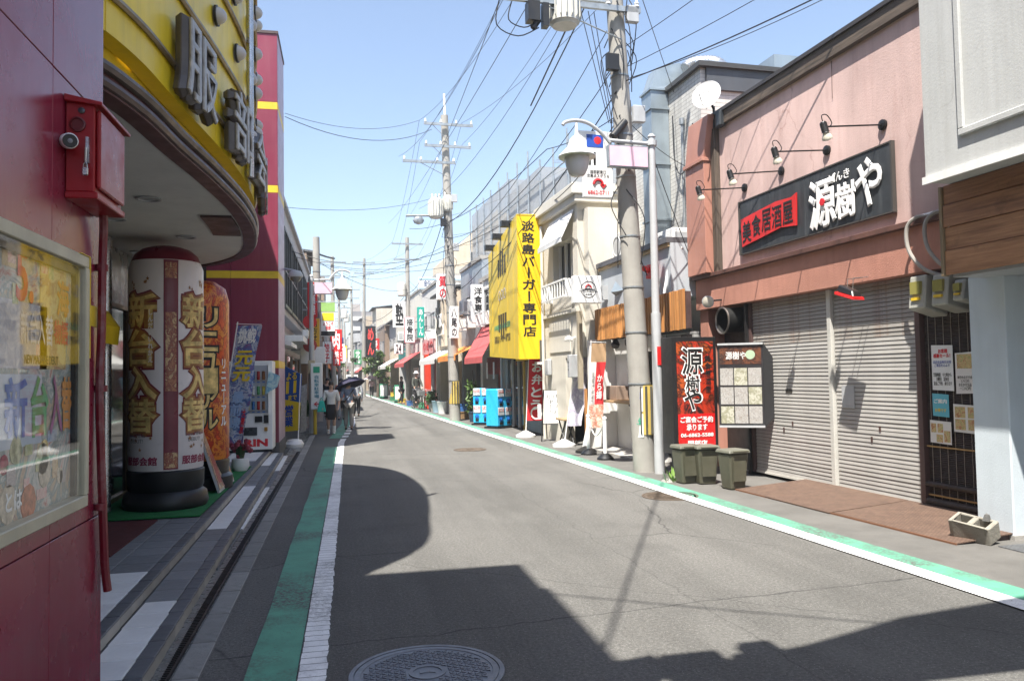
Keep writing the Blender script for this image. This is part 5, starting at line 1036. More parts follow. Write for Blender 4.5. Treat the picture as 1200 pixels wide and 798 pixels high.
part(cs, 'side_wall', MB().box(1.15, 2.3, 16.12, 16.27, 0, 2.355), CW); part(cs, 'slanted_wing', MB().hexa([(.92, 16.0, .0), (1.0, 16.0, 0), (1.0, 16.11, 0), (.92, 16.11, 0), (1.3, 16.0, 1.6), (1.38, 16.0, 1.6), (1.38, 16.11, 1.6), (1.3, 16.11, 1.6)]), CW)
part(cs, 'front_wall', MB().box(1.75, 2.3, 15.02, 16.11, 0, 2.355).box(1.75, 2.3, 14.05, 15.02, 0, 1.1).box(1.75, 2.3, 14.05, 15.02, 2.05, 2.355), CW)
wn = part(cs, 'serving_window', MB().box(2.0, 2.02, 14.06, 15.01, 1.1, 2.05), GLASS); part(wn, 'frame', MB().box(1.74, 1.80, 14.04, 14.09, 1.09, 2.06).box(1.74, 1.80, 14.99, 15.03, 1.09, 2.06).box(1.74, 1.80, 14.5, 14.54, 1.1, 2.05), GREYP)
part(cs, 'counter', MB().box(1.30, 1.74, 14.1, 16.0, 1.02, 1.065), mat_wood('counter_plank', (.4, .25, .12), (.6, .42, .24), 'y'), .004); part(cs, 'counter_bracket', MB().hexa([(1.4, 14.6, .98), (1.74, 14.6, .72), (1.74, 14.64, .72), (1.4, 14.64, .98), (1.4, 14.6, 1.019), (1.74, 14.6, 1.019), (1.74, 14.64, 1.019), (1.4, 14.64, 1.019)]), BLACK)
part(cs, 'corrugated_wall', MB().box(1.95, 2.3, 12.9, 14.04, 0, 2.355), mat_brick('grey_siding', (.36, .36, .35), (.33, .33, .33), (.15, .15, .15), 6, .11, .6, 'yz'))
part(cs, 'door', MB().box(1.90, 1.949, 13.2, 13.95, .06, 2.1), GLASS); part(cs, 'dark_lattice', MB().box(1.80, 1.90, 12.86, 13.1, 0, 2.3), BLACK)
part(cs, 'crate', MB().box(1.42, 1.72, 15.3, 15.9, 1.068, 1.36), mat('brown_box', (.28, .2, .15), .7), .01); part(cs, 'lamp', MB().lathe((1.55, 15.6, 2.32), [(.05, 0), (.09, -.1), (.08, -.16)], 12, (.3, .5, 1)), BLACK); part(cs, 'lamp', MB().lathe((1.55, 15.0, 2.32), [(.05, 0), (.09, -.1), (.08, -.16)], 12, (-.3, .5, 1)), BLACK)
part(cs, 'floor', MB().box(1.05, 1.75, 12.9, 16.1, .004, .05), CONC)
# red bolt lamp and orange things above the slats left out of reach of the pole: a small red lamp
rlp = solo('red_wall_lamp', MB().box(1.30, 1.47, 13.25, 13.45, 3.35, 3.6).cyl((1.1, 13.1, 3.5), (1.3, 13.35, 3.5), .05), RED, 'small red fitting on the pale wall above the cedar slats', 'lamp', (1.4, 13.3, 3.4), 'R', .01)
solo('hose', MB().tube(catmull([(1.72, 12.79, 3.85), (1.55, 12.9, 3.6), (1.46, 12.95, 3.2), (1.42, 12.92, 2.95), (1.5, 12.82, 2.85), (1.75, 12.78, 2.9)], 5), .03, 8), WPLAS, 'white flexible hose hanging beside the terracotta beam', 'hose', (1.5, 12.9, 2.9), 'R')
# box sign
bs = thing('box_sign', 'square white box sign with red and black emblem', 'sign', (1, 15.9, 3.1), 'R')
part(bs, 'box', MB().box(.70, 1.32, 15.75, 15.95, 3.12, 3.70), WPLAS, .012); part(bs, 'bracket', MB().box(1.321, 1.5, 15.8, 15.9, 3.2, 3.5), GREYP)
part(bs, 'ring', MB().tube([(1.02+.17*math.cos(a), 15.747, 3.41+.17*math.sin(a)) for a in [2*math.pi*i/28 for i in range(28)]], .006, 5, True), INK)
part(bs, 'mountain', MB().sheet([(.87, 15.746, 3.40), (1.17, 15.746, 3.40), (1.12, 15.746, 3.42), (1.06, 15.746, 3.425), (1.02, 15.746, 3.435), (.96, 15.746, 3.425), (.91, 15.746, 3.415)], (0, -1, 0), .004), INK)
part(bs, 'arc', MB().tube([(1.02+.065*math.cos(a), 15.745, 3.44+.065*math.sin(a)) for a in [math.pi*i/12 for i in range(13)]], .014, 6), RINK)
letters(bs, 'TETSUNABEYA', (1.02, 15.748, 3.365), (1, 0, 0), UU, .42, .035, INK, .002, 0); letters(bs, '居酒屋', (1.02, 15.748, 3.305), (1, 0, 0), UU, .14, .03, INK, .002, 0)
# ------------------------------------------------------------------ cream house
CRM = mat('cream_plaster', (.60, .565, .49), .8, 0, .08, 1.2, .3, 40, dirt=.35, dirtcol=(.40, .36, .29))
CRM2 = mat('cream_trim', (.62, .59, .52), .7, 0, .06, 2, dirt=.25, dirtcol=(.4, .36, .3))
ch = thing('cream_house', 'cream plastered two-storey house with slanted window hood', 'building', (3, 17.8, 0), 'R')
part(ch, 'upper_wall', MB().box(1.1, 6, 16.62, 16.95, 2.0, 5.45).box(1.1, 6, 18.42, 19.35, 2.0, 5.45).box(1.1, 6, 16.95, 18.42, 4.75, 5.45).box(1.1, 6, 16.95, 18.42, 2.0, 3.72), CRM)
part(ch, 'side_wall', MB().box(1.25, 6, 16.31, 16.62, 2.2, 5.3), CRM)
part(ch, 'cornice', MB().box(1.0, 6, 16.45, 19.42, 5.451, 5.62).box(.92, 6, 16.4, 19.46, 5.621, 5.86), CRM2, .01)
part(ch, 'ledge', MB().box(1.03, 1.1, 16.62, 19.35, 3.02, 3.10), CRM2); part(ch, 'panel', MB().box(1.075, 1.1, 17.2, 18.8, 2.15, 2.9), CRM2)
part(ch, 'pier', MB().box(1.1, 1.3, 17.62, 19.35, 0, 1.999), CRM); part(ch, 'pier', MB().box(1.3, 1.9, 16.31, 16.5, 0, 2.0), CRM)
part(ch, 'doorway', MB().box(1.75, 1.80, 16.5, 19.3, 0, 2.0), BWALL)
for k in range(9): part(ch, 'lattice_slat', MB().box(1.60, 1.64, 16.6+.11*k, 16.64+.11*k, 1.3, 1.99), SLATW)
w_ = part(ch, 'window', MB().box(1.32, 1.34, 16.96, 18.41, 3.73, 4.74), GLASS); part(w_, 'frame', MB().box(1.24, 1.31, 16.96, 17.0, 3.73, 4.74).box(1.24, 1.31, 17.45, 17.5, 3.73, 4.74).box(1.24, 1.31, 17.9, 17.95, 3.73, 4.74).box(1.24, 1.31, 18.37, 18.41, 3.73, 4.74).box(1.24, 1.31, 16.96, 18.41, 3.68, 3.729), WHITE)
part(ch, 'window_hood', MB().hexa([(.78, 16.8, 4.66), (1.09, 16.8, 5.30), (1.09, 18.6, 5.30), (.78, 18.6, 4.66), (.78, 16.8, 4.72), (1.09, 16.8, 5.36), (1.09, 18.6, 5.36), (.78, 18.6, 4.72)]).box(.76, .79, 16.8, 18.6, 4.60, 4.72), WHITE)
part(ch, 'hood_rib', MB().hexa([(.78, 17.65, 4.721), (1.09, 17.65, 5.361), (1.09, 17.7, 5.361), (.78, 17.7, 4.721), (.78, 17.65, 4.75), (1.09, 17.65, 5.39), (1.09, 17.7, 5.39), (.78, 17.7, 4.75)]), WHITE)
gd = part(ch, 'window_guard', MB().box(.82, .85, 16.8, 18.55, 3.74, 3.78).box(.82, .85, 16.8, 18.55, 3.36, 3.40).box(.85, 1.1, 16.8, 16.83, 3.36, 3.78).box(.85, 1.1, 18.52, 18.55, 3.36, 3.78), WHITE)
for k in range(9): part(gd, 'bar', MB().box(.825, .845, 16.9+.2*k, 16.93+.2*k, 3.401, 3.739), WHITE)
part(ch, 'downpipe', MB().cyl((1.04, 19.2, 0), (1.04, 19.2, 5.4), .04, n=8), CRM2); part(ch, 'post', MB().box(.98, 1.08, 16.34, 16.44, 1.3, 3.0), mat('aged_post', (.35, .3, .22), .8))
part(ch, 'gas_meter', MB().box(.98, 1.09, 18.65, 18.95, 1.6, 2.0), GREYP, .02)
hb = thing('house_number_box', 'small grey notice box beside the cream doorway', 'box', (1, 16.9, 1.8), 'R'); part(hb, 'box', MB().box(.86, 1.08, 16.62, 16.78, 1.55, 2.05), GREYP, .01); letters(hb, '十\n二', (.858, 16.7, 1.83), (0, -1, 0), UU, .08, .22, INK, .002, .01)
sec = thing('security_camera', 'white dome lamp on the cream wall above the notice box', 'camera', (1, 16.9, 2.3), 'R'); part(sec, 'housing', MB().lathe((.95, 16.9, 2.38), [(.1, 0), (.09, .06), (.03, .1)], 14, (.1, .2, 1)), WPLAS); part(sec, 'bracket', MB().cyl((.97, 16.9, 2.4), (1.1, 16.9, 2.45), .02), WPLAS)
# ------------------------------------------------------------------ yellow burger shop
YSG = mat('yellow_sign_vinyl', (.80, .53, .012), .4, 0, .05, 1); YSG2 = mat('faded_yellow_vinyl', (.72, .52, .045), .45, 0, .08, 1, dirt=.1)
yb = thing('burger_shop', 'narrow shop with grey shutter under the big yellow sign', 'building', (3, 21.5, 0), 'R')
part(yb, 'upper_wall', MB().box(1.25, 6, 19.36, 24.2, 2.45, 5.6), CRM2); part(yb, 'roof', MB().box(1.15, 6, 19.36, 24.25, 5.601, 5.7), BROWN)
part(yb, 'side_wall', MB().box(1.2, 6, 19.36, 19.5, 0, 2.449), CW); part(yb, 'back_wall', MB().box(1.7, 6, 19.51, 24.2, 0, 2.449), DARK)
sh_ = part(yb, 'roller_shutter', MB().box(1.32, 1.36, 19.7, 21.9, .03, 2.0), GALV)
h_ = 1.95/26; gm = MB().hexa([(-.014, -1.09, 0), (.01, -1.09, 0), (.01, 1.09, 0), (-.014, 1.09, 0), (-.003, -1.09, h_*.86), (.01, -1.09, h_*.86), (.01, 1.09, h_*.86), (-.003, 1.09, h_*.86)]).mesh('slat', mat('grey_shutter', (.26, .28, .29), .45, .3, .1, 3, rand=.1))
for k in range(26):
    o = bpy.data.objects.new('slat', gm); COL.objects.link(o); o.parent = sh_; o.location = V(1.305, 20.8, .05+k*h_)-Vector(BASE[yb.name])
part(yb, 'door_post', MB().box(1.25, 1.34, 21.92, 22.0, 0, 2.0).box(1.25, 1.34, 19.52, 19.66, 0, 2.0), mat('yellow_post', (.55, .4, .1), .5))
g_ = part(yb, 'glass_front', MB().box(1.34, 1.36, 22.02, 24.1, .1, 2.1), GLASS); part(g_, 'frame', MB().box(1.28, 1.335, 22.66, 22.72, .05, 2.1).box(1.28, 1.335, 23.36, 23.42, .05, 2.1).box(1.28, 1.335, 24.05, 24.15, 0, 2.1), GREYP)
part(yb, 'shop_name_board', MB().box(1.15, 1.249, 19.6, 22.4, 2.02, 2.44), YSG); letters(yb, 'Hamburger', (1.148, 21.6, 2.23), (0, -1, 0), UU, 1.3, .26, INK, .004, .02)
part(yb, 'dark_window', MB().box(.97, 1.2, 19.24, 19.299, 1.95, 2.5), mat('smoked_panel', (.08, .085, .09), .3)); part(yb, 'white_rail', MB().box(.9, 1.25, 19.22, 19.34, 1.88, 1.94), WHITE)
ys = thing('yellow_sign', 'huge yellow wedge sign with vertical black characters', 'sign', (.8, 21, 2), 'R')
A0, B0, A1, B1 = V(.42, 19.30, 0), V(1.20, 19.30, 0), V(.74, 24.0, 0), V(1.2, 24.0, 0)
part(ys, 'camera_face', MB().sheet([(A0.x, A0.y, 2.02), (1.0, 19.30, 2.02), (1.12, 19.30, 2.6), (B0.x, B0.y, 2.62), (B0.x, B0.y, 5.74), (A0.x, A0.y, 5.72)], (0, 1, 0), .045), YSG)
part(ys, 'street_face', MB().hexa([(A0.x, 19.346, 2.02), (A0.x+.05, 19.346, 2.02), (A1.x+.05, A1.y, 2.2), (A1.x, A1.y, 2.2), (A0.x, 19.346, 5.72), (A0.x+.05, 19.346, 5.72), (A1.x+.05, A1.y, 5.36), (A1.x, A1.y, 5.36)]), YSG2)
part(ys, 'side_face', MB().box(1.16, 1.20, 19.42, 19.46, 2.7, 5.7), YSG); part(ys, 'far_face', MB().box(A1.x+.051, 1.24, 23.95, 24.0, 2.2, 5.36), YSG2)
for i, c_ in enumerate('淡路島バ｜ガ｜専門店'): letters(ys, c_, (.72, 19.299, 5.42-.30*i), (1, 0, 0), UU, .34 if c_ != '｜' else .05, .265, INK, .004, .022)
sd = (A1-A0).normalized()*-1; fp_ = lambda s: A0.lerp(A1, s)
BRN = mat('dark_print', (.06, .045, .02), .5)
def sf(txt, s, z, w, h, m, bold=.01): letters(ys, txt, V(fp_(s).x-.001, fp_(s).y+.05, z), sd, UU, w, h, m, .003, bold)
nrmf = V(-1, .07, 0)
for zc, sg_ in ((4.45, 1), (3.35, -1)):
    for k in range(4):
        s0 = .36+.075*k; hgt = (.5, .72, .72, .5)[k]; c = fp_(s0)
        part(ys, 'emblem_stripe', MB().hexa([(c.x-.012, c.y-.05, zc), (c.x-.001, c.y-.05, zc), (c.x-.001, c.y+.14, zc), (c.x-.012, c.y+.14, zc), (c.x-.012, c.y-.02, zc+sg_*hgt), (c.x-.001, c.y-.02, zc+sg_*hgt), (c.x-.001, c.y+.1, zc+sg_*hgt), (c.x-.012, c.y+.1, zc+sg_*hgt)]), BRN)
sf('AWAJISHIMA BURGER', .5, 2.98, 2.6, .2, GINK); sf('淡路島バーガー専門店', .5, 2.66, 2.6, .22, BRN, .0); sf('○○○', .48, 3.9, 1.2, .3, mat('pale_violet', (.6, .55, .55), .5))
for s_ in (.2, .5, .8): part(ys, 'floodlight_shape', MB().box(fp_(s_).x-.25, fp_(s_).x+.1, fp_(s_).y-.08, fp_(s_).y+.1, 5.62-.3*s_, 5.78-.3*s_), BLACK)
for s_ in (.12, .3, .62, .86):
    c = fp_(s_); part(ys, 'panel_seam', MB().box(c.x-.006, c.x-.001, c.y-.008, c.y+.008, 2.12+.18*s_, 5.68-.36*s_), YSG)
part(ys, 'edge_frame', MB().box(.415, .425, 19.29, 19.299, 2.02, 5.72).box(1.195, 1.205, 19.29, 19.299, 2.62, 5.74).box(.426, 1.194, 19.29, 19.299, 5.70, 5.715), YSG2)
# red nobori, A board, white and brown banners, stanchions
REDC = mat('red_banner_cloth', (.62, .015, .025), .75, 0, .08, 4)
rn, Lr, nr = nobori('red banner with white lunch lettering before the grey shutter', (.74, 19.95, .004), 'R', (1, -.12), .42, 1.62, REDC, .12, None, .42, None, 'block', seed=1.3, wave=.02)
for k, c_ in enumerate('お弁とう'): on_flag(rn, Lr, nr, c_, .23, 1.82-.33*k, .28, .27, WINK, -1, .03)
on_flag(rn, Lr, nr, '○', .26, .62, .32, .34, WINK, -1, .0)
FW = mat_collage('violet_banner_print', [(.6, .58, .66), (.4, .36, .5), (.7, .68, .72), (.3, .25, .35)], 5, 2., .7)
f2, L2, n2 = nobori('slim pale violet banner at the cream doorway', (.82, 17.0, .004), 'R', (1, -.2), .32, 1.7, FW, .34, None, .45, None, 'block', seed=.4, wave=.05)
FB = [mat('banner_red', (.6, .025, .03), .75), mat('banner_white', (.75, .73, .7), .75), mat('banner_brown', (.42, .27, .15), .75), mat_collage('banner_food', [(.6, .4, .25), (.7, .6, .5), (.55, .15, .08), (.72, .62, .5)], 9, 3., .7)]
f3, L3, n3 = nobori('brown and red banner with round tip nearest the stanchions', (.80, 15.5, .004), 'R', (1, -.1), .30, 1.75, FB, .16, None, .5, BLACK, 'round', seed=2., wave=.04, zone=lambda i, j: 2 if j > 13 else 3 if j < 5 else 1 if i < 3 else 0)
on_flag(f3, L3, n3, vert('唐揚げ弁当'), .07, 1.35, .06, .6, INK, -1, .0); on_flag(f3, L3, n3, vert('から揚'), .21, 1.35, .12, .5, WINK, -1, .02)
st = thing('stanchion_post', '', 'post', (0, 0, 0), 'R', 0, 'white posts with black rubber bases', local=True)
part(st, 'base', MB().lathe((0, 0, 0), [(.16, 0), (.16, .03), (.1, .09), (.05, .12)], 20), BLACK); part(st, 'tube', MB().cyl((0, 0, .1), (0, 0, .74), .038, n=14), WPLAS); part(st, 'cap', MB().ball((0, 0, .77), .045, 10), WPLAS)
for k, (u, v, l) in enumerate(((.70, 14.15, 'nearer white post with black rubber base by the serving window'), (.72, 15.12, 'farther white post with black rubber base before the brown banner'))):
    o = st if k == 0 else clone(st); o['label'] = l; place(o, (u, v, .004), 'R')
solo('barrier_chain', MB().tube(catmull([(.70, 14.17, .76), (.71, 14.4, .52), (.715, 14.7, .42), (.72, 14.95, .55), (.72, 15.1, .76)], 6), .012, 6), WPLAS, 'white plastic chain hanging between the two white posts', 'chain', (.71, 14.6, .4), 'R')
ab = thing('a_board', 'black metal easel board with white menu on the pavement', 'sign board', (1.0, 18.3, 0), 'R', math.radians(-25), local=True)
part(ab, 'front_frame', MB().tube([(-.3, -.05, 0), (-.26, .12, 1.25), (.26, .12, 1.25), (.3, -.05, 0)], .016, 6).cyl((-.28, .03, .42), (.28, .03, .42), .012), BLACK); part(ab, 'rear_frame', MB().tube([(-.28, .75, 0), (-.25, .14, 1.22)], .014, 6).tube([(.28, .75, 0), (.25, .14, 1.22)], .014, 6).cyl((-.27, .48, .5), (.27, .48, .5), .01), BLACK)
part(ab, 'board', MB().hexa([(-.25, .01, .45), (.25, .01, .45), (.25, .035, .45), (-.25, .035, .45), (-.235, .1, 1.22), (.235, .1, 1.22), (.235, .125, 1.22), (-.235, .125, 1.22)]), WPLAS); letters(ab, '本日のおすすめ\n日替わり弁当\n五〇〇円\nからあげ\nハンバーグ', (0, .05, .84), (1, 0, 0), (0, .11, 1), .38, .62, INK, .001, 0)
part(ab, 'shelf', MB().box(-.38, -.3, -.08, .0, .55, .9), WPLAS)
tbl = thing('folding_table', 'small wooden folding table beside the cream doorway', 'table', (1.0, 17.5, 0), 'R'); part(tbl, 'top', MB().box(.88, 1.2, 17.2, 17.8, .56, .6), mat_wood('counter_plank', (.4, .25, .12), (.6, .42, .24)), .006)
for a, c_ in ((17.25, 17.75), (17.75, 17.25)): part(tbl, 'leg', MB().cyl((.95, a, 0), (.95, c_, .56), .018, n=8).cyl((1.15, a, 0), (1.15, c_, .56), .018, n=8), BLACK)
stl = thing('wooden_stool', 'plain wooden rack standing behind the slim banner', 'rack', (1.3, 16.4, 0), 'R'); part(stl, 'panel', MB().box(1.06, 1.09, 16.15, 16.27, 0, 1.3), SLATW); part(stl, 'shelf', MB().box(1.09, 1.3, 16.15, 16.27, .6, .64), SLATW); 
# ------------------------------------------------------------------ capsule toy machines, plant
GBLU = mat('turquoise_plastic', (.03, .42, .72), .3, 0, .05, 2); CAPW = mat('capsule_window', (.55, .58, .6), .12, 0, .3, 12)
for k, (u, v, l) in enumerate(((.86, 25.4, 'left turquoise capsule toy machine with its windows facing the road'), (.90, 23.6, 'right turquoise capsule toy machine turned sideways'))):
    t = thing('capsule_machine', l, 'vending machine', (u, v, 0), 'R', (math.radians(-38) if k == 0 else math.radians(30)), 'turquoise capsule toy machines', local=True)
    part(t, 'cabinet', MB().box(-.31, .31, -.26, .26, .06, 1.2), GBLU, .03); part(t, 'base', MB().box(-.34, .34, -.32, .30, 0, .058), BLACK)
    for r_ in range(2):
        for c_ in range(2):
            x = -.155+.31*c_; z = .40+.56*r_
            w = part(t, 'capsule_window', MB().box(x-.13, x+.13, -.285, -.261, z, z+.24), CAPW, .02)
            part(w, 'print', MB().box(x-.11, x+.11, -.289, -.286, z+.12, z+.22), mat_collage('toy_print', [(.6, .55, .5), (.5, .1, .1), (.7, .7, .7), (.15, .3, .5)], 14, k+r_+c_))
            part(t, 'crank', MB().lathe((x, -.262, z-.12), [(.075, 0), (.075, .02), (.03, .03), (.03, .05)], 14, (0, -1, 0)), mat('deep_blue_plastic', (.01, .12, .4), .35)); part(t, 'chute', MB().box(x-.06, x+.06, -.275, -.262, z-.27, z-.2), BLACK)
    for z in (.33, .75, 1.1): part(t, 'side_bump', MB().ball((.315, -.2, z), .09, 10, (.3, 1, 1)), GBLU)
LEAF = mat('leaf_green', (.055, .12, .025), .55, 0, .5, 9); LEAF2 = mat('leaf_light', (.10, .18, .035), .55, 0, .5, 9)
def foliage(b, c, rx, ry, rz_, n, s, rnd):
    for _ in range(n):
        d = V(rnd.gauss(0, 1), rnd.gauss(0, 1), rnd.gauss(0, 1)).normalized()*(rnd.random()**.45); p = V(c[0]+d.x*rx, c[1]+d.y*ry, c[2]+d.z*rz_)
        a = V(rnd.gauss(0, 1), rnd.gauss(0, 1), rnd.gauss(0, 1)).normalized(); e = a.cross(V(rnd.gauss(0, 1), rnd.gauss(0, 1), rnd.gauss(0, 1))).normalized(); q = s*rnd.uniform(.6, 1.3)
        b.quad(p-a*q, p+e*q*.45, p+a*q, p-e*q*.45)
def potted(label, u, v, h, seed, frame='R', potm=None, group=None):
    rnd = random.Random(seed); t = thing('potted_plant', label, 'plant', (u, v, 0), frame, 0, group, local=True)
    part(t, 'pot', MB().lathe((0, 0, 0), [(.14, 0), (.2, .32), (.22, .33), (.22, .38), (.17, .38)], 16), potm or mat('dark_blue_pot', (.03, .05, .09), .4))
    part(t, 'stem', MB().tube([(0, 0, .3), (.03, 0, h*.6), (-.02, .02, h*.9)], [.02, .015, .008], 6), mat('stem_brown', (.1, .07, .04), .8))
    b = MB()
    for k in range(7): foliage(b, (rnd.uniform(-.15, .15), rnd.uniform(-.15, .15), rnd.uniform(.45, h-.1)), .22, .22, .2, 50, .09, rnd)
    part(t, 'leaves', b, LEAF if seed % 2 else LEAF2, kind='stuff'); return t
potted('tall climbing plant in a dark blue pot left of the toy machines', .82, 27.0, 2.0, 4); 
wd = thing('weed_tuft', 'small green weeds growing at the foot of the stand sign', 'plant', (.52, 10.9, 0), 'R', local=True); b = MB(); rnd = random.Random(8)
for k in range(26):
    a = rnd.uniform(0, 6.28); h = rnd.uniform(.08, .24); r = rnd.uniform(.02, .12); w = V(-math.sin(a), math.cos(a), 0)*.02; p = V(math.cos(a)*r, math.sin(a)*r, 0); q = p+V(math.cos(a)*.07, math.sin(a)*.07, h)
    b.quad(p, p.lerp(q, .6)+w, q, p.lerp(q, .6)-w)
part(wd, 'leaves', b, mat('weed_leaf', (.16, .28, .05), .5)); part(wd, 'stone', MB().ball((-.05, .1, .0), .13, 8, (1, .8, .4)), CONC)
# ------------------------------------------------------------------ generic shop house
def shop(label, frame, sgn, u, v0, v1, h, wall, dep=6, storeys=None, awn=None, sign=None, sign2=None, roof='flat', inside=None, shut=None, fl=2.6, group=None, detail=True, winm=None, name='shop_house'):
    """sgn +1: front faces -u (right of street); -1: front faces +u"""
    t = thing(name, label, 'building', (u+sgn*dep/2, (v0+v1)/2, 0), frame, 0, group); U = lambda d: u+sgn*d
    part(t, 'upper_wall', MB().box(U(0), U(dep), v0, v1, fl, h), wall)
    part(t, 'pier', MB().box(U(0), U(.5), v0, v0+.22, 0, fl-.001), wall); part(t, 'pier', MB().box(U(0), U(.5), v1-.22, v1, 0, fl-.001), wall)
    part(t, 'side_wall', MB().box(U(.501), U(dep), v0, v0+.15, 0, fl-.001), wall); part(t, 'side_wall', MB().box(U(.501), U(dep), v1-.15, v1, 0, fl-.001), wall)
    part(t, 'shop_interior', MB().box(U(.9), U(dep-.1), v0+.16, v1-.16, 0, fl-.002), inside or DARK)
    gf = part(t, 'shop_front', MB().box(U(.55), U(.58), v0+.23, v1-.23, .0, fl-.3), shut or GLASS)
    n = max(2, int((v1-v0)/1.1))
    for k in range(n+1):
        vv_ = v0+.23+(v1-v0-.46)*k/n; part(gf, 'mullion', MB().box(U(.5), U(.549), vv_-.03, vv_+.03, 0, fl-.3), GREYP)
    if roof == 'flat': part(t, 'parapet', MB().box(U(-.06), U(dep), v0, v1, h, h+.14), CONC)
    else:
        part(t, 'roof', MB().hexa([(U(-.4), v0-.05, h), (U(dep), v0-.05, h+.9), (U(dep), v1+.05, h+.9), (U(-.4), v1+.05, h), (U(-.4), v0-.05, h+.09), (U(dep), v0-.05, h+1.0), (U(dep), v1+.05, h+1.0), (U(-.4), v1+.05, h+.09)]), roof)
    z = fl+.9
    while z+1.2 < h:
        m_ = max(1, int((v1-v0)/2.4))
        for k in range(m_):
            c_ = v0+(v1-v0)*(k+.5)/m_; w = part(t, 'window', MB().box(U(-.012), U(.0), c_-.7, c_+.7, z, z+1.15), winm or GLASS)
            part(w, 'frame', MB().box(U(-.05), U(-.001), c_-.75, c_-.7, z-.05, z+1.2).box(U(-.05), U(-.001), c_+.7, c_+.75, z-.05, z+1.2).box(U(-.05), U(-.001), c_-.7, c_+.7, z+1.15, z+1.2).box(U(-.09), U(-.001), c_-.7, c_+.7, z-.06, z).box(U(-.04), U(-.013), c_-.025, c_+.025, z, z+1.15), GREYP)
            if detail and (k+int(z)) % 2: part(w, 'railing', MB().box(U(-.35), U(-.32), c_-.8, c_+.8, z+.3, z+.34).box(U(-.35), U(-.32), c_-.8, c_+.8, z-.1, z-.06).box(U(-.35), U(-.0), c_-.8, c_-.77, z-.1, z+.34).box(U(-.35), U(-.0), c_+.77, c_+.8, z-.1, z+.34), WHITE)
        z += 2.4
    if awn:
        m_, out, zt, zb = awn
        a = part(t, 'awning', MB().sheet([(U(-.002), v0+.1, zt), (U(-.002), v1-.1, zt), (U(-out), v1-.1, zb), (U(-out), v0+.1, zb)], (0, 0, 1), .03), m_)
        part(a, 'valance', MB().box(U(-out-.012), U(-out), v0+.1, v1-.1, zb-.18, zb), m_)
    if sign:
        txt, bg, ink, z0, z1, w0, w1 = sign
        s_ = part(t, 'sign_board', MB().box(U(-.1), U(-.004), v0+w0, v1-w1, z0, z1), bg)
        if txt: letters(t, txt, (U(-.101), (v0+w0+v1-w1)/2, (z0+z1)/2), (0, -sgn, 0), UU, (v1-w1-v0-w0)*.8, (z1-z0)*.65, ink, .004, .02)
    return t
def hang_sign(label, frame, c, w, h, txt, bg, ink, vertical=True, rim=None, thick=.16, group='projecting shop signs', extra=None):
    """sign box that projects over the street; c = lower middle of its front face"""
    t = thing('projecting_sign', label, 'sign', c, frame, 0, group, local=True)
    part(t, 'box', MB().box(-w/2, w/2, 0, thick, 0, h), rim or bg, .01); part(t, 'face', MB().box(-w/2+.03, w/2-.03, -.006, -.001, .03, h-.03), bg)
    if txt: letters(t, vert(txt) if vertical else txt, (0, -.007, h/2), (1, 0, 0), UU, w*.62, h*.86, ink, .003, .025)
    part(t, 'bracket', MB().box(w/2 if frame == 'R' else -w/2-.3, w/2+.3 if frame == 'R' else -w/2, thick*.3, thick*.6, h*.2, h*.2+.05).box(w/2 if frame == 'R' else -w/2-.3, w/2+.3 if frame == 'R' else -w/2, thick*.3, thick*.6, h*.8, h*.8+.05), GALV)
    return t
AWR = mat('red_awning_cloth', (.52, .10, .10), .75, 0, .1, 2); AWO = mat('orange_awning_cloth', (.75, .28, .06), .75, 0, .08, 2); AWW = mat('white_awning_cloth', (.7, .7, .67), .75, 0, .08, 2); AWG = mat('green_awning_cloth', (.08, .26, .17), .75)
BEI = mat('beige_wall', (.58, .50, .39), .8, 0, .1, 1.5, .2, 40, dirt=.3, dirtcol=(.3, .25, .18)); GRW = mat('grey_wall', (.44, .44, .43), .8, 0, .1, 1.5, .2, 40, dirt=.35, dirtcol=(.2, .19, .18)); OFF = mat('off_white_wall', (.62, .61, .58), .75, 0, .08, 1.5, .2, 40, dirt=.3, dirtcol=(.38, .36, .33)); DRED = mat('dark_red_wall', (.24, .05, .035), .7, 0, .15, 2); TIN = mat('grey_corrugated_tin', (.36, .40, .44), .45, .4, .15, 2, dirt=.3)
KAW = mat_brick('grey_roof_tile', (.11, .115, .12), (.085, .09, .095), (.03, .03, .03), .26, .2, .6, 'yx')
r1 = shop('dark red restaurant front with red awning left of the yellow sign', 'R', 1, 1.2, 24.3, 27.4, 4.9, OFF, awn=(AWR, .62, 3.3, 2.2), inside=mat('red_interior', (.16, .02, .015), .7), fl=2.5, shut=DRED)
for v_, l in ((25.2, 'right one of two white paper scrolls below the red awning'), (26.2, 'left one of two white paper scrolls below the red awning')): solo('paper_scroll', MB().box(1.13, 1.14, v_-.1, v_+.1, 1.5, 2.05), WINK, l, 'notice', (1.13, v_, 1.5), 'R')
r2 = shop('narrow grey tin fronted house behind the second pole', 'R', 1, 1.3, 27.5, 31.6, 5.8, TIN, awn=(AWO, 1.0, 2.75, 2.35), inside=BEI, sign=None)
r3 = shop('beige shop with white awning beyond the second pole', 'R', 1, 1.15, 31.7, 36.4, 5.2, BEI, awn=(AWW, .95, 2.75, 2.3), sign=('', GRW, INK, 3.0, 3.6, .3, .3), roof=KAW)
r4 = shop('white shop with red door column and pink sign', 'R', 1, 1.1, 36.5, 41.5, 6.0, OFF, sign=('ゆめや', mat('pink_sign_board', (.7, .35, .35), .5), RINK, 2.7, 3.5, .5, .5), shut=DRED)
solo('red_column', MB().box(.80, 1.08, 38.6, 39.1, 0, 2.69), mat('vermilion_paint', (.62, .05, .02), .45), 'bright red square column at the front of the white shop', 'column', (.9, 38.8, 0), 'R', .01)
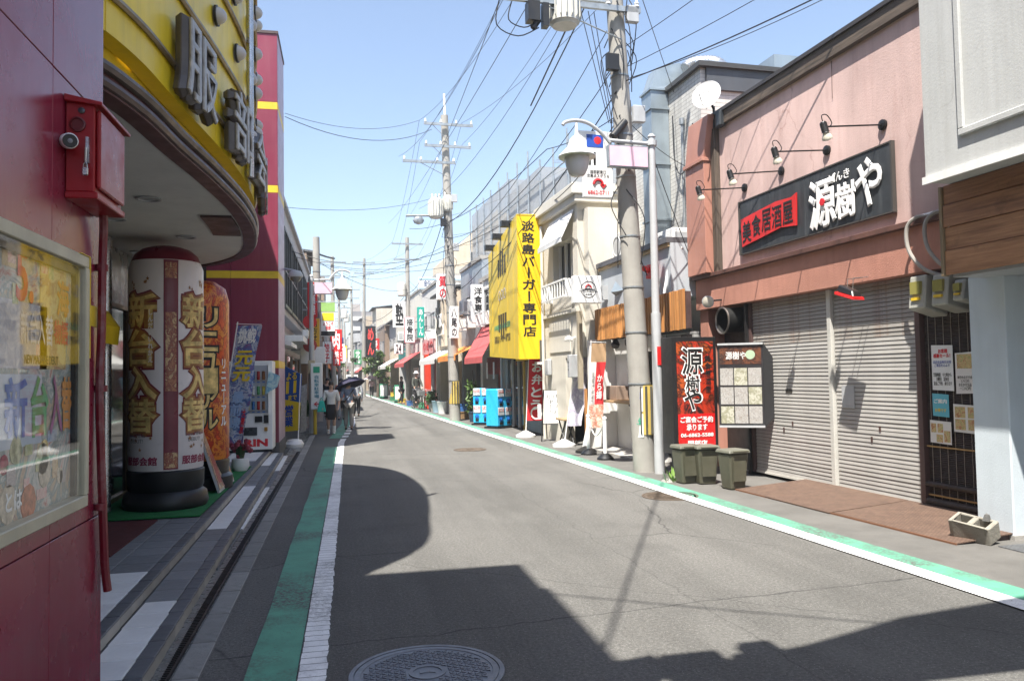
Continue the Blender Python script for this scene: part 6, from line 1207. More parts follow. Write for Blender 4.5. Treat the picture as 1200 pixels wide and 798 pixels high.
r5 = shop('long cream building with blue and white name band on its end', 'R', 1, 2.0, 41.6, 62, 7.0, CRM2, dep=9)
nb = thing('name_band', 'blue edged white name band high on the long cream building', 'sign', (1.5, 41.4, 6), 'R'); part(nb, 'board', MB().box(.9, 3.4, 41.3, 41.55, 6.2, 6.85), WPLAS); part(nb, 'stripe', MB().box(.9, 3.4, 41.28, 41.299, 6.72, 6.8).box(.9, 3.4, 41.28, 41.299, 6.24, 6.3), mat('pale_blue_band', (.3, .5, .65), .5)); letters(nb, '鈴木酒店', (2.0, 41.298, 6.51), (1, 0, 0), UU, 1.7, .34, mat('navy_ink', (.04, .07, .16), .5), .004, .01)
r6 = shop('low shop with pinkish awning before the long cream building', 'R', 1, 1.0, 41.7, 46.5, 3.6, OFF, dep=1.0, awn=(AWR, .9, 2.9, 2.3)); r7 = shop('low grey shop with green board before the long cream building', 'R', 1, 1.0, 46.6, 52.0, 3.7, GRW, dep=1.0, sign=('', mat('teal_board', (.05, .25, .24), .5), INK, 2.7, 3.3, .4, .4)); 
r8 = shop('low beige shop with white awning before the long cream building', 'R', 1, 1.0, 52.1, 58, 3.6, BEI, dep=1.0, awn=(AWW, .9, 2.8, 2.3))
hang_sign('white projecting sign reading western food in black and red characters', 'R', (1.02, 26.9, 3.45), .5, 1.35, '洋食専門', WPLAS, INK)
hang_sign('white projecting pawn shop sign with red characters', 'R', (.60, 31.9, 4.75), .5, 1.05, '質の', WPLAS, RINK); hang_sign('small white sign strapped to the second pole', 'R', (.30, 27.72, 2.95), .34, 1.15, '八尾の', WPLAS, INK, thick=.05)
hang_sign('white and red bonesetter clinic sign', 'R', (.48, 42, 3.4), .55, 1.4, '接骨院', WPLAS, INK, rim=mat('pink_red_rim', (.7, .2, .24), .5)); hang_sign('teal green projecting sign', 'R', (.28, 36.2, 3.4), .32, 1.42, 'あんしん', mat('teal_sign', (.02, .34, .27), .5), WINK)
hang_sign('small white square sign beyond the bonesetter sign', 'R', (.2, 45, 2.9), .5, .6, '24', WPLAS, INK, False); hang_sign('black and red projecting sign farther down the street', 'R', (-.55, 56, 3.0), .7, 2.2, 'めん', BLACK, mat('bright_red_ink', (.75, .06, .05), .5))
# flag bunting cloth of the grey sheet
solo('tarpaulin', MB().sheet([(.8, 34.0, 4.6), (1.1, 36.2, 4.9), (1.05, 36.2, 3.6), (.7, 34.3, 3.5)], (-1, 0, 0), .03), mat('black_tarpaulin', (.03, .032, .035), .6, 0, .2, 2, .4, 6), 'dark tarpaulin hanging on the beige shop front', 'tarpaulin', (.9, 35, 3.5), 'R')
# netted building site behind
ns = thing('netted_building', 'tall building wrapped in grey scaffold netting behind the shops', 'building', (9, 38, 0), 'R')
part(ns, 'core', MB().box(6.2, 14, 29.5, 47, 0, 9.6), GRW)
NET = mat_net()
for v0, v1, z in ((28.8, 33, 9.7), (33, 38.5, 10.8), (38.5, 48, 11.6)): part(ns, 'net', MB().box(5.2, 5.23, v0, v1, 3, z).box(5.24, 14, v0-.02, v0+.01, 3, z), NET)
b = MB()
for k in range(11): b.cyl((5.1, 28.8+1.92*k, 0), (5.1, 28.8+1.92*k, 11+(k > 2)*.9), .04, n=6)
for z in (4, 6, 8, 10): b.cyl((5.1, 28.8, z), (5.1, 48, z), .035, n=6)
part(ns, 'scaffold_pipes', b, GALV)
rh = thing('rooftop_house', 'pale house with white roof railing behind the yellow sign', 'building', (5, 27, 0), 'R'); part(rh, 'wall', MB().box(3.2, 8, 25, 30.5, 0, 6.6), mat('pale_blue_wall', (.52, .58, .62), .7, dirt=.2)); 
ra = part(rh, 'railing', MB().box(3.1, 3.14, 24.9, 30.5, 7.36, 7.41).box(3.1, 3.14, 24.9, 30.5, 6.65, 6.7), WHITE)
for k in range(29): part(ra, 'bar', MB().box(3.1, 3.14, 24.9+.2*k, 24.93+.2*k, 6.6, 7.37), WHITE)
ga_ = thing('gabled_house', 'brown gabled house rising behind the cream building', 'building', (6, 50, 0), 'R'); part(ga_, 'wall', MB().sheet([(4, 48.5, 0), (11, 48.5, 0), (11, 48.5, 10.5), (7, 48.5, 12.2), (4, 48.5, 9.4)], (0, 1, 0), 8), BEI); part(ga_, 'window', MB().box(5.2, 6.4, 48.44, 48.5, 8.3, 9.4), GLASS)
# ------------------------------------------------------------------ left side beyond the hall
LG = mat('left_grey_panel', (.47, .46, .46), .6, 0, .08, 1.5, .1, 30, dirt=.25, dirtcol=(.3, .29, .28))
lb = thing('corner_store', 'grey two-storey store with steel windows beyond the maroon tower', 'building', (-4, 28, 0))
part(lb, 'upper_wall', MB().box(-8, -1.6, 19.0, 35.5, 3.35, 6.2), LG); part(lb, 'parapet', MB().box(-8, -1.5, 18.95, 35.55, 6.201, 6.3), GREYP)
part(lb, 'lower_wall', MB().box(-8, -1.95, 19.0, 35.4, 0, 3.349), OFF); part(lb, 'canopy_ledge', MB().box(-1.94, -1.1, 21.5, 35.5, 2.62, 2.78), WHITE)
for k in range(5):
    y0 = 21.2+2.8*k; w = part(lb, 'window', MB().box(-1.6, -1.585, y0, y0+2.5, 3.6, 5.55), GLASS)
    part(w, 'frame', MB().box(-1.6, -1.53, y0-.08, y0, 3.52, 5.63).box(-1.6, -1.53, y0+2.5, y0+2.58, 3.52, 5.63).box(-1.6, -1.53, y0, y0+2.5, 5.55, 5.63).box(-1.6, -1.52, y0, y0+2.5, 3.52, 3.6).box(-1.584, -1.54, y0+.8, y0+.86, 3.6, 5.55).box(-1.584, -1.54, y0+1.64, y0+1.7, 3.6, 5.55).box(-1.583, -1.545, y0, y0+2.5, 4.5, 4.56), mat('dark_bronze_frame', (.09, .085, .08), .4, .4))
    d = part(lb, 'shop_window', MB().box(-1.95, -1.93, y0, y0+2.5, .3, 2.4), GLASS); part(d, 'frame', MB().box(-1.93, -1.89, y0-.06, y0, .25, 2.45).box(-1.93, -1.89, y0+2.5, y0+2.56, .25, 2.45).box(-1.93, -1.89, y0, y0+2.5, 2.4, 2.45), GREYP)
part(lb, 'entrance_hood', MB().hexa([(-1.9, 19.1, 2.55), (-1.25, 19.1, 2.4), (-1.25, 21.3, 2.4), (-1.9, 21.3, 2.55), (-1.9, 19.1, 2.65), (-1.25, 19.1, 2.5), (-1.25, 21.3, 2.5), (-1.9, 21.3, 2.65)]), WHITE)
dc = thing('dome_camera', 'grey dome camera on an arm at the tower edge', 'camera', (-1.3, 18.95, 3.9)); part(dc, 'housing', MB().lathe((-1.12, 18.7, 3.98), [(.16, 0), (.17, .05), (.12, .14), (.03, .16)], 18), GREYP); part(dc, 'dome', MB().ball((-1.12, 18.7, 3.97), .13, 14, (1, 1, .9)), mat_glass('smoked_dome', (.1, .1, .1))); part(dc, 'arm', MB().cyl((-1.12, 18.7, 4.12), (-1.40, 18.9, 4.2), .03), GREYP)
bt = thing('tilted_banner', 'blue and yellow opening hours banner leaning on the store corner', 'banner', (-1.3, 19.6, 0))
q = [V(-1.55, 19.6, .35), V(-1.10, 19.3, .40), V(-1.02, 19.3, 1.72), V(-1.47, 19.6, 1.95)]
mid0, mid1 = q[0].lerp(q[3], .5), q[1].lerp(q[2], .5); nb_ = V(-.55, -.83, 0)
part(bt, 'blue_half', MB().sheet([mid0, mid1, q[2], q[3]], nb_, .02), mat('royal_blue_vinyl', (.02, .09, .35), .5)); part(bt, 'yellow_half', MB().sheet([q[0], q[1], mid1, mid0], nb_, .02), mat('bright_yellow_vinyl', (.75, .55, .03), .5))
rg = (q[1]-q[0]).normalized(); ug = (q[3]-q[0]).normalized(); nq = rg.cross(ug)
cc_ = lambda a, b_: q[0].lerp(q[1], a).lerp(q[3].lerp(q[2], a), b_)+nb_*.023
letters(bt, 'よる', cc_(.5, .9), rg, ug, .3, .18, YINK, .002, .03); letters(bt, '11', cc_(.5, .72), rg, ug, .3, .3, YINK, .002, .05); letters(bt, 'まで', cc_(.6, .56), rg, ug, .25, .12, YINK, .002, .03); letters(bt, vert('営業'), cc_(.45, .25), rg, ug, .28, .52, BINK, .002, .03)
part(bt, 'stand', MB().cyl((-1.5, 19.6, .15), (-1.46, 19.6, 2.0), .015).cyl((-1.12, 19.3, .15), (-1.05, 19.3, 1.75), .015), WPLAS); part(bt, 'weight', MB().lathe((-1.2, 19.3, 0), [(.2, 0), (.22, .08), (.16, .18), (.05, .2)], 16), WPLAS)
part(bt, 'rear_cloth', MB().sheet([V(-1.1, 19.9, .3), V(-.96, 19.8, .35), V(-.93, 19.8, 1.5), V(-1.07, 19.9, 1.45)], (0, 1, 0), .02), mat_collage('grey_white_cloth', [(.5, .5, .52), (.3, .3, .32), (.6, .6, .6)], 5))
l2 = street_lamp('left street lamp with white bell shade and pink plate', (-.98, 23.8, 0), 'L', 1, 4.65, .69)
part(l2, 'junction_box', MB().box(-.1, .1, -.18, -.07, 1.75, 2.15), mat('beige_box', (.5, .42, .28), .6), .01)
for z in (3.3, 2.6): part(l2, 'round_sign', MB().lathe((-.05, .09, z), [(.2, 0), (.2, .02), (.001, .02)], 24, (0, 1, 0)), RED if z > 3 else mat('aged_red_disc', (.45, .06, .05), .5))
part(l2, 'loudspeaker', MB().box(-.26, -.08, -.15, .1, 2.85, 3.05), WPLAS, .02)
bp_ = thing('bicycle_parking_sign', 'white upright bicycle parking sign with green square and red arrow', 'sign', (-.83, 23.4, 0))
part(bp_, 'box', MB().box(-1.0, -.66, 23.35, 23.5, .72, 2.06), WPLAS, .02); part(bp_, 'post', MB().cyl((-.88, 23.45, 0), (-.88, 23.45, .719), .05, n=10), mat('yellow_post_paint', (.65, .45, .04), .5)); part(bp_, 'green_square', MB().box(-.92, -.74, 23.34, 23.349, 1.78, 1.96), GINK)
letters(bp_, vert('自転車駐車場'), (-.83, 23.349, 1.38), (1, 0, 0), UU, .14, .66, mat('teal_ink', (.05, .25, .35), .5), .003, .02); letters(bp_, '←', (-.83, 23.349, .88), (1, 0, 0), UU, .18, .14, RINK, .003, .04)
u2 = utility_pole('left utility pole half hidden by hanging signs', (-1.02, 30, 0), 'L', 6.9, .19, -.004, clutter=8); 
hang_sign('red and white projecting sign on the left utility pole', 'L', (-1.18, 29.5, 3.85), .35, 1.3, '居酒屋', RED, WINK); hang_sign('yellow projecting sign with black characters on the left', 'L', (-1.12, 29.4, 2.65), .38, 1.15, '前方せん', mat('amber_sign', (.72, .42, .03), .5), INK)
hang_sign('white round cornered sign with blue mark beside the left lamp', 'L', (-1.05, 26.5, 2.1), .8, .55, '', WPLAS, INK, False); hang_sign('small red and white sign beyond the parking sign', 'L', (-.75, 33, 2.2), .35, .9, '餃子', WPLAS, RINK); hang_sign('distant red projecting sign on the left', 'L', (-.5, 46, 2.3), .4, .9, '焼肉', RED, WINK)
hb2 = thing('hanging_banner', 'green yellow and white street banner hanging past the lamp', 'banner', (-.55, 28.5, 3.2)); part(hb2, 'cloth', MB().box(-.84, -.36, 28.5, 28.52, 3.1, 4.3), WPLAS); part(hb2, 'green_top', MB().box(-.84, -.36, 28.49, 28.499, 3.98, 4.3), mat('leaf_green_print', (.3, .5, .15), .5)); part(hb2, 'yellow_print', MB().box(-.8, -.4, 28.49, 28.499, 3.66, 3.94), YINK); part(hb2, 'arrow_plate', MB().box(-.84, -.36, 28.49, 28.499, 3.12, 3.28), INK); part(hb2, 'rod', MB().cyl((-1.05, 28.51, 4.33), (-.34, 28.51, 4.33), .015), GALV); letters(hb2, 'ようこそ\n服部', (-.6, 28.498, 3.47), (1, 0, 0), UU, .36, .3, RINK, .002, .02)
# far left and right rows
fr = random.Random(21)
FO = mat('far_off_white', (.46, .45, .43), .8, 0, .1, 1.5, dirt=.35); FC = mat('far_cream', (.47, .43, .36), .8, 0, .1, 1.5, dirt=.35); FB_ = mat('far_beige', (.40, .33, .25), .8, 0, .1, 1.5, dirt=.35); FG = mat('far_grey', (.30, .30, .295), .8, 0, .1, 1.5, dirt=.35)
walls = [FO, FC, FG, FB_, mat('far_light_grey', (.38, .38, .38), .8, 0, .1, 1.5, dirt=.3), mat('pale_tile_wall', (.40, .37, .33), .6, 0, .1, 2, dirt=.3), mat('brown_tile_wall', (.25, .18, .13), .6, 0, .1, 2), FO]
tones = ['off-white', 'cream', 'grey', 'beige', 'light grey', 'pale tiled', 'brown tiled', 'white']
awns = [None, (AWR, .8, 2.8, 2.3), (AWW, .8, 2.8, 2.3), (AWG, .8, 2.8, 2.3), (AWO, .8, 2.8, 2.3), None]
an = ['plain front', 'red awning', 'white awning', 'green awning', 'orange awning', 'plain front']
seen = {}
def row(frame, sgn, u, v, vend, side):
    k = 0
    while v < vend:
        w = fr.uniform(4.2, 7.5); i = fr.randrange(8); a = fr.randrange(6); h = fr.choice([5.6, 6.4, 7.2, 8.6, 6.0])
        lab = '%s shop house with %s far down the %s side' % (tones[i], an[a], side); n = seen.get(lab, 0); seen[lab] = n+1
        if n: lab = '%s shop house with %s still farther on the %s side' % (tones[i], an[a], side) if n == 1 else '%s house with %s at the far end, %s side' % (tones[i], an[a], side)
        shop(lab, frame, sgn, u+fr.uniform(-.1, .35)*sgn, v, v+w, h, walls[i], 7, awn=awns[a], roof='flat' if k % 3 else KAW, detail=False, group='shop houses far down the street'); v += w+.1; k += 1
row('L', -1, -1.55, 35.7, 150, 'left'); row('R', 1, 1.6, 62.2, 165, 'right')
for k, (px, Y, z, c, tx) in enumerate(((-.55, 48, 3.2, RED, '肉'), (-.4, 55, 2.6, WPLAS, '酒'), (-.5, 62, 3.4, mat('blue_sign', (.04, .15, .45), .5), '薬'), (-.3, 72, 3.0, WPLAS, '本'), (-.2, 84, 3.6, YSG, '米'))): hang_sign(['red', 'white', 'blue', 'second white', 'yellow'][k]+' small projecting sign far down the left side', 'L', (px, Y, z), .7, 1.3, tx, c, WINK if c is RED or k == 2 else RINK)
for k, (u, v_, z, c, tx) in enumerate(((.6, 48, 4.6, WPLAS, '塾'), (.5, 66, 3.2, RED, '寿司'), (.4, 74, 3.4, WPLAS, '歯科'), (.4, 88, 3.0, mat('green_sign', (.05, .3, .12), .5), '花'), (.3, 100, 3.4, WPLAS, '薬局'))): hang_sign(['white', 'red', 'second white', 'green', 'third white'][k]+' small projecting sign far down the right side', 'R', (u, v_, z), .8, 1.6, tx, c, WINK if c is RED or k == 3 else INK)
# apartment block at the end
ap = thing('apartment_block', 'pale balconied apartment block closing the view of the street', 'building', (6, 220, 0)); APW = mat('apartment_wall', (.34, .30, .27), .8, 0, .06, .2, dirt=.1)
part(ap, 'wall', MB().box(1.6, 10.2, 220, 232, 0, 19.8), APW); part(ap, 'lift_tower', MB().box(1.9, 4.2, 222, 228, 19.8, 22), APW)
apg = mat('apartment_recess', (.16, .15, .15), .7)
for f_ in range(7):
    for c_ in range(3):
        x0 = 1.9+2.75*c_; o = part(ap, 'balcony', MB().box(x0, x0+2.5, 218.6, 219.999, .6+2.75*f_, 1.7+2.75*f_), OFF); part(ap, 'window', MB().box(x0+.1, x0+2.4, 219.9, 219.998, 1.75+2.75*f_, 3.2+2.75*f_), apg)
ap2 = thing('apartment_block', 'lower grey apartment block right of the far tower', 'building', (16, 200, 0)); part(ap2, 'wall', MB().box(10.6, 22, 190, 204, 0, 14), GRW)
for f_ in range(5):
    for c_ in range(3): part(ap2, 'window', MB().box(11+3.6*c_, 13.6+3.6*c_, 189.9, 189.999, 1.2+2.6*f_, 2.7+2.6*f_), apg)
# trees
def tree(label, u, v, frame, h, seed):
    rnd = random.Random(seed); t = thing('street_tree', label, 'tree', (u, v, 0), frame, 0, None, local=True)
    part(t, 'trunk', MB().tube([(0, 0, 0), (.05, 0, h*.35), (-.03, .05, h*.6), (.05, 0, h*.85)], [.13, .1, .07, .03], 8).tube([(0, 0, h*.4), (.5, .2, h*.65)], [.05, .02], 6).tube([(0, 0, h*.45), (-.5, -.2, h*.7)], [.05, .02], 6), mat('bark', (.12, .09, .065), .9, 0, .3, 8, .4, 20))
    b = MB(); 
    for k in range(16): foliage(b, (rnd.gauss(0, .55), rnd.gauss(0, .55), h*.68+rnd.gauss(0, .16)*h), rnd.uniform(.35, .6), rnd.uniform(.35, .6), rnd.uniform(.25, .45), 110, .13, rnd)
    part(t, 'crown', b, LEAF2 if seed % 2 else LEAF, kind='stuff'); return t
tree('small leafy street tree beside the far right poles', .4, 62, 'R', 3.9, 31); tree('rounded green tree far down the left side', -1.0, 78, 'L', 4.2, 33)
# far utility poles
tr2 = ((-.45, 7.3, .26, .75), (-.02, 7.55, .17, .6))
pB = utility_pole('tall utility pole with twin transformers at the orange awning', (.34, 28, 0), 'R', 11.1, .2, -.022, ((10.7, -.8, 1.0, 1), (9.9, -.8, .9, 1), (9.3, -1.6, .3, 1)), tr2, True, clutter=26)
part(pB, 'lightning_rod', MB().cyl((-.22, 0, 11.0), (-.24, 0, 11.9), .04, n=8), WPLAS)
part(pB, 'switch', MB().ball((-1.25, -.1, 7.2), .16, 8, (1.3, .8, 1)).cyl((-1.7, -.1, 7.35), (-.5, -.1, 7.4), .04), GALV)
specs = [(.75, 45, 'R', 9.6, 'utility pole beside the bonesetter sign with one transformer', ((-.35, 6.2, .25, .8),)), (-.42, 66, 'R', 11.5, 'utility pole before the little trees', ()), (-.4, 84, 'R', 11.2, 'slender utility pole past the little trees', ((-.5, 7.4, .3, .9),)), (-.3, 104, 'R', 11, 'far utility pole on the right, second last', ()), (-.2, 128, 'R', 11, 'farthest utility pole on the right', ()), (-.75, 52, 'L', 9.5, 'utility pole on the left past the red sign', ()), (-.6, 76, 'L', 10, 'far utility pole on the left near the round tree', ((.5, 7.2, .3, .9),)), (-.4, 104, 'L', 10.5, 'farthest utility pole on the left', ())]
poles = [utility_pole(l, (u, v_, 0), f_, h, .17, random.uniform(-.012, .012), ((h-.4, -.9, .9, 1), (h-1.3, -.8, .8, 1)), tr, far=True) for u, v_, f_, h, l, tr in specs]
# ------------------------------------------------------------------ overhead wires
def wire(a, b, sag, r, label, group='overhead wires', n=14):
    a, b = Vector(a), Vector(b); solo('overhead_wire', MB().tube(sagline(a, b, sag, n), r*.52, 5), WIRE, label, 'wire', tuple(a), group=group)
Wp = lambda u, v, z: W((u, v, z))
PA = [Wp(x, 12.05, z) for x, z in ((-1.6, 7.78), (-.9, 8.7), (.2, 8.7), (.9, 8.7), (-.7, 9.7), (.6, 9.7))]      # near pole
PB_ = [Wp(x, 27.8, z) for x, z in ((-.85, 10.8), (.7, 10.8), (-.85, 10.0), (.7, 10.0), (-1.6, 9.45), (-.1, 7.0))] # tall pole
PC = [Wp(x, 44.9, z) for x, z in ((-.1, 9.3), (1.5, 9.3), (.1, 8.4), (1.3, 8.4), (.7, 6.4))]
PD = [Wp(x, 65.9, z) for x, z in ((-1.2, 11.2), (.3, 11.2), (-1.1, 10.3), (.2, 10.3), (-.5, 6.5))]
PE = [Wp(x, 83.9, z) for x, z in ((-1.2, 10.9), (.3, 10.9), (-1.1, 10), (.2, 10), (-.5, 6.5))]
def run(A, B, idx, sag, r, label):
    names = ('upper left', 'upper right', 'lower left', 'lower right')
    for k, (i, j) in enumerate(idx): wire(A[i], B[j], sag*random.uniform(.8, 1.2), r, (names[k]+' '+label) if len(idx) > 1 else label)
run(PA, PB_, ((1, 0), (3, 1), (4, 2), (5, 3)), .35, .011, 'high black wire between the near pole and the tall transformer pole')
run(PA, PB_, ((0, 4),), .5, .011, 'thin wire from the near transformer arm to the tall pole'); run(PA, PB_, ((2, 5),), .9, .026, 'thick sagging cable between the near pole and the tall pole')
run(PB_, PC, ((0, 0), (1, 1), (2, 2), (3, 3)), .4, .012, 'wire between the tall pole and the bonesetter pole'); run(PB_, PC, ((5, 4),), .8, .026, 'thick cable sagging from the tall pole to the bonesetter pole')
run(PC, PD, ((0, 0), (1, 1), (2, 2), (3, 3)), .4, .013, 'wire between the bonesetter pole and the pole by the trees'); run(PC, PD, ((4, 4),), .8, .028, 'thick cable low between the bonesetter pole and the trees')
run(PD, PE, ((0, 0), (1, 1), (2, 2), (3, 3)), .4, .014, 'far wire between the two poles past the trees')
# service drops across the street
wire(pixY(334, 133, 20), PB_[0], .35, .013, 'upper one of the wires from the maroon tower to the tall pole'); wire(pixY(334, 137, 20), Wp(-.4, 27.8, 10.5), .5, .018, 'thicker twin wire from the maroon tower to the tall pole')
wire(pixY(334, 243, 20), Wp(-.1, 27.8, 8.1), .25, .012, 'middle wire from the store roof to the tall pole'); wire(pixY(335, 292, 24), Wp(.9, 20, 6.0), .9, .018, 'long sagging cable from the left store across to the yellow sign')
wire(pixY(372, 306, 30), Wp(.75, 45, 6.6), .45, .02, 'cable from the left pole across to the bonesetter pole'); wire(pixY(374, 298, 30), pixY(392, 303, 33), .02, .07, 'stubby black cable joint hanging beside the left pole')
wire(Wp(.3, 12.1, 5.9), Wp(1.1, 19.2, 5.9), .25, .02, 'black cable from the near pole to the cream house'); wire(Wp(.25, 12.1, 6.3), Wp(.6, 24.5, 5.0), .35, .022, 'thick black cable from the near pole past the yellow sign'); wire(Wp(.6, 24.5, 5.0), Wp(.3, 27.8, 4.6), .1, .022, 'end of the thick cable between yellow sign and tall pole')
wire(Wp(.35, 12.1, 6.9), Wp(-.1, 27.8, 6.6), .9, .016, 'slack telephone wire from the near pole to the tall pole')
for z0, u1, v1, z1, k in ((6.55, 3.6, 8.2, 7.4, 'lowest'), (6.75, 3.6, 6.0, 7.9, 'middle'), (7.1, 3.0, 4.0, 8.4, 'highest')): wire(Wp(.45, 12.2, z0), Wp(u1, v1, z1), .18, .012, k+' of three wires fanning from the near pole over the pink roof')
wire(Wp(.4, 12.2, 6.5), Wp(2.6, 6.3, 6.6), .12, .02, 'twisted cable from the near pole to the grey building'); wire(Wp(.5, 12.3, 5.9), Wp(2.1, 13.0, 5.3), .1, .012, 'short wire from the near pole to the tiled wall'); wire(Wp(.8, 11.95, 5.2), Wp(1.9, 12.8, 3.6), .02, .014, 'slanting black wire from the lamp post down to the pale wall')
for k, x in enumerate((-.35, -.22, -.12)): wire(Wp(x, 12.1, 7.6), Wp(.1+.03*k, 12.1, 5.75), .0, .014, ('left', 'middle', 'right')[k]+' one of three black riser cables under the near crossarm')
wire(Wp(-.45, 12.0, 7.62), pixR(622, 124, 15.5) and W(pixR(622, 124, 15.5)), .0, .03, 'short thick stay reaching down from the near crossarm')
wire(Wp(.4, 12.1, 6.0), W(pixR(641, 175, 16)), .1, .016, 'black cable looping left from the near pole'); wire(W(pixR(641, 175, 16)), W(pixR(480, 268, 30)), .5, .018, 'long cable continuing left to the tall pole')
wire(W(pixR(753, 0, 11)), W(pixR(790, 110, 14)), .0, .012, 'wire dropping to the tiled building beside the duct')
wire((-.95, .8, 7.5), Wp(.2, 12.1, 9.0), .25, .03, 'unseen heavy cable added for its long shadow on the road'); wire((-1.2, 2.9, 7.6), (1.25, 1.4, 7.4), .05, .022, 'unseen cable added for the cross shadow on the road')  # both cables are out of view, added for the shadows they throw
clo = thing('cable_closure', 'black cable joint hanging beside the near pole', 'cable joint', W(pixR(727, 150, 12.0))); c0 = Vector(BASE[clo.name]); part(clo, 'case', MB().cyl(c0+V(-.14, 0, -.16), c0+V(.12, .1, .14), .07, .06, 10), BLACK); part(clo, 'tail', MB().tube(catmull([c0+V(-.14, 0, -.16), c0+V(-.22, 0, -.2), c0+V(-.3, .1, -.1)], 4), .014), BLACK)
an_ = thing('roof_antenna', 'thin television antenna mast behind the cream house', 'antenna', (3, 20, 5.8), 'R'); part(an_, 'mast', MB().cyl((2.4, 21, 5.7), (2.4, 21, 8.6), .02), GALV)
for k in range(5): part(an_, 'element', MB().cyl((2.1, 20.8+.15*k, 7.7), (2.7, 20.8+.15*k, 7.7), .008, n=5), GALV)
part(an_, 'boom', MB().cyl((2.4, 20.7, 7.7), (2.4, 21.5, 7.7), .012, n=6), GALV)

for k, (a, b_, sg_, r_) in enumerate(((Wp(-.6, 12.1, 7.5), Wp(-.9, 27.8, 7.6), .55, .010), (Wp(.1, 12.1, 7.3), Wp(.2, 27.8, 6.2), .6, .014), (Wp(-1.7, 12.1, 7.7), pixY(478, 255, 60), .5, .014), (Wp(-1.2, 12.1, 7.7), pixY(455, 262, 60), .4, .014), (pixY(334, 297, 26), Wp(.2, 27.8, 5.9), .5, .015), (pixY(374, 310, 31), pixY(640, 280, 22), .6, .014), (Wp(.2, 28, 6.3), Wp(2.6, 26, 6.9), .2, .010), (Wp(.2, 28, 6.7), Wp(3.0, 24.9, 7.3), .2, .010), (Wp(.2, 28, 7.4), Wp(5.1, 26.7, 9.5), .2, .010), (Wp(.25, 28, 5.4), Wp(1.2, 30.6, 4.9), .15, .012), (Wp(.2, 27.9, 5.6), Wp(1.1, 21.5, 5.5), .25, .014), (Wp(.75, 45, 7.2), Wp(1.2, 38, 5.6), .2, .014), (Wp(.75, 45, 6.9), Wp(.9, 34, 5.0), .3, .014), (Wp(-.4, 66, 8), pixY(372, 320, 30), 1.0, .016), (pixY(400, 320, 52), Wp(.75, 45, 7.6), .4, .016), (Wp(.2, 27.9, 6.4), (-1.4, 36, 6.2), .5, .016))):
    wire(a, b_, sg_, r_, ['thin wire under the near transformer arm', 'slack inner cable between the two big poles', 'outer far-running wire from the near crossarm', 'inner far-running wire from the near crossarm', 'low wire from the store roof to the tall pole', 'long low wire from the left pole to the yellow sign', 'drop wire from the tall pole to the pale house', 'upper drop wire from the tall pole to the pale house', 'drop wire from the tall pole to the netting', 'drop wire from the tall pole to the tin front', 'drop wire from the tall pole to the burger shop', 'drop wire from the bonesetter pole to the white shop', 'low wire from the bonesetter pole to the beige shop', 'far wire from the tree pole back to the left pole', 'wire from the far left pole to the bonesetter pole', 'cross-street wire from the tall pole to the left store'][k])
# ------------------------------------------------------------------ people
SKIN = mat('skin', (.50, .31, .23), .55, 0, .05); HAIRB = mat('dark_hair', (.02, .015, .012), .5)
def skinned(name, verts, edges, rad, m, parent, root=0, sub=2):
    me = bpy.data.meshes.new(name); me.from_pydata(verts, edges, []); me.materials.append(m)
    o = bpy.data.objects.new(name, me); COL.objects.link(o); o.parent = parent
    sk = o.modifiers.new('skin', 'SKIN'); sk.use_smooth_shade = True
    if not me.skin_vertices: 
        me.attributes  # layer is made by the modifier
    lay = me.skin_vertices[0].data if me.skin_vertices else None
    if lay is None:
        bm = bmesh.new(); bm.from_mesh(me); bm.verts.layers.skin.verify(); bm.to_mesh(me); bm.free(); lay = me.skin_vertices[0].data
    for i, r in enumerate(rad): lay[i].radius = (r, r) if isinstance(r, float) else r; lay[i].use_root = (i == root)
    ss = o.modifiers.new('sub', 'SUBSURF'); ss.levels = sub; ss.render_levels = sub
    return o
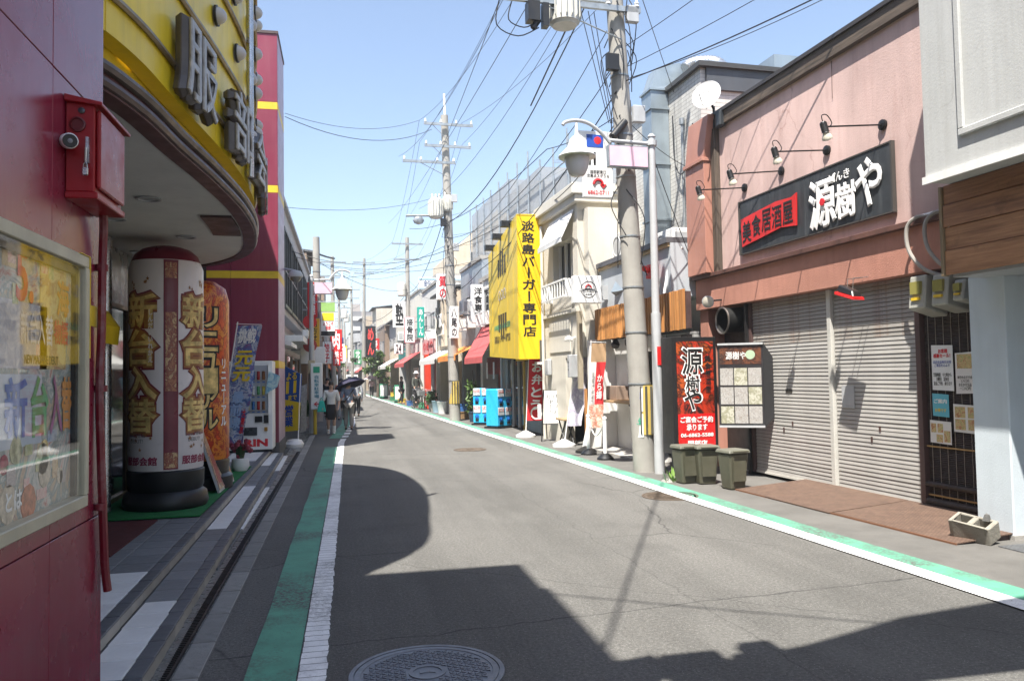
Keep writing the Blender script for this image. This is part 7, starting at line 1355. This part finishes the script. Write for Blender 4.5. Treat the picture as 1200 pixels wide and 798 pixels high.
def person(label, base, rz, h=1.6, pose=None, top=None, bottom=None, skirt=None, sleeves=True, hair=True, hat=None, shoes=None, shirt_low=.50, group='people walking in the street'):
    """local frame: faces -y; pose gives hand and foot targets in body units (height = 1)"""
    t = thing('person', label, 'person', base, 'L', rz, group, local=True)
    p = dict(lh=(-.14, -.03, .44), rh=(.14, -.03, .44), le=(-.15, .02, .62), re=(.15, .02, .62), lf=(-.055, -.06, .015), rf=(.055, .10, .015), lk=(-.055, -.05, .27), rk=(.055, .01, .27), head=(0, -.01))
    p.update(pose or {}); S = lambda q: tuple(c*h for c in q)
    hx, hy = p['head']
    la, ra = V(*p['lf'])+V(0, .03, .035), V(*p['rf'])+V(0, .03, .035)
    vs = [(0, 0, .52), (0, 0, .62), (0, -.005, .72), (0, .0, .80), (hx*.5, hy*.5, .845), (hx, hy, .90), (hx, hy-.005, .965),
          (-.10, 0, .80), p['le'], p['lh'], (.10, 0, .80), p['re'], p['rh'],
          (-.055, 0, .50), p['lk'], tuple(la), p['lf'], (.055, 0, .50), p['rk'], tuple(ra), p['rf']]
    # toes forward
    vs[16] = (p['lf'][0], p['lf'][1]-.075, .018); vs[20] = (p['rf'][0], p['rf'][1]-.075, .018)
    es = [(0, 1), (1, 2), (2, 3), (3, 4), (4, 5), (5, 6), (3, 7), (7, 8), (8, 9), (3, 10), (10, 11), (11, 12), (0, 13), (13, 14), (14, 15), (15, 16), (0, 17), (17, 18), (18, 19), (19, 20)]
    rd = [(.085, .06), (.072, .052), (.088, .06), (.07, .045), .03, (.043, .052), (.036, .045), .036, .024, .016, .036, .024, .016, .056, .038, .022, .018, .056, .038, .022, .018]
    for hand, e_ in ((9, 8), (12, 11)):                       # five fingers on each hand
        d = (V(*vs[hand])-V(*vs[e_])).normalized(); x = d.cross(V(0, 1, 0)).normalized(); y = d.cross(x)
        palm = V(*vs[hand])+d*.03; vs.append(tuple(palm)); es.append((hand, len(vs)-1)); rd.append((.018, .010)); pi = len(vs)-1
        for k, ln in enumerate((.038, .044, .041, .032)):
            q = palm+y*(k-1.5)*.012+d*ln-x*.006; vs.append(tuple(q)); es.append((pi, len(vs)-1)); rd.append(.005)
        q = V(*vs[hand])+y*-.024+d*.022; vs.append(tuple(q)); es.append((hand, len(vs)-1)); rd.append(.006)
    body = skinned('body', [S(q) for q in vs], es, [r*h if isinstance(r, float) else (r[0]*h, r[1]*h) for r in rd], SKIN, t, 0)
    hd = S((hx, hy, .935))
    part(t, 'face', MB().ball((hd[0]-.025*h/1.6, hd[1]-.088*h/1.6, hd[2]), .009, 8).ball((hd[0]+.025*h/1.6, hd[1]-.088*h/1.6, hd[2]), .009, 8).ball((hd[0], hd[1]-.098*h/1.6, hd[2]-.03), .013, 8, (.8, 1, 1.3)).ball((hd[0], hd[1]-.09*h/1.6, hd[2]-.06), .02, 8, (1.2, .3, .35)), mat('face_features', (.2, .09, .07), .5))
    part(t, 'ear', MB().ball((hd[0]-.07*h/1.6, hd[1], hd[2]-.01), .018, 8, (.5, 1, 1.5)).ball((hd[0]+.07*h/1.6, hd[1], hd[2]-.01), .018, 8, (.5, 1, 1.5)), SKIN)
    if hair: part(t, 'hair', MB().ball((hd[0], hd[1]+.014, hd[2]+.03), .087*h/1.6, 14, (.95, 1.08, 1.0)).ball((hd[0], hd[1]+.05, hd[2]-.07), .075*h/1.6, 12, (.95, .7, 1.5 if hair == 'long' else .7)), HAIRB)
    if hat: part(t, 'hat', MB().lathe((hd[0], hd[1], hd[2]+.045), [(.17, 0), (.165, .012), (.09, .02), (.085, .09), (.05, .115), (.005, .12)], 18), hat)
    if top:
        v2 = [(0, 0, shirt_low), (0, 0, .62), (0, -.005, .72), (0, 0, .805), (-.10, 0, .805), p['le'], (.10, 0, .805), p['re']]; e2 = [(0, 1), (1, 2), (2, 3), (3, 4), (4, 5), (3, 6), (6, 7)]
        r2 = [(.098, .072), (.085, .065), (.100, .072), (.075, .055), .046, .034, .046, .034]
        if sleeves == 'long':
            v2 += [p['lh'], p['rh']]; e2 += [(5, 8), (7, 9)]; r2 += [.024, .024]
        skinned('shirt', [S(q) for q in v2], e2, [r*h if isinstance(r, float) else (r[0]*h, r[1]*h) for r in r2], top, t, 1)
    if bottom:
        v3 = [(0, 0, .53), (-.055, 0, .49), p['lk'], tuple(la+V(0, 0, .01)), (.055, 0, .49), p['rk'], tuple(ra+V(0, 0, .01))]
        skinned('trousers', [S(q) for q in v3], [(0, 1), (1, 2), (2, 3), (0, 4), (4, 5), (5, 6)], [q*h if isinstance(q, float) else (q[0]*h, q[1]*h) for q in ((.098, .072), .068, .052, .038, .068, .052, .038)], bottom, t, 0)
    if skirt: part(t, 'skirt', MB().lathe((0, 0, 0), [(.105*h, .28*h), (.108*h, .36*h), (.10*h, .45*h), (.085*h, .55*h), (.075*h, .57*h)], 20), skirt)
    for f_ in ('lf', 'rf'): part(t, 'shoe', MB().ball((p[f_][0]*h, (p[f_][1]-.03)*h, .035), .05*h/1.6, 10, (.85, 2.2, .75)), shoes or BLACK)
    return t
CLW = mat('white_cloth', (.72, .72, .72), .8, 0, .1, 8); CLG = mat('grey_cloth', (.35, .37, .4), .8, 0, .1, 8); CLK = mat('black_cloth', (.02, .02, .022), .8); CLB = mat('blue_check_cloth', (.2, .25, .36), .8, 0, .3, 20); CLT = mat('taupe_trousers', (.24, .225, .205), .8, 0, .1, 8)
p_w = person('person in white top and black shorts walking towards us with a turquoise bag', (-.42, 23.3, 0), 0, 1.52, dict(lh=(-.15, -.12, .52), le=(-.15, -.01, .63), rh=(.13, -.10, .50), rk=(.055, -.05, .27), rf=(.05, -.02, .015), lf=(-.055, .03, .015)), CLW, None, mat('black_shorts_cloth', (.02, .018, .02), .8), True, 'long', shoes=WPLAS, shirt_low=.52)
part(p_w, 'sock', MB().cyl((-.083, .08, .06), (-.083, .045, .25), .045, .05, 10), WPLAS); part(p_w, 'sock', MB().cyl((.078, .0, .06), (.08, -.03, .25), .045, .05, 10), WPLAS)
bg = thing('shopping_bag', 'turquoise shopping bag hanging from the walking person\'s arm', 'bag', (-.66, 23.12, .66)); part(bg, 'bag', MB().hexa([(-.82, 23.05, .66), (-.56, 23.05, .66), (-.56, 23.17, .66), (-.82, 23.17, .66), (-.74, 23.08, .98), (-.62, 23.08, .98), (-.62, 23.14, .98), (-.74, 23.14, .98)]), mat('turquoise_bag', (.02, .45, .38), .6), .02); part(bg, 'strap', MB().tube(catmull([(-.74, 23.11, .97), (-.69, 23.11, 1.06), (-.64, 23.11, .97)], 5), .01), mat('turquoise_bag', (.02, .45, .38)))
p_u = person('person in pale shirt and grey trousers seen from behind under an umbrella', (.08, 25.0, 0), math.pi, 1.58, dict(lh=(-.10, -.15, .78), le=(-.14, -.02, .66), rf=(.055, -.05, .015), rk=(.055, -.06, .27), lf=(-.055, .06, .015), lk=(-.055, 0, .27)), CLB, CLT, None, True, True, shirt_low=.5)
part(p_u, 'shoulder_strap', MB().tube([(-.16, .10, 1.26), (.02, .14, 1.0), (.18, .06, .82)], .018, 6), CLK); part(p_u, 'hip_bag', MB().box(.12, .24, -.05, .12, .68, .92), CLK, .02)
ub = thing('umbrella', 'tilted navy umbrella held by the person in grey trousers', 'umbrella', (.2, 25.2, 1.2)); ua = V(-.28, .25, .9).normalized(); uc = V(.08, 25.22, 1.52)
UMB = mat('navy_umbrella_cloth', (.02, .018, .05), .7)
part(ub, 'canopy', MB().lathe(uc, [(.50, -.17), (.44, -.08), (.32, .0), (.16, .055), (.01, .075), (.16, .05), (.32, -.008), (.43, -.09), (.48, -.17)], 8, ua, False), UMB); part(ub, 'shaft', MB().cyl(uc+ua*.12, uc-ua*.45, .008), GALV); part(ub, 'handle', MB().cyl(uc-ua*.45, uc-ua*.55, .014), BLACK)
person('distant person with a pink parasol walking away in the middle of the road', (2.0, 63, 0), math.pi, 1.55, None, mat('pink_cloth', (.65, .4, .42), .8), CLK); 
pu = thing('parasol', 'pale pink parasol of the distant walker', 'umbrella', (2.0, 63, 1.5)); part(pu, 'canopy', MB().lathe((2.0, 63, 1.62), [(.62, -.2), (.5, -.06), (.3, .05), (.01, .1), (.3, .04), (.5, -.07), (.6, -.2)], 8, (0, 0, 1), False), mat('pale_pink_cloth', (.75, .55, .55), .8)); part(pu, 'shaft', MB().cyl((2.0, 63, 1.0), (2.0, 63, 1.75), .01), GALV)
person('dark dressed person standing by the bonesetter pole', tuple(W((.5, 46.5, 0))), 1.2, 1.62, None, CLK, CLK, None, 'long'); 
person('person in grey jacket walking behind the umbrella', (.42, 33.0, 0), math.pi, 1.62, dict(rf=(.055, -.08, .015)), CLG, CLK, None, 'long'); person('person in orange top half hidden behind the bag carrier', (-.18, 31.0, 0), 0, 1.6, None, mat('coral_cloth', (.62, .2, .13), .8), CLG); person('person in black top far on the left edge', (-.75, 33.5, 0), 0, 1.62, None, CLK, CLK)
# bicycle and scooter rider group on the right
def bicycle(label, base, frame, rz, col, group='bicycles on the right pavement'):
    t = thing('bicycle', label, 'bicycle', base, frame, rz, group, local=True)
    for x in (-.5, .5):
        w = part(t, 'wheel', MB().tube([(x+.31*math.cos(a), 0, .33+.31*math.sin(a)) for a in [2*math.pi*i/24 for i in range(24)]], .018, 6, True), BLACK)
        part(w, 'spokes', MB().cyl((x-.3, 0, .33), (x+.3, 0, .33), .004, n=4).cyl((x, 0, .03), (x, 0, .63), .004, n=4).cyl((x-.21, 0, .12), (x+.21, 0, .54), .004, n=4).cyl((x+.21, 0, .12), (x-.21, 0, .54), .004, n=4), STEEL)
    part(t, 'frame', MB().tube([(-.5, 0, .33), (-.1, 0, .3), (.33, 0, .75), (.38, 0, .9)], .018, 8).tube([(-.1, 0, .3), (-.2, 0, .78)], .016, 8).tube([(-.5, 0, .33), (-.17, 0, .62)], .012, 8).tube([(.33, 0, .75), (.5, 0, .33)], .016, 8), col)
    part(t, 'saddle', MB().hexa([(-.34, -.08, .78), (-.08, -.03, .8), (-.08, .03, .8), (-.34, .08, .78), (-.34, -.08, .84), (-.08, -.03, .84), (-.08, .03, .84), (-.34, .08, .84)]), BLACK, .015)
    part(t, 'handlebar', MB().tube(catmull([(.22, -.27, .98), (.36, -.2, .98), (.4, 0, .96), (.36, .2, .98), (.22, .27, .98)], 5), .014), STEEL)
    part(t, 'basket', MB().hexa([(.48, -.13, .68), (.74, -.13, .68), (.74, .13, .68), (.48, .13, .68), (.46, -.17, .92), (.8, -.17, .92), (.8, .17, .92), (.46, .17, .92)]), GREYP); part(t, 'pedals', MB().box(-.13, -.07, -.16, -.06, .13, .15).box(-.13, -.07, .06, .16, .45, .47).cyl((-.1, -.08, .3), (-.1, .08, .3), .02), BLACK); part(t, 'mudguard', MB().tube([(-.5+.35*math.cos(a), 0, .33+.35*math.sin(a)) for a in [math.pi*(.1+.09*i) for i in range(10)]], .02, 5), GREYP)
    return t
bicycle('black bicycle ridden by the person in the white cap', tuple((.35, 38.6, 0)), 'R', -1.35, BLACK)
person('rider in dark clothes and white cap on the bicycle', tuple(W((.35, 38.7, .27))), .2, 1.55, dict(lf=(-.05, -.12, .03), rf=(.05, -.05, .10), lk=(-.06, -.2, .30), rk=(.06, -.2, .34), lh=(-.14, -.25, .52), rh=(.14, -.25, .52), le=(-.15, -.10, .62), re=(.15, -.10, .62)), mat('dark_olive_cloth', (.05, .055, .045), .8), CLK, None, 'long', True, WPLAS)
bicycle('silver bicycle parked beside the rider', (.75, 37.6, 0), 'R', -1.5, STEEL); bicycle('grey bicycle parked near the dark dressed person', (.7, 50, 0), 'R', 1.5, GREYP); bicycle('parked bicycle by the beige shop on the right', (.8, 54.5, 0), 'R', 1.6, RED)
for k, (u, v_, c, l) in enumerate(((.75, 34.6, mat('pale_blue_tub', (.35, .5, .6), .5), 'pale blue tub below the white awning'), (.8, 33.4, WPLAS, 'white tub at the foot of the beige door'))): solo('tub', MB().lathe((u, v_, 0), [(.2, 0), (.26, .5), (.28, .52), (.22, .5)], 16), c, l, 'tub', (u, v_, 0), 'R')
for k, (u, v_, l) in enumerate(((.6, 48.6, 'green framed notice stand beyond the second bicycle'), (.5, 58, 'green framed notice stand by the little trees'))):
    t = thing('notice_stand', l, 'sign board', (u, v_, 0), 'R', 0, 'green notice stands'); part(t, 'panel', MB().box(u-.3, u+.3, v_, v_+.05, .1, 1.1), mat('green_frame', (.05, .28, .16), .5)); part(t, 'face', MB().box(u-.25, u+.25, v_-.01, v_-.001, .2, 1.0), WPLAS); part(t, 'foot', MB().box(u-.3, u+.3, v_-.15, v_+.2, 0, .1), BLACK)
van = thing('delivery_van', 'white van far down the street between the rows', 'van', (.75, 95, 0), local=True); part(van, 'body', MB().hexa([(-.75, 0, .3), (.75, 0, .3), (.75, 3.4, .3), (-.75, 3.4, .3), (-.68, .25, 1.85), (.68, .25, 1.85), (.68, 3.4, 1.9), (-.68, 3.4, 1.9)]), WPLAS, .05); part(van, 'windscreen', MB().hexa([(-.6, .06, 1.1), (.6, .06, 1.1), (.6, .2, 1.1), (-.6, .2, 1.1), (-.58, .2, 1.7), (.58, .2, 1.7), (.58, .3, 1.7), (-.58, .3, 1.7)]), GLASS); 
for x in (-.62, .62):
    for y_ in (.6, 2.7): part(van, 'wheel', MB().cyl((x-.1, y_, .3), (x+.1, y_, .3), .3, n=16), BLACK)
    part(van, 'headlight', MB().box(x-.1, x+.1, -.02, .0, .6, .78), WPLAS)
# ------------------------------------------------------------------ small things along the shop fronts
for k, (u, v_, z, l) in enumerate(((1.0, 29.2, 3.9, 'outdoor air conditioner on the grey tin front'), (.95, 34.2, 3.75, 'outdoor air conditioner over the white awning'), (.9, 40.6, 4.2, 'outdoor air conditioner high on the white shop'), (.8, 44.0, 3.75, 'outdoor air conditioner on the roof of the low shop'), (.8, 49.5, 3.85, 'outdoor air conditioner above the green board'))): ac_unit(l, u, v_, z)
def noren(label, u, v0, v1, z, m):
    t = thing('shop_curtain', label, 'curtain', (u, (v0+v1)/2, z), 'R', 0, 'shop curtains'); part(t, 'rod', MB().cyl((u, v0-.05, z), (u, v1+.05, z), .012, n=8), BROWN); n = 4
    for k in range(n):
        a, c = v0+(v1-v0)*k/n+.01, v0+(v1-v0)*(k+1)/n-.01; part(t, 'panel', MB().sheet([(u-.01, a, z), (u-.01, c, z), (u-.03, c-.02, z-.55), (u+.02, a+.02, z-.55)], (-1, 0, 0), .008), m)
noren('dark red split curtain under the red awning', 1.25, 24.8, 26.6, 2.2, DRED); noren('navy split curtain at the beige shop', 1.2, 32.4, 34.2, 2.15, mat('navy_curtain', (.03, .045, .11), .8)); noren('white split curtain at the low pinkish shop', 1.05, 42.6, 45.2, 2.1, WPLAS)
CRT = [mat('blue_crate', (.04, .14, .38), .5), mat('yellow_crate', (.6, .42, .05), .5), mat('wood_crate', (.35, .22, .11), .7), mat('green_crate', (.05, .25, .12), .5)]
def crate(label, u, v_, z, m, w=.5):
    t = thing('crate', label, 'crate', (u, v_, z), 'R', random.uniform(-.2, .2), 'crates before the shops', local=True); h = .28
    part(t, 'box', MB().box(-w/2, w/2, -.2, -.18, 0, h).box(-w/2, w/2, .18, .2, 0, h).box(-w/2, -w/2+.02, -.18, .18, 0, h).box(w/2-.02, w/2, -.18, .18, 0, h).box(-w/2+.02, w/2-.02, -.18, .18, 0, .02), m)
    part(t, 'rim', MB().box(-w/2-.01, w/2+.01, -.215, -.2, h-.05, h), m); part(t, 'rim', MB().box(-w/2-.01, w/2+.01, .2, .215, h-.05, h), m); part(t, 'goods', MB().box(-w/2+.03, w/2-.03, -.17, .17, .03, .2), BEI)
for k, (u, v_, z, m, l) in enumerate(((.85, 29.3, 0, 2, 'wooden crate under the orange awning'), (.85, 29.3, .28, 0, 'blue crate on top of the wooden one under the orange awning'), (.9, 30.2, 0, 1, 'yellow crate left of the wooden one'), (.85, 39.9, 0, 3, 'green crate by the red column'), (.7, 43.2, 0, 0, 'blue crate before the low pinkish shop'), (.7, 44.3, 0, 2, 'wooden crate before the low pinkish shop'), (.7, 47.6, 0, 1, 'yellow crate before the low grey shop'), (.75, 53.0, 0, 3, 'green crate before the low beige shop'), (.75, 53.0, .28, 1, 'yellow crate stacked on the green one'))): crate(l, u, v_, z, CRT[m])
potted('bushy plant in a pale pot by the beige shop', .75, 36.0, .95, 7, potm=CONC); potted('bushy plant by the low grey shop', .7, 51.0, 1.1, 9, potm=BROWN); potted('green plant in a terracotta pot at the white shop', .75, 41.0, .9, 12, potm=TERRA); potted('leafy pot plant on the left kerb by the store', -1.35, 26.5, .9, 15, 'L', CONC)
for k, (u, v_, l) in enumerate(((1.16, 24.22, 'drain pipe between yellow shop and red awning'), (1.22, 27.45, 'drain pipe beside the grey tin front'), (1.08, 31.65, 'drain pipe between tin front and beige shop'), (1.04, 36.45, 'drain pipe between beige shop and white shop'))): solo('drain_pipe', MB().cyl((u, v_, 0), (u, v_, 4.8), .04, n=8), CRM2 if k % 2 else GREYP, l, 'pipe', (u, v_, 0), 'R')
for k, (v0, v1, c1, l) in enumerate(((33.0, 33.35, BEI, 'right one of two tan timber posts above the beige shop'), (33.7, 34.05, BEI, 'left one of two tan timber posts above the beige shop'))): solo('timber_post', MB().box(.85, 1.1, v0, v1, 2.9, 5.3), c1, l, 'post', (1, v0, 2.9), 'R')
for k, (u, v_, l) in enumerate(((.85, 31.0, 'menu board stand under the orange awning'), (.6, 40.2, 'menu board stand by the bicycles'))):
    t = thing('menu_stand', l, 'sign board', (u, v_, 0), 'R', -.3, 'small menu stands', local=True); part(t, 'board', MB().hexa([(-.25, -.02, .1), (.25, -.02, .1), (.25, .02, .1), (-.25, .02, .1), (-.25, .12, .95), (.25, .12, .95), (.25, .16, .95), (-.25, .16, .95)]), BWALL); part(t, 'leg', MB().cyl((-.22, .5, 0), (-.22, .14, .9), .012, n=6), BROWN); part(t, 'leg', MB().cyl((.22, .5, 0), (.22, .14, .9), .012, n=6), BROWN); letters(t, 'ランチ\n八五〇円', (0, .03, .55), (1, 0, 0), (0, .16, 1), .36, .4, WINK, .001, .0)
# ------------------------------------------------------------------ thin summer haze
hz = bpy.data.materials.new('haze_air'); hz.use_nodes = True; _n = hz.node_tree; _n.nodes.remove(_n.nodes['Principled BSDF'])
_v = _n.nodes.new('ShaderNodeVolumePrincipled'); _v.inputs['Color'].default_value = (.93, .96, 1, 1); _v.inputs['Density'].default_value = .0016; _v.inputs['Anisotropy'].default_value = .35
_n.links.new(_v.outputs[0], _n.nodes['Material Output'].inputs['Volume'])
struct('haze', MB().box(-1000, 1000, -70, 1850, -1, 30), hz, kind='stuff')
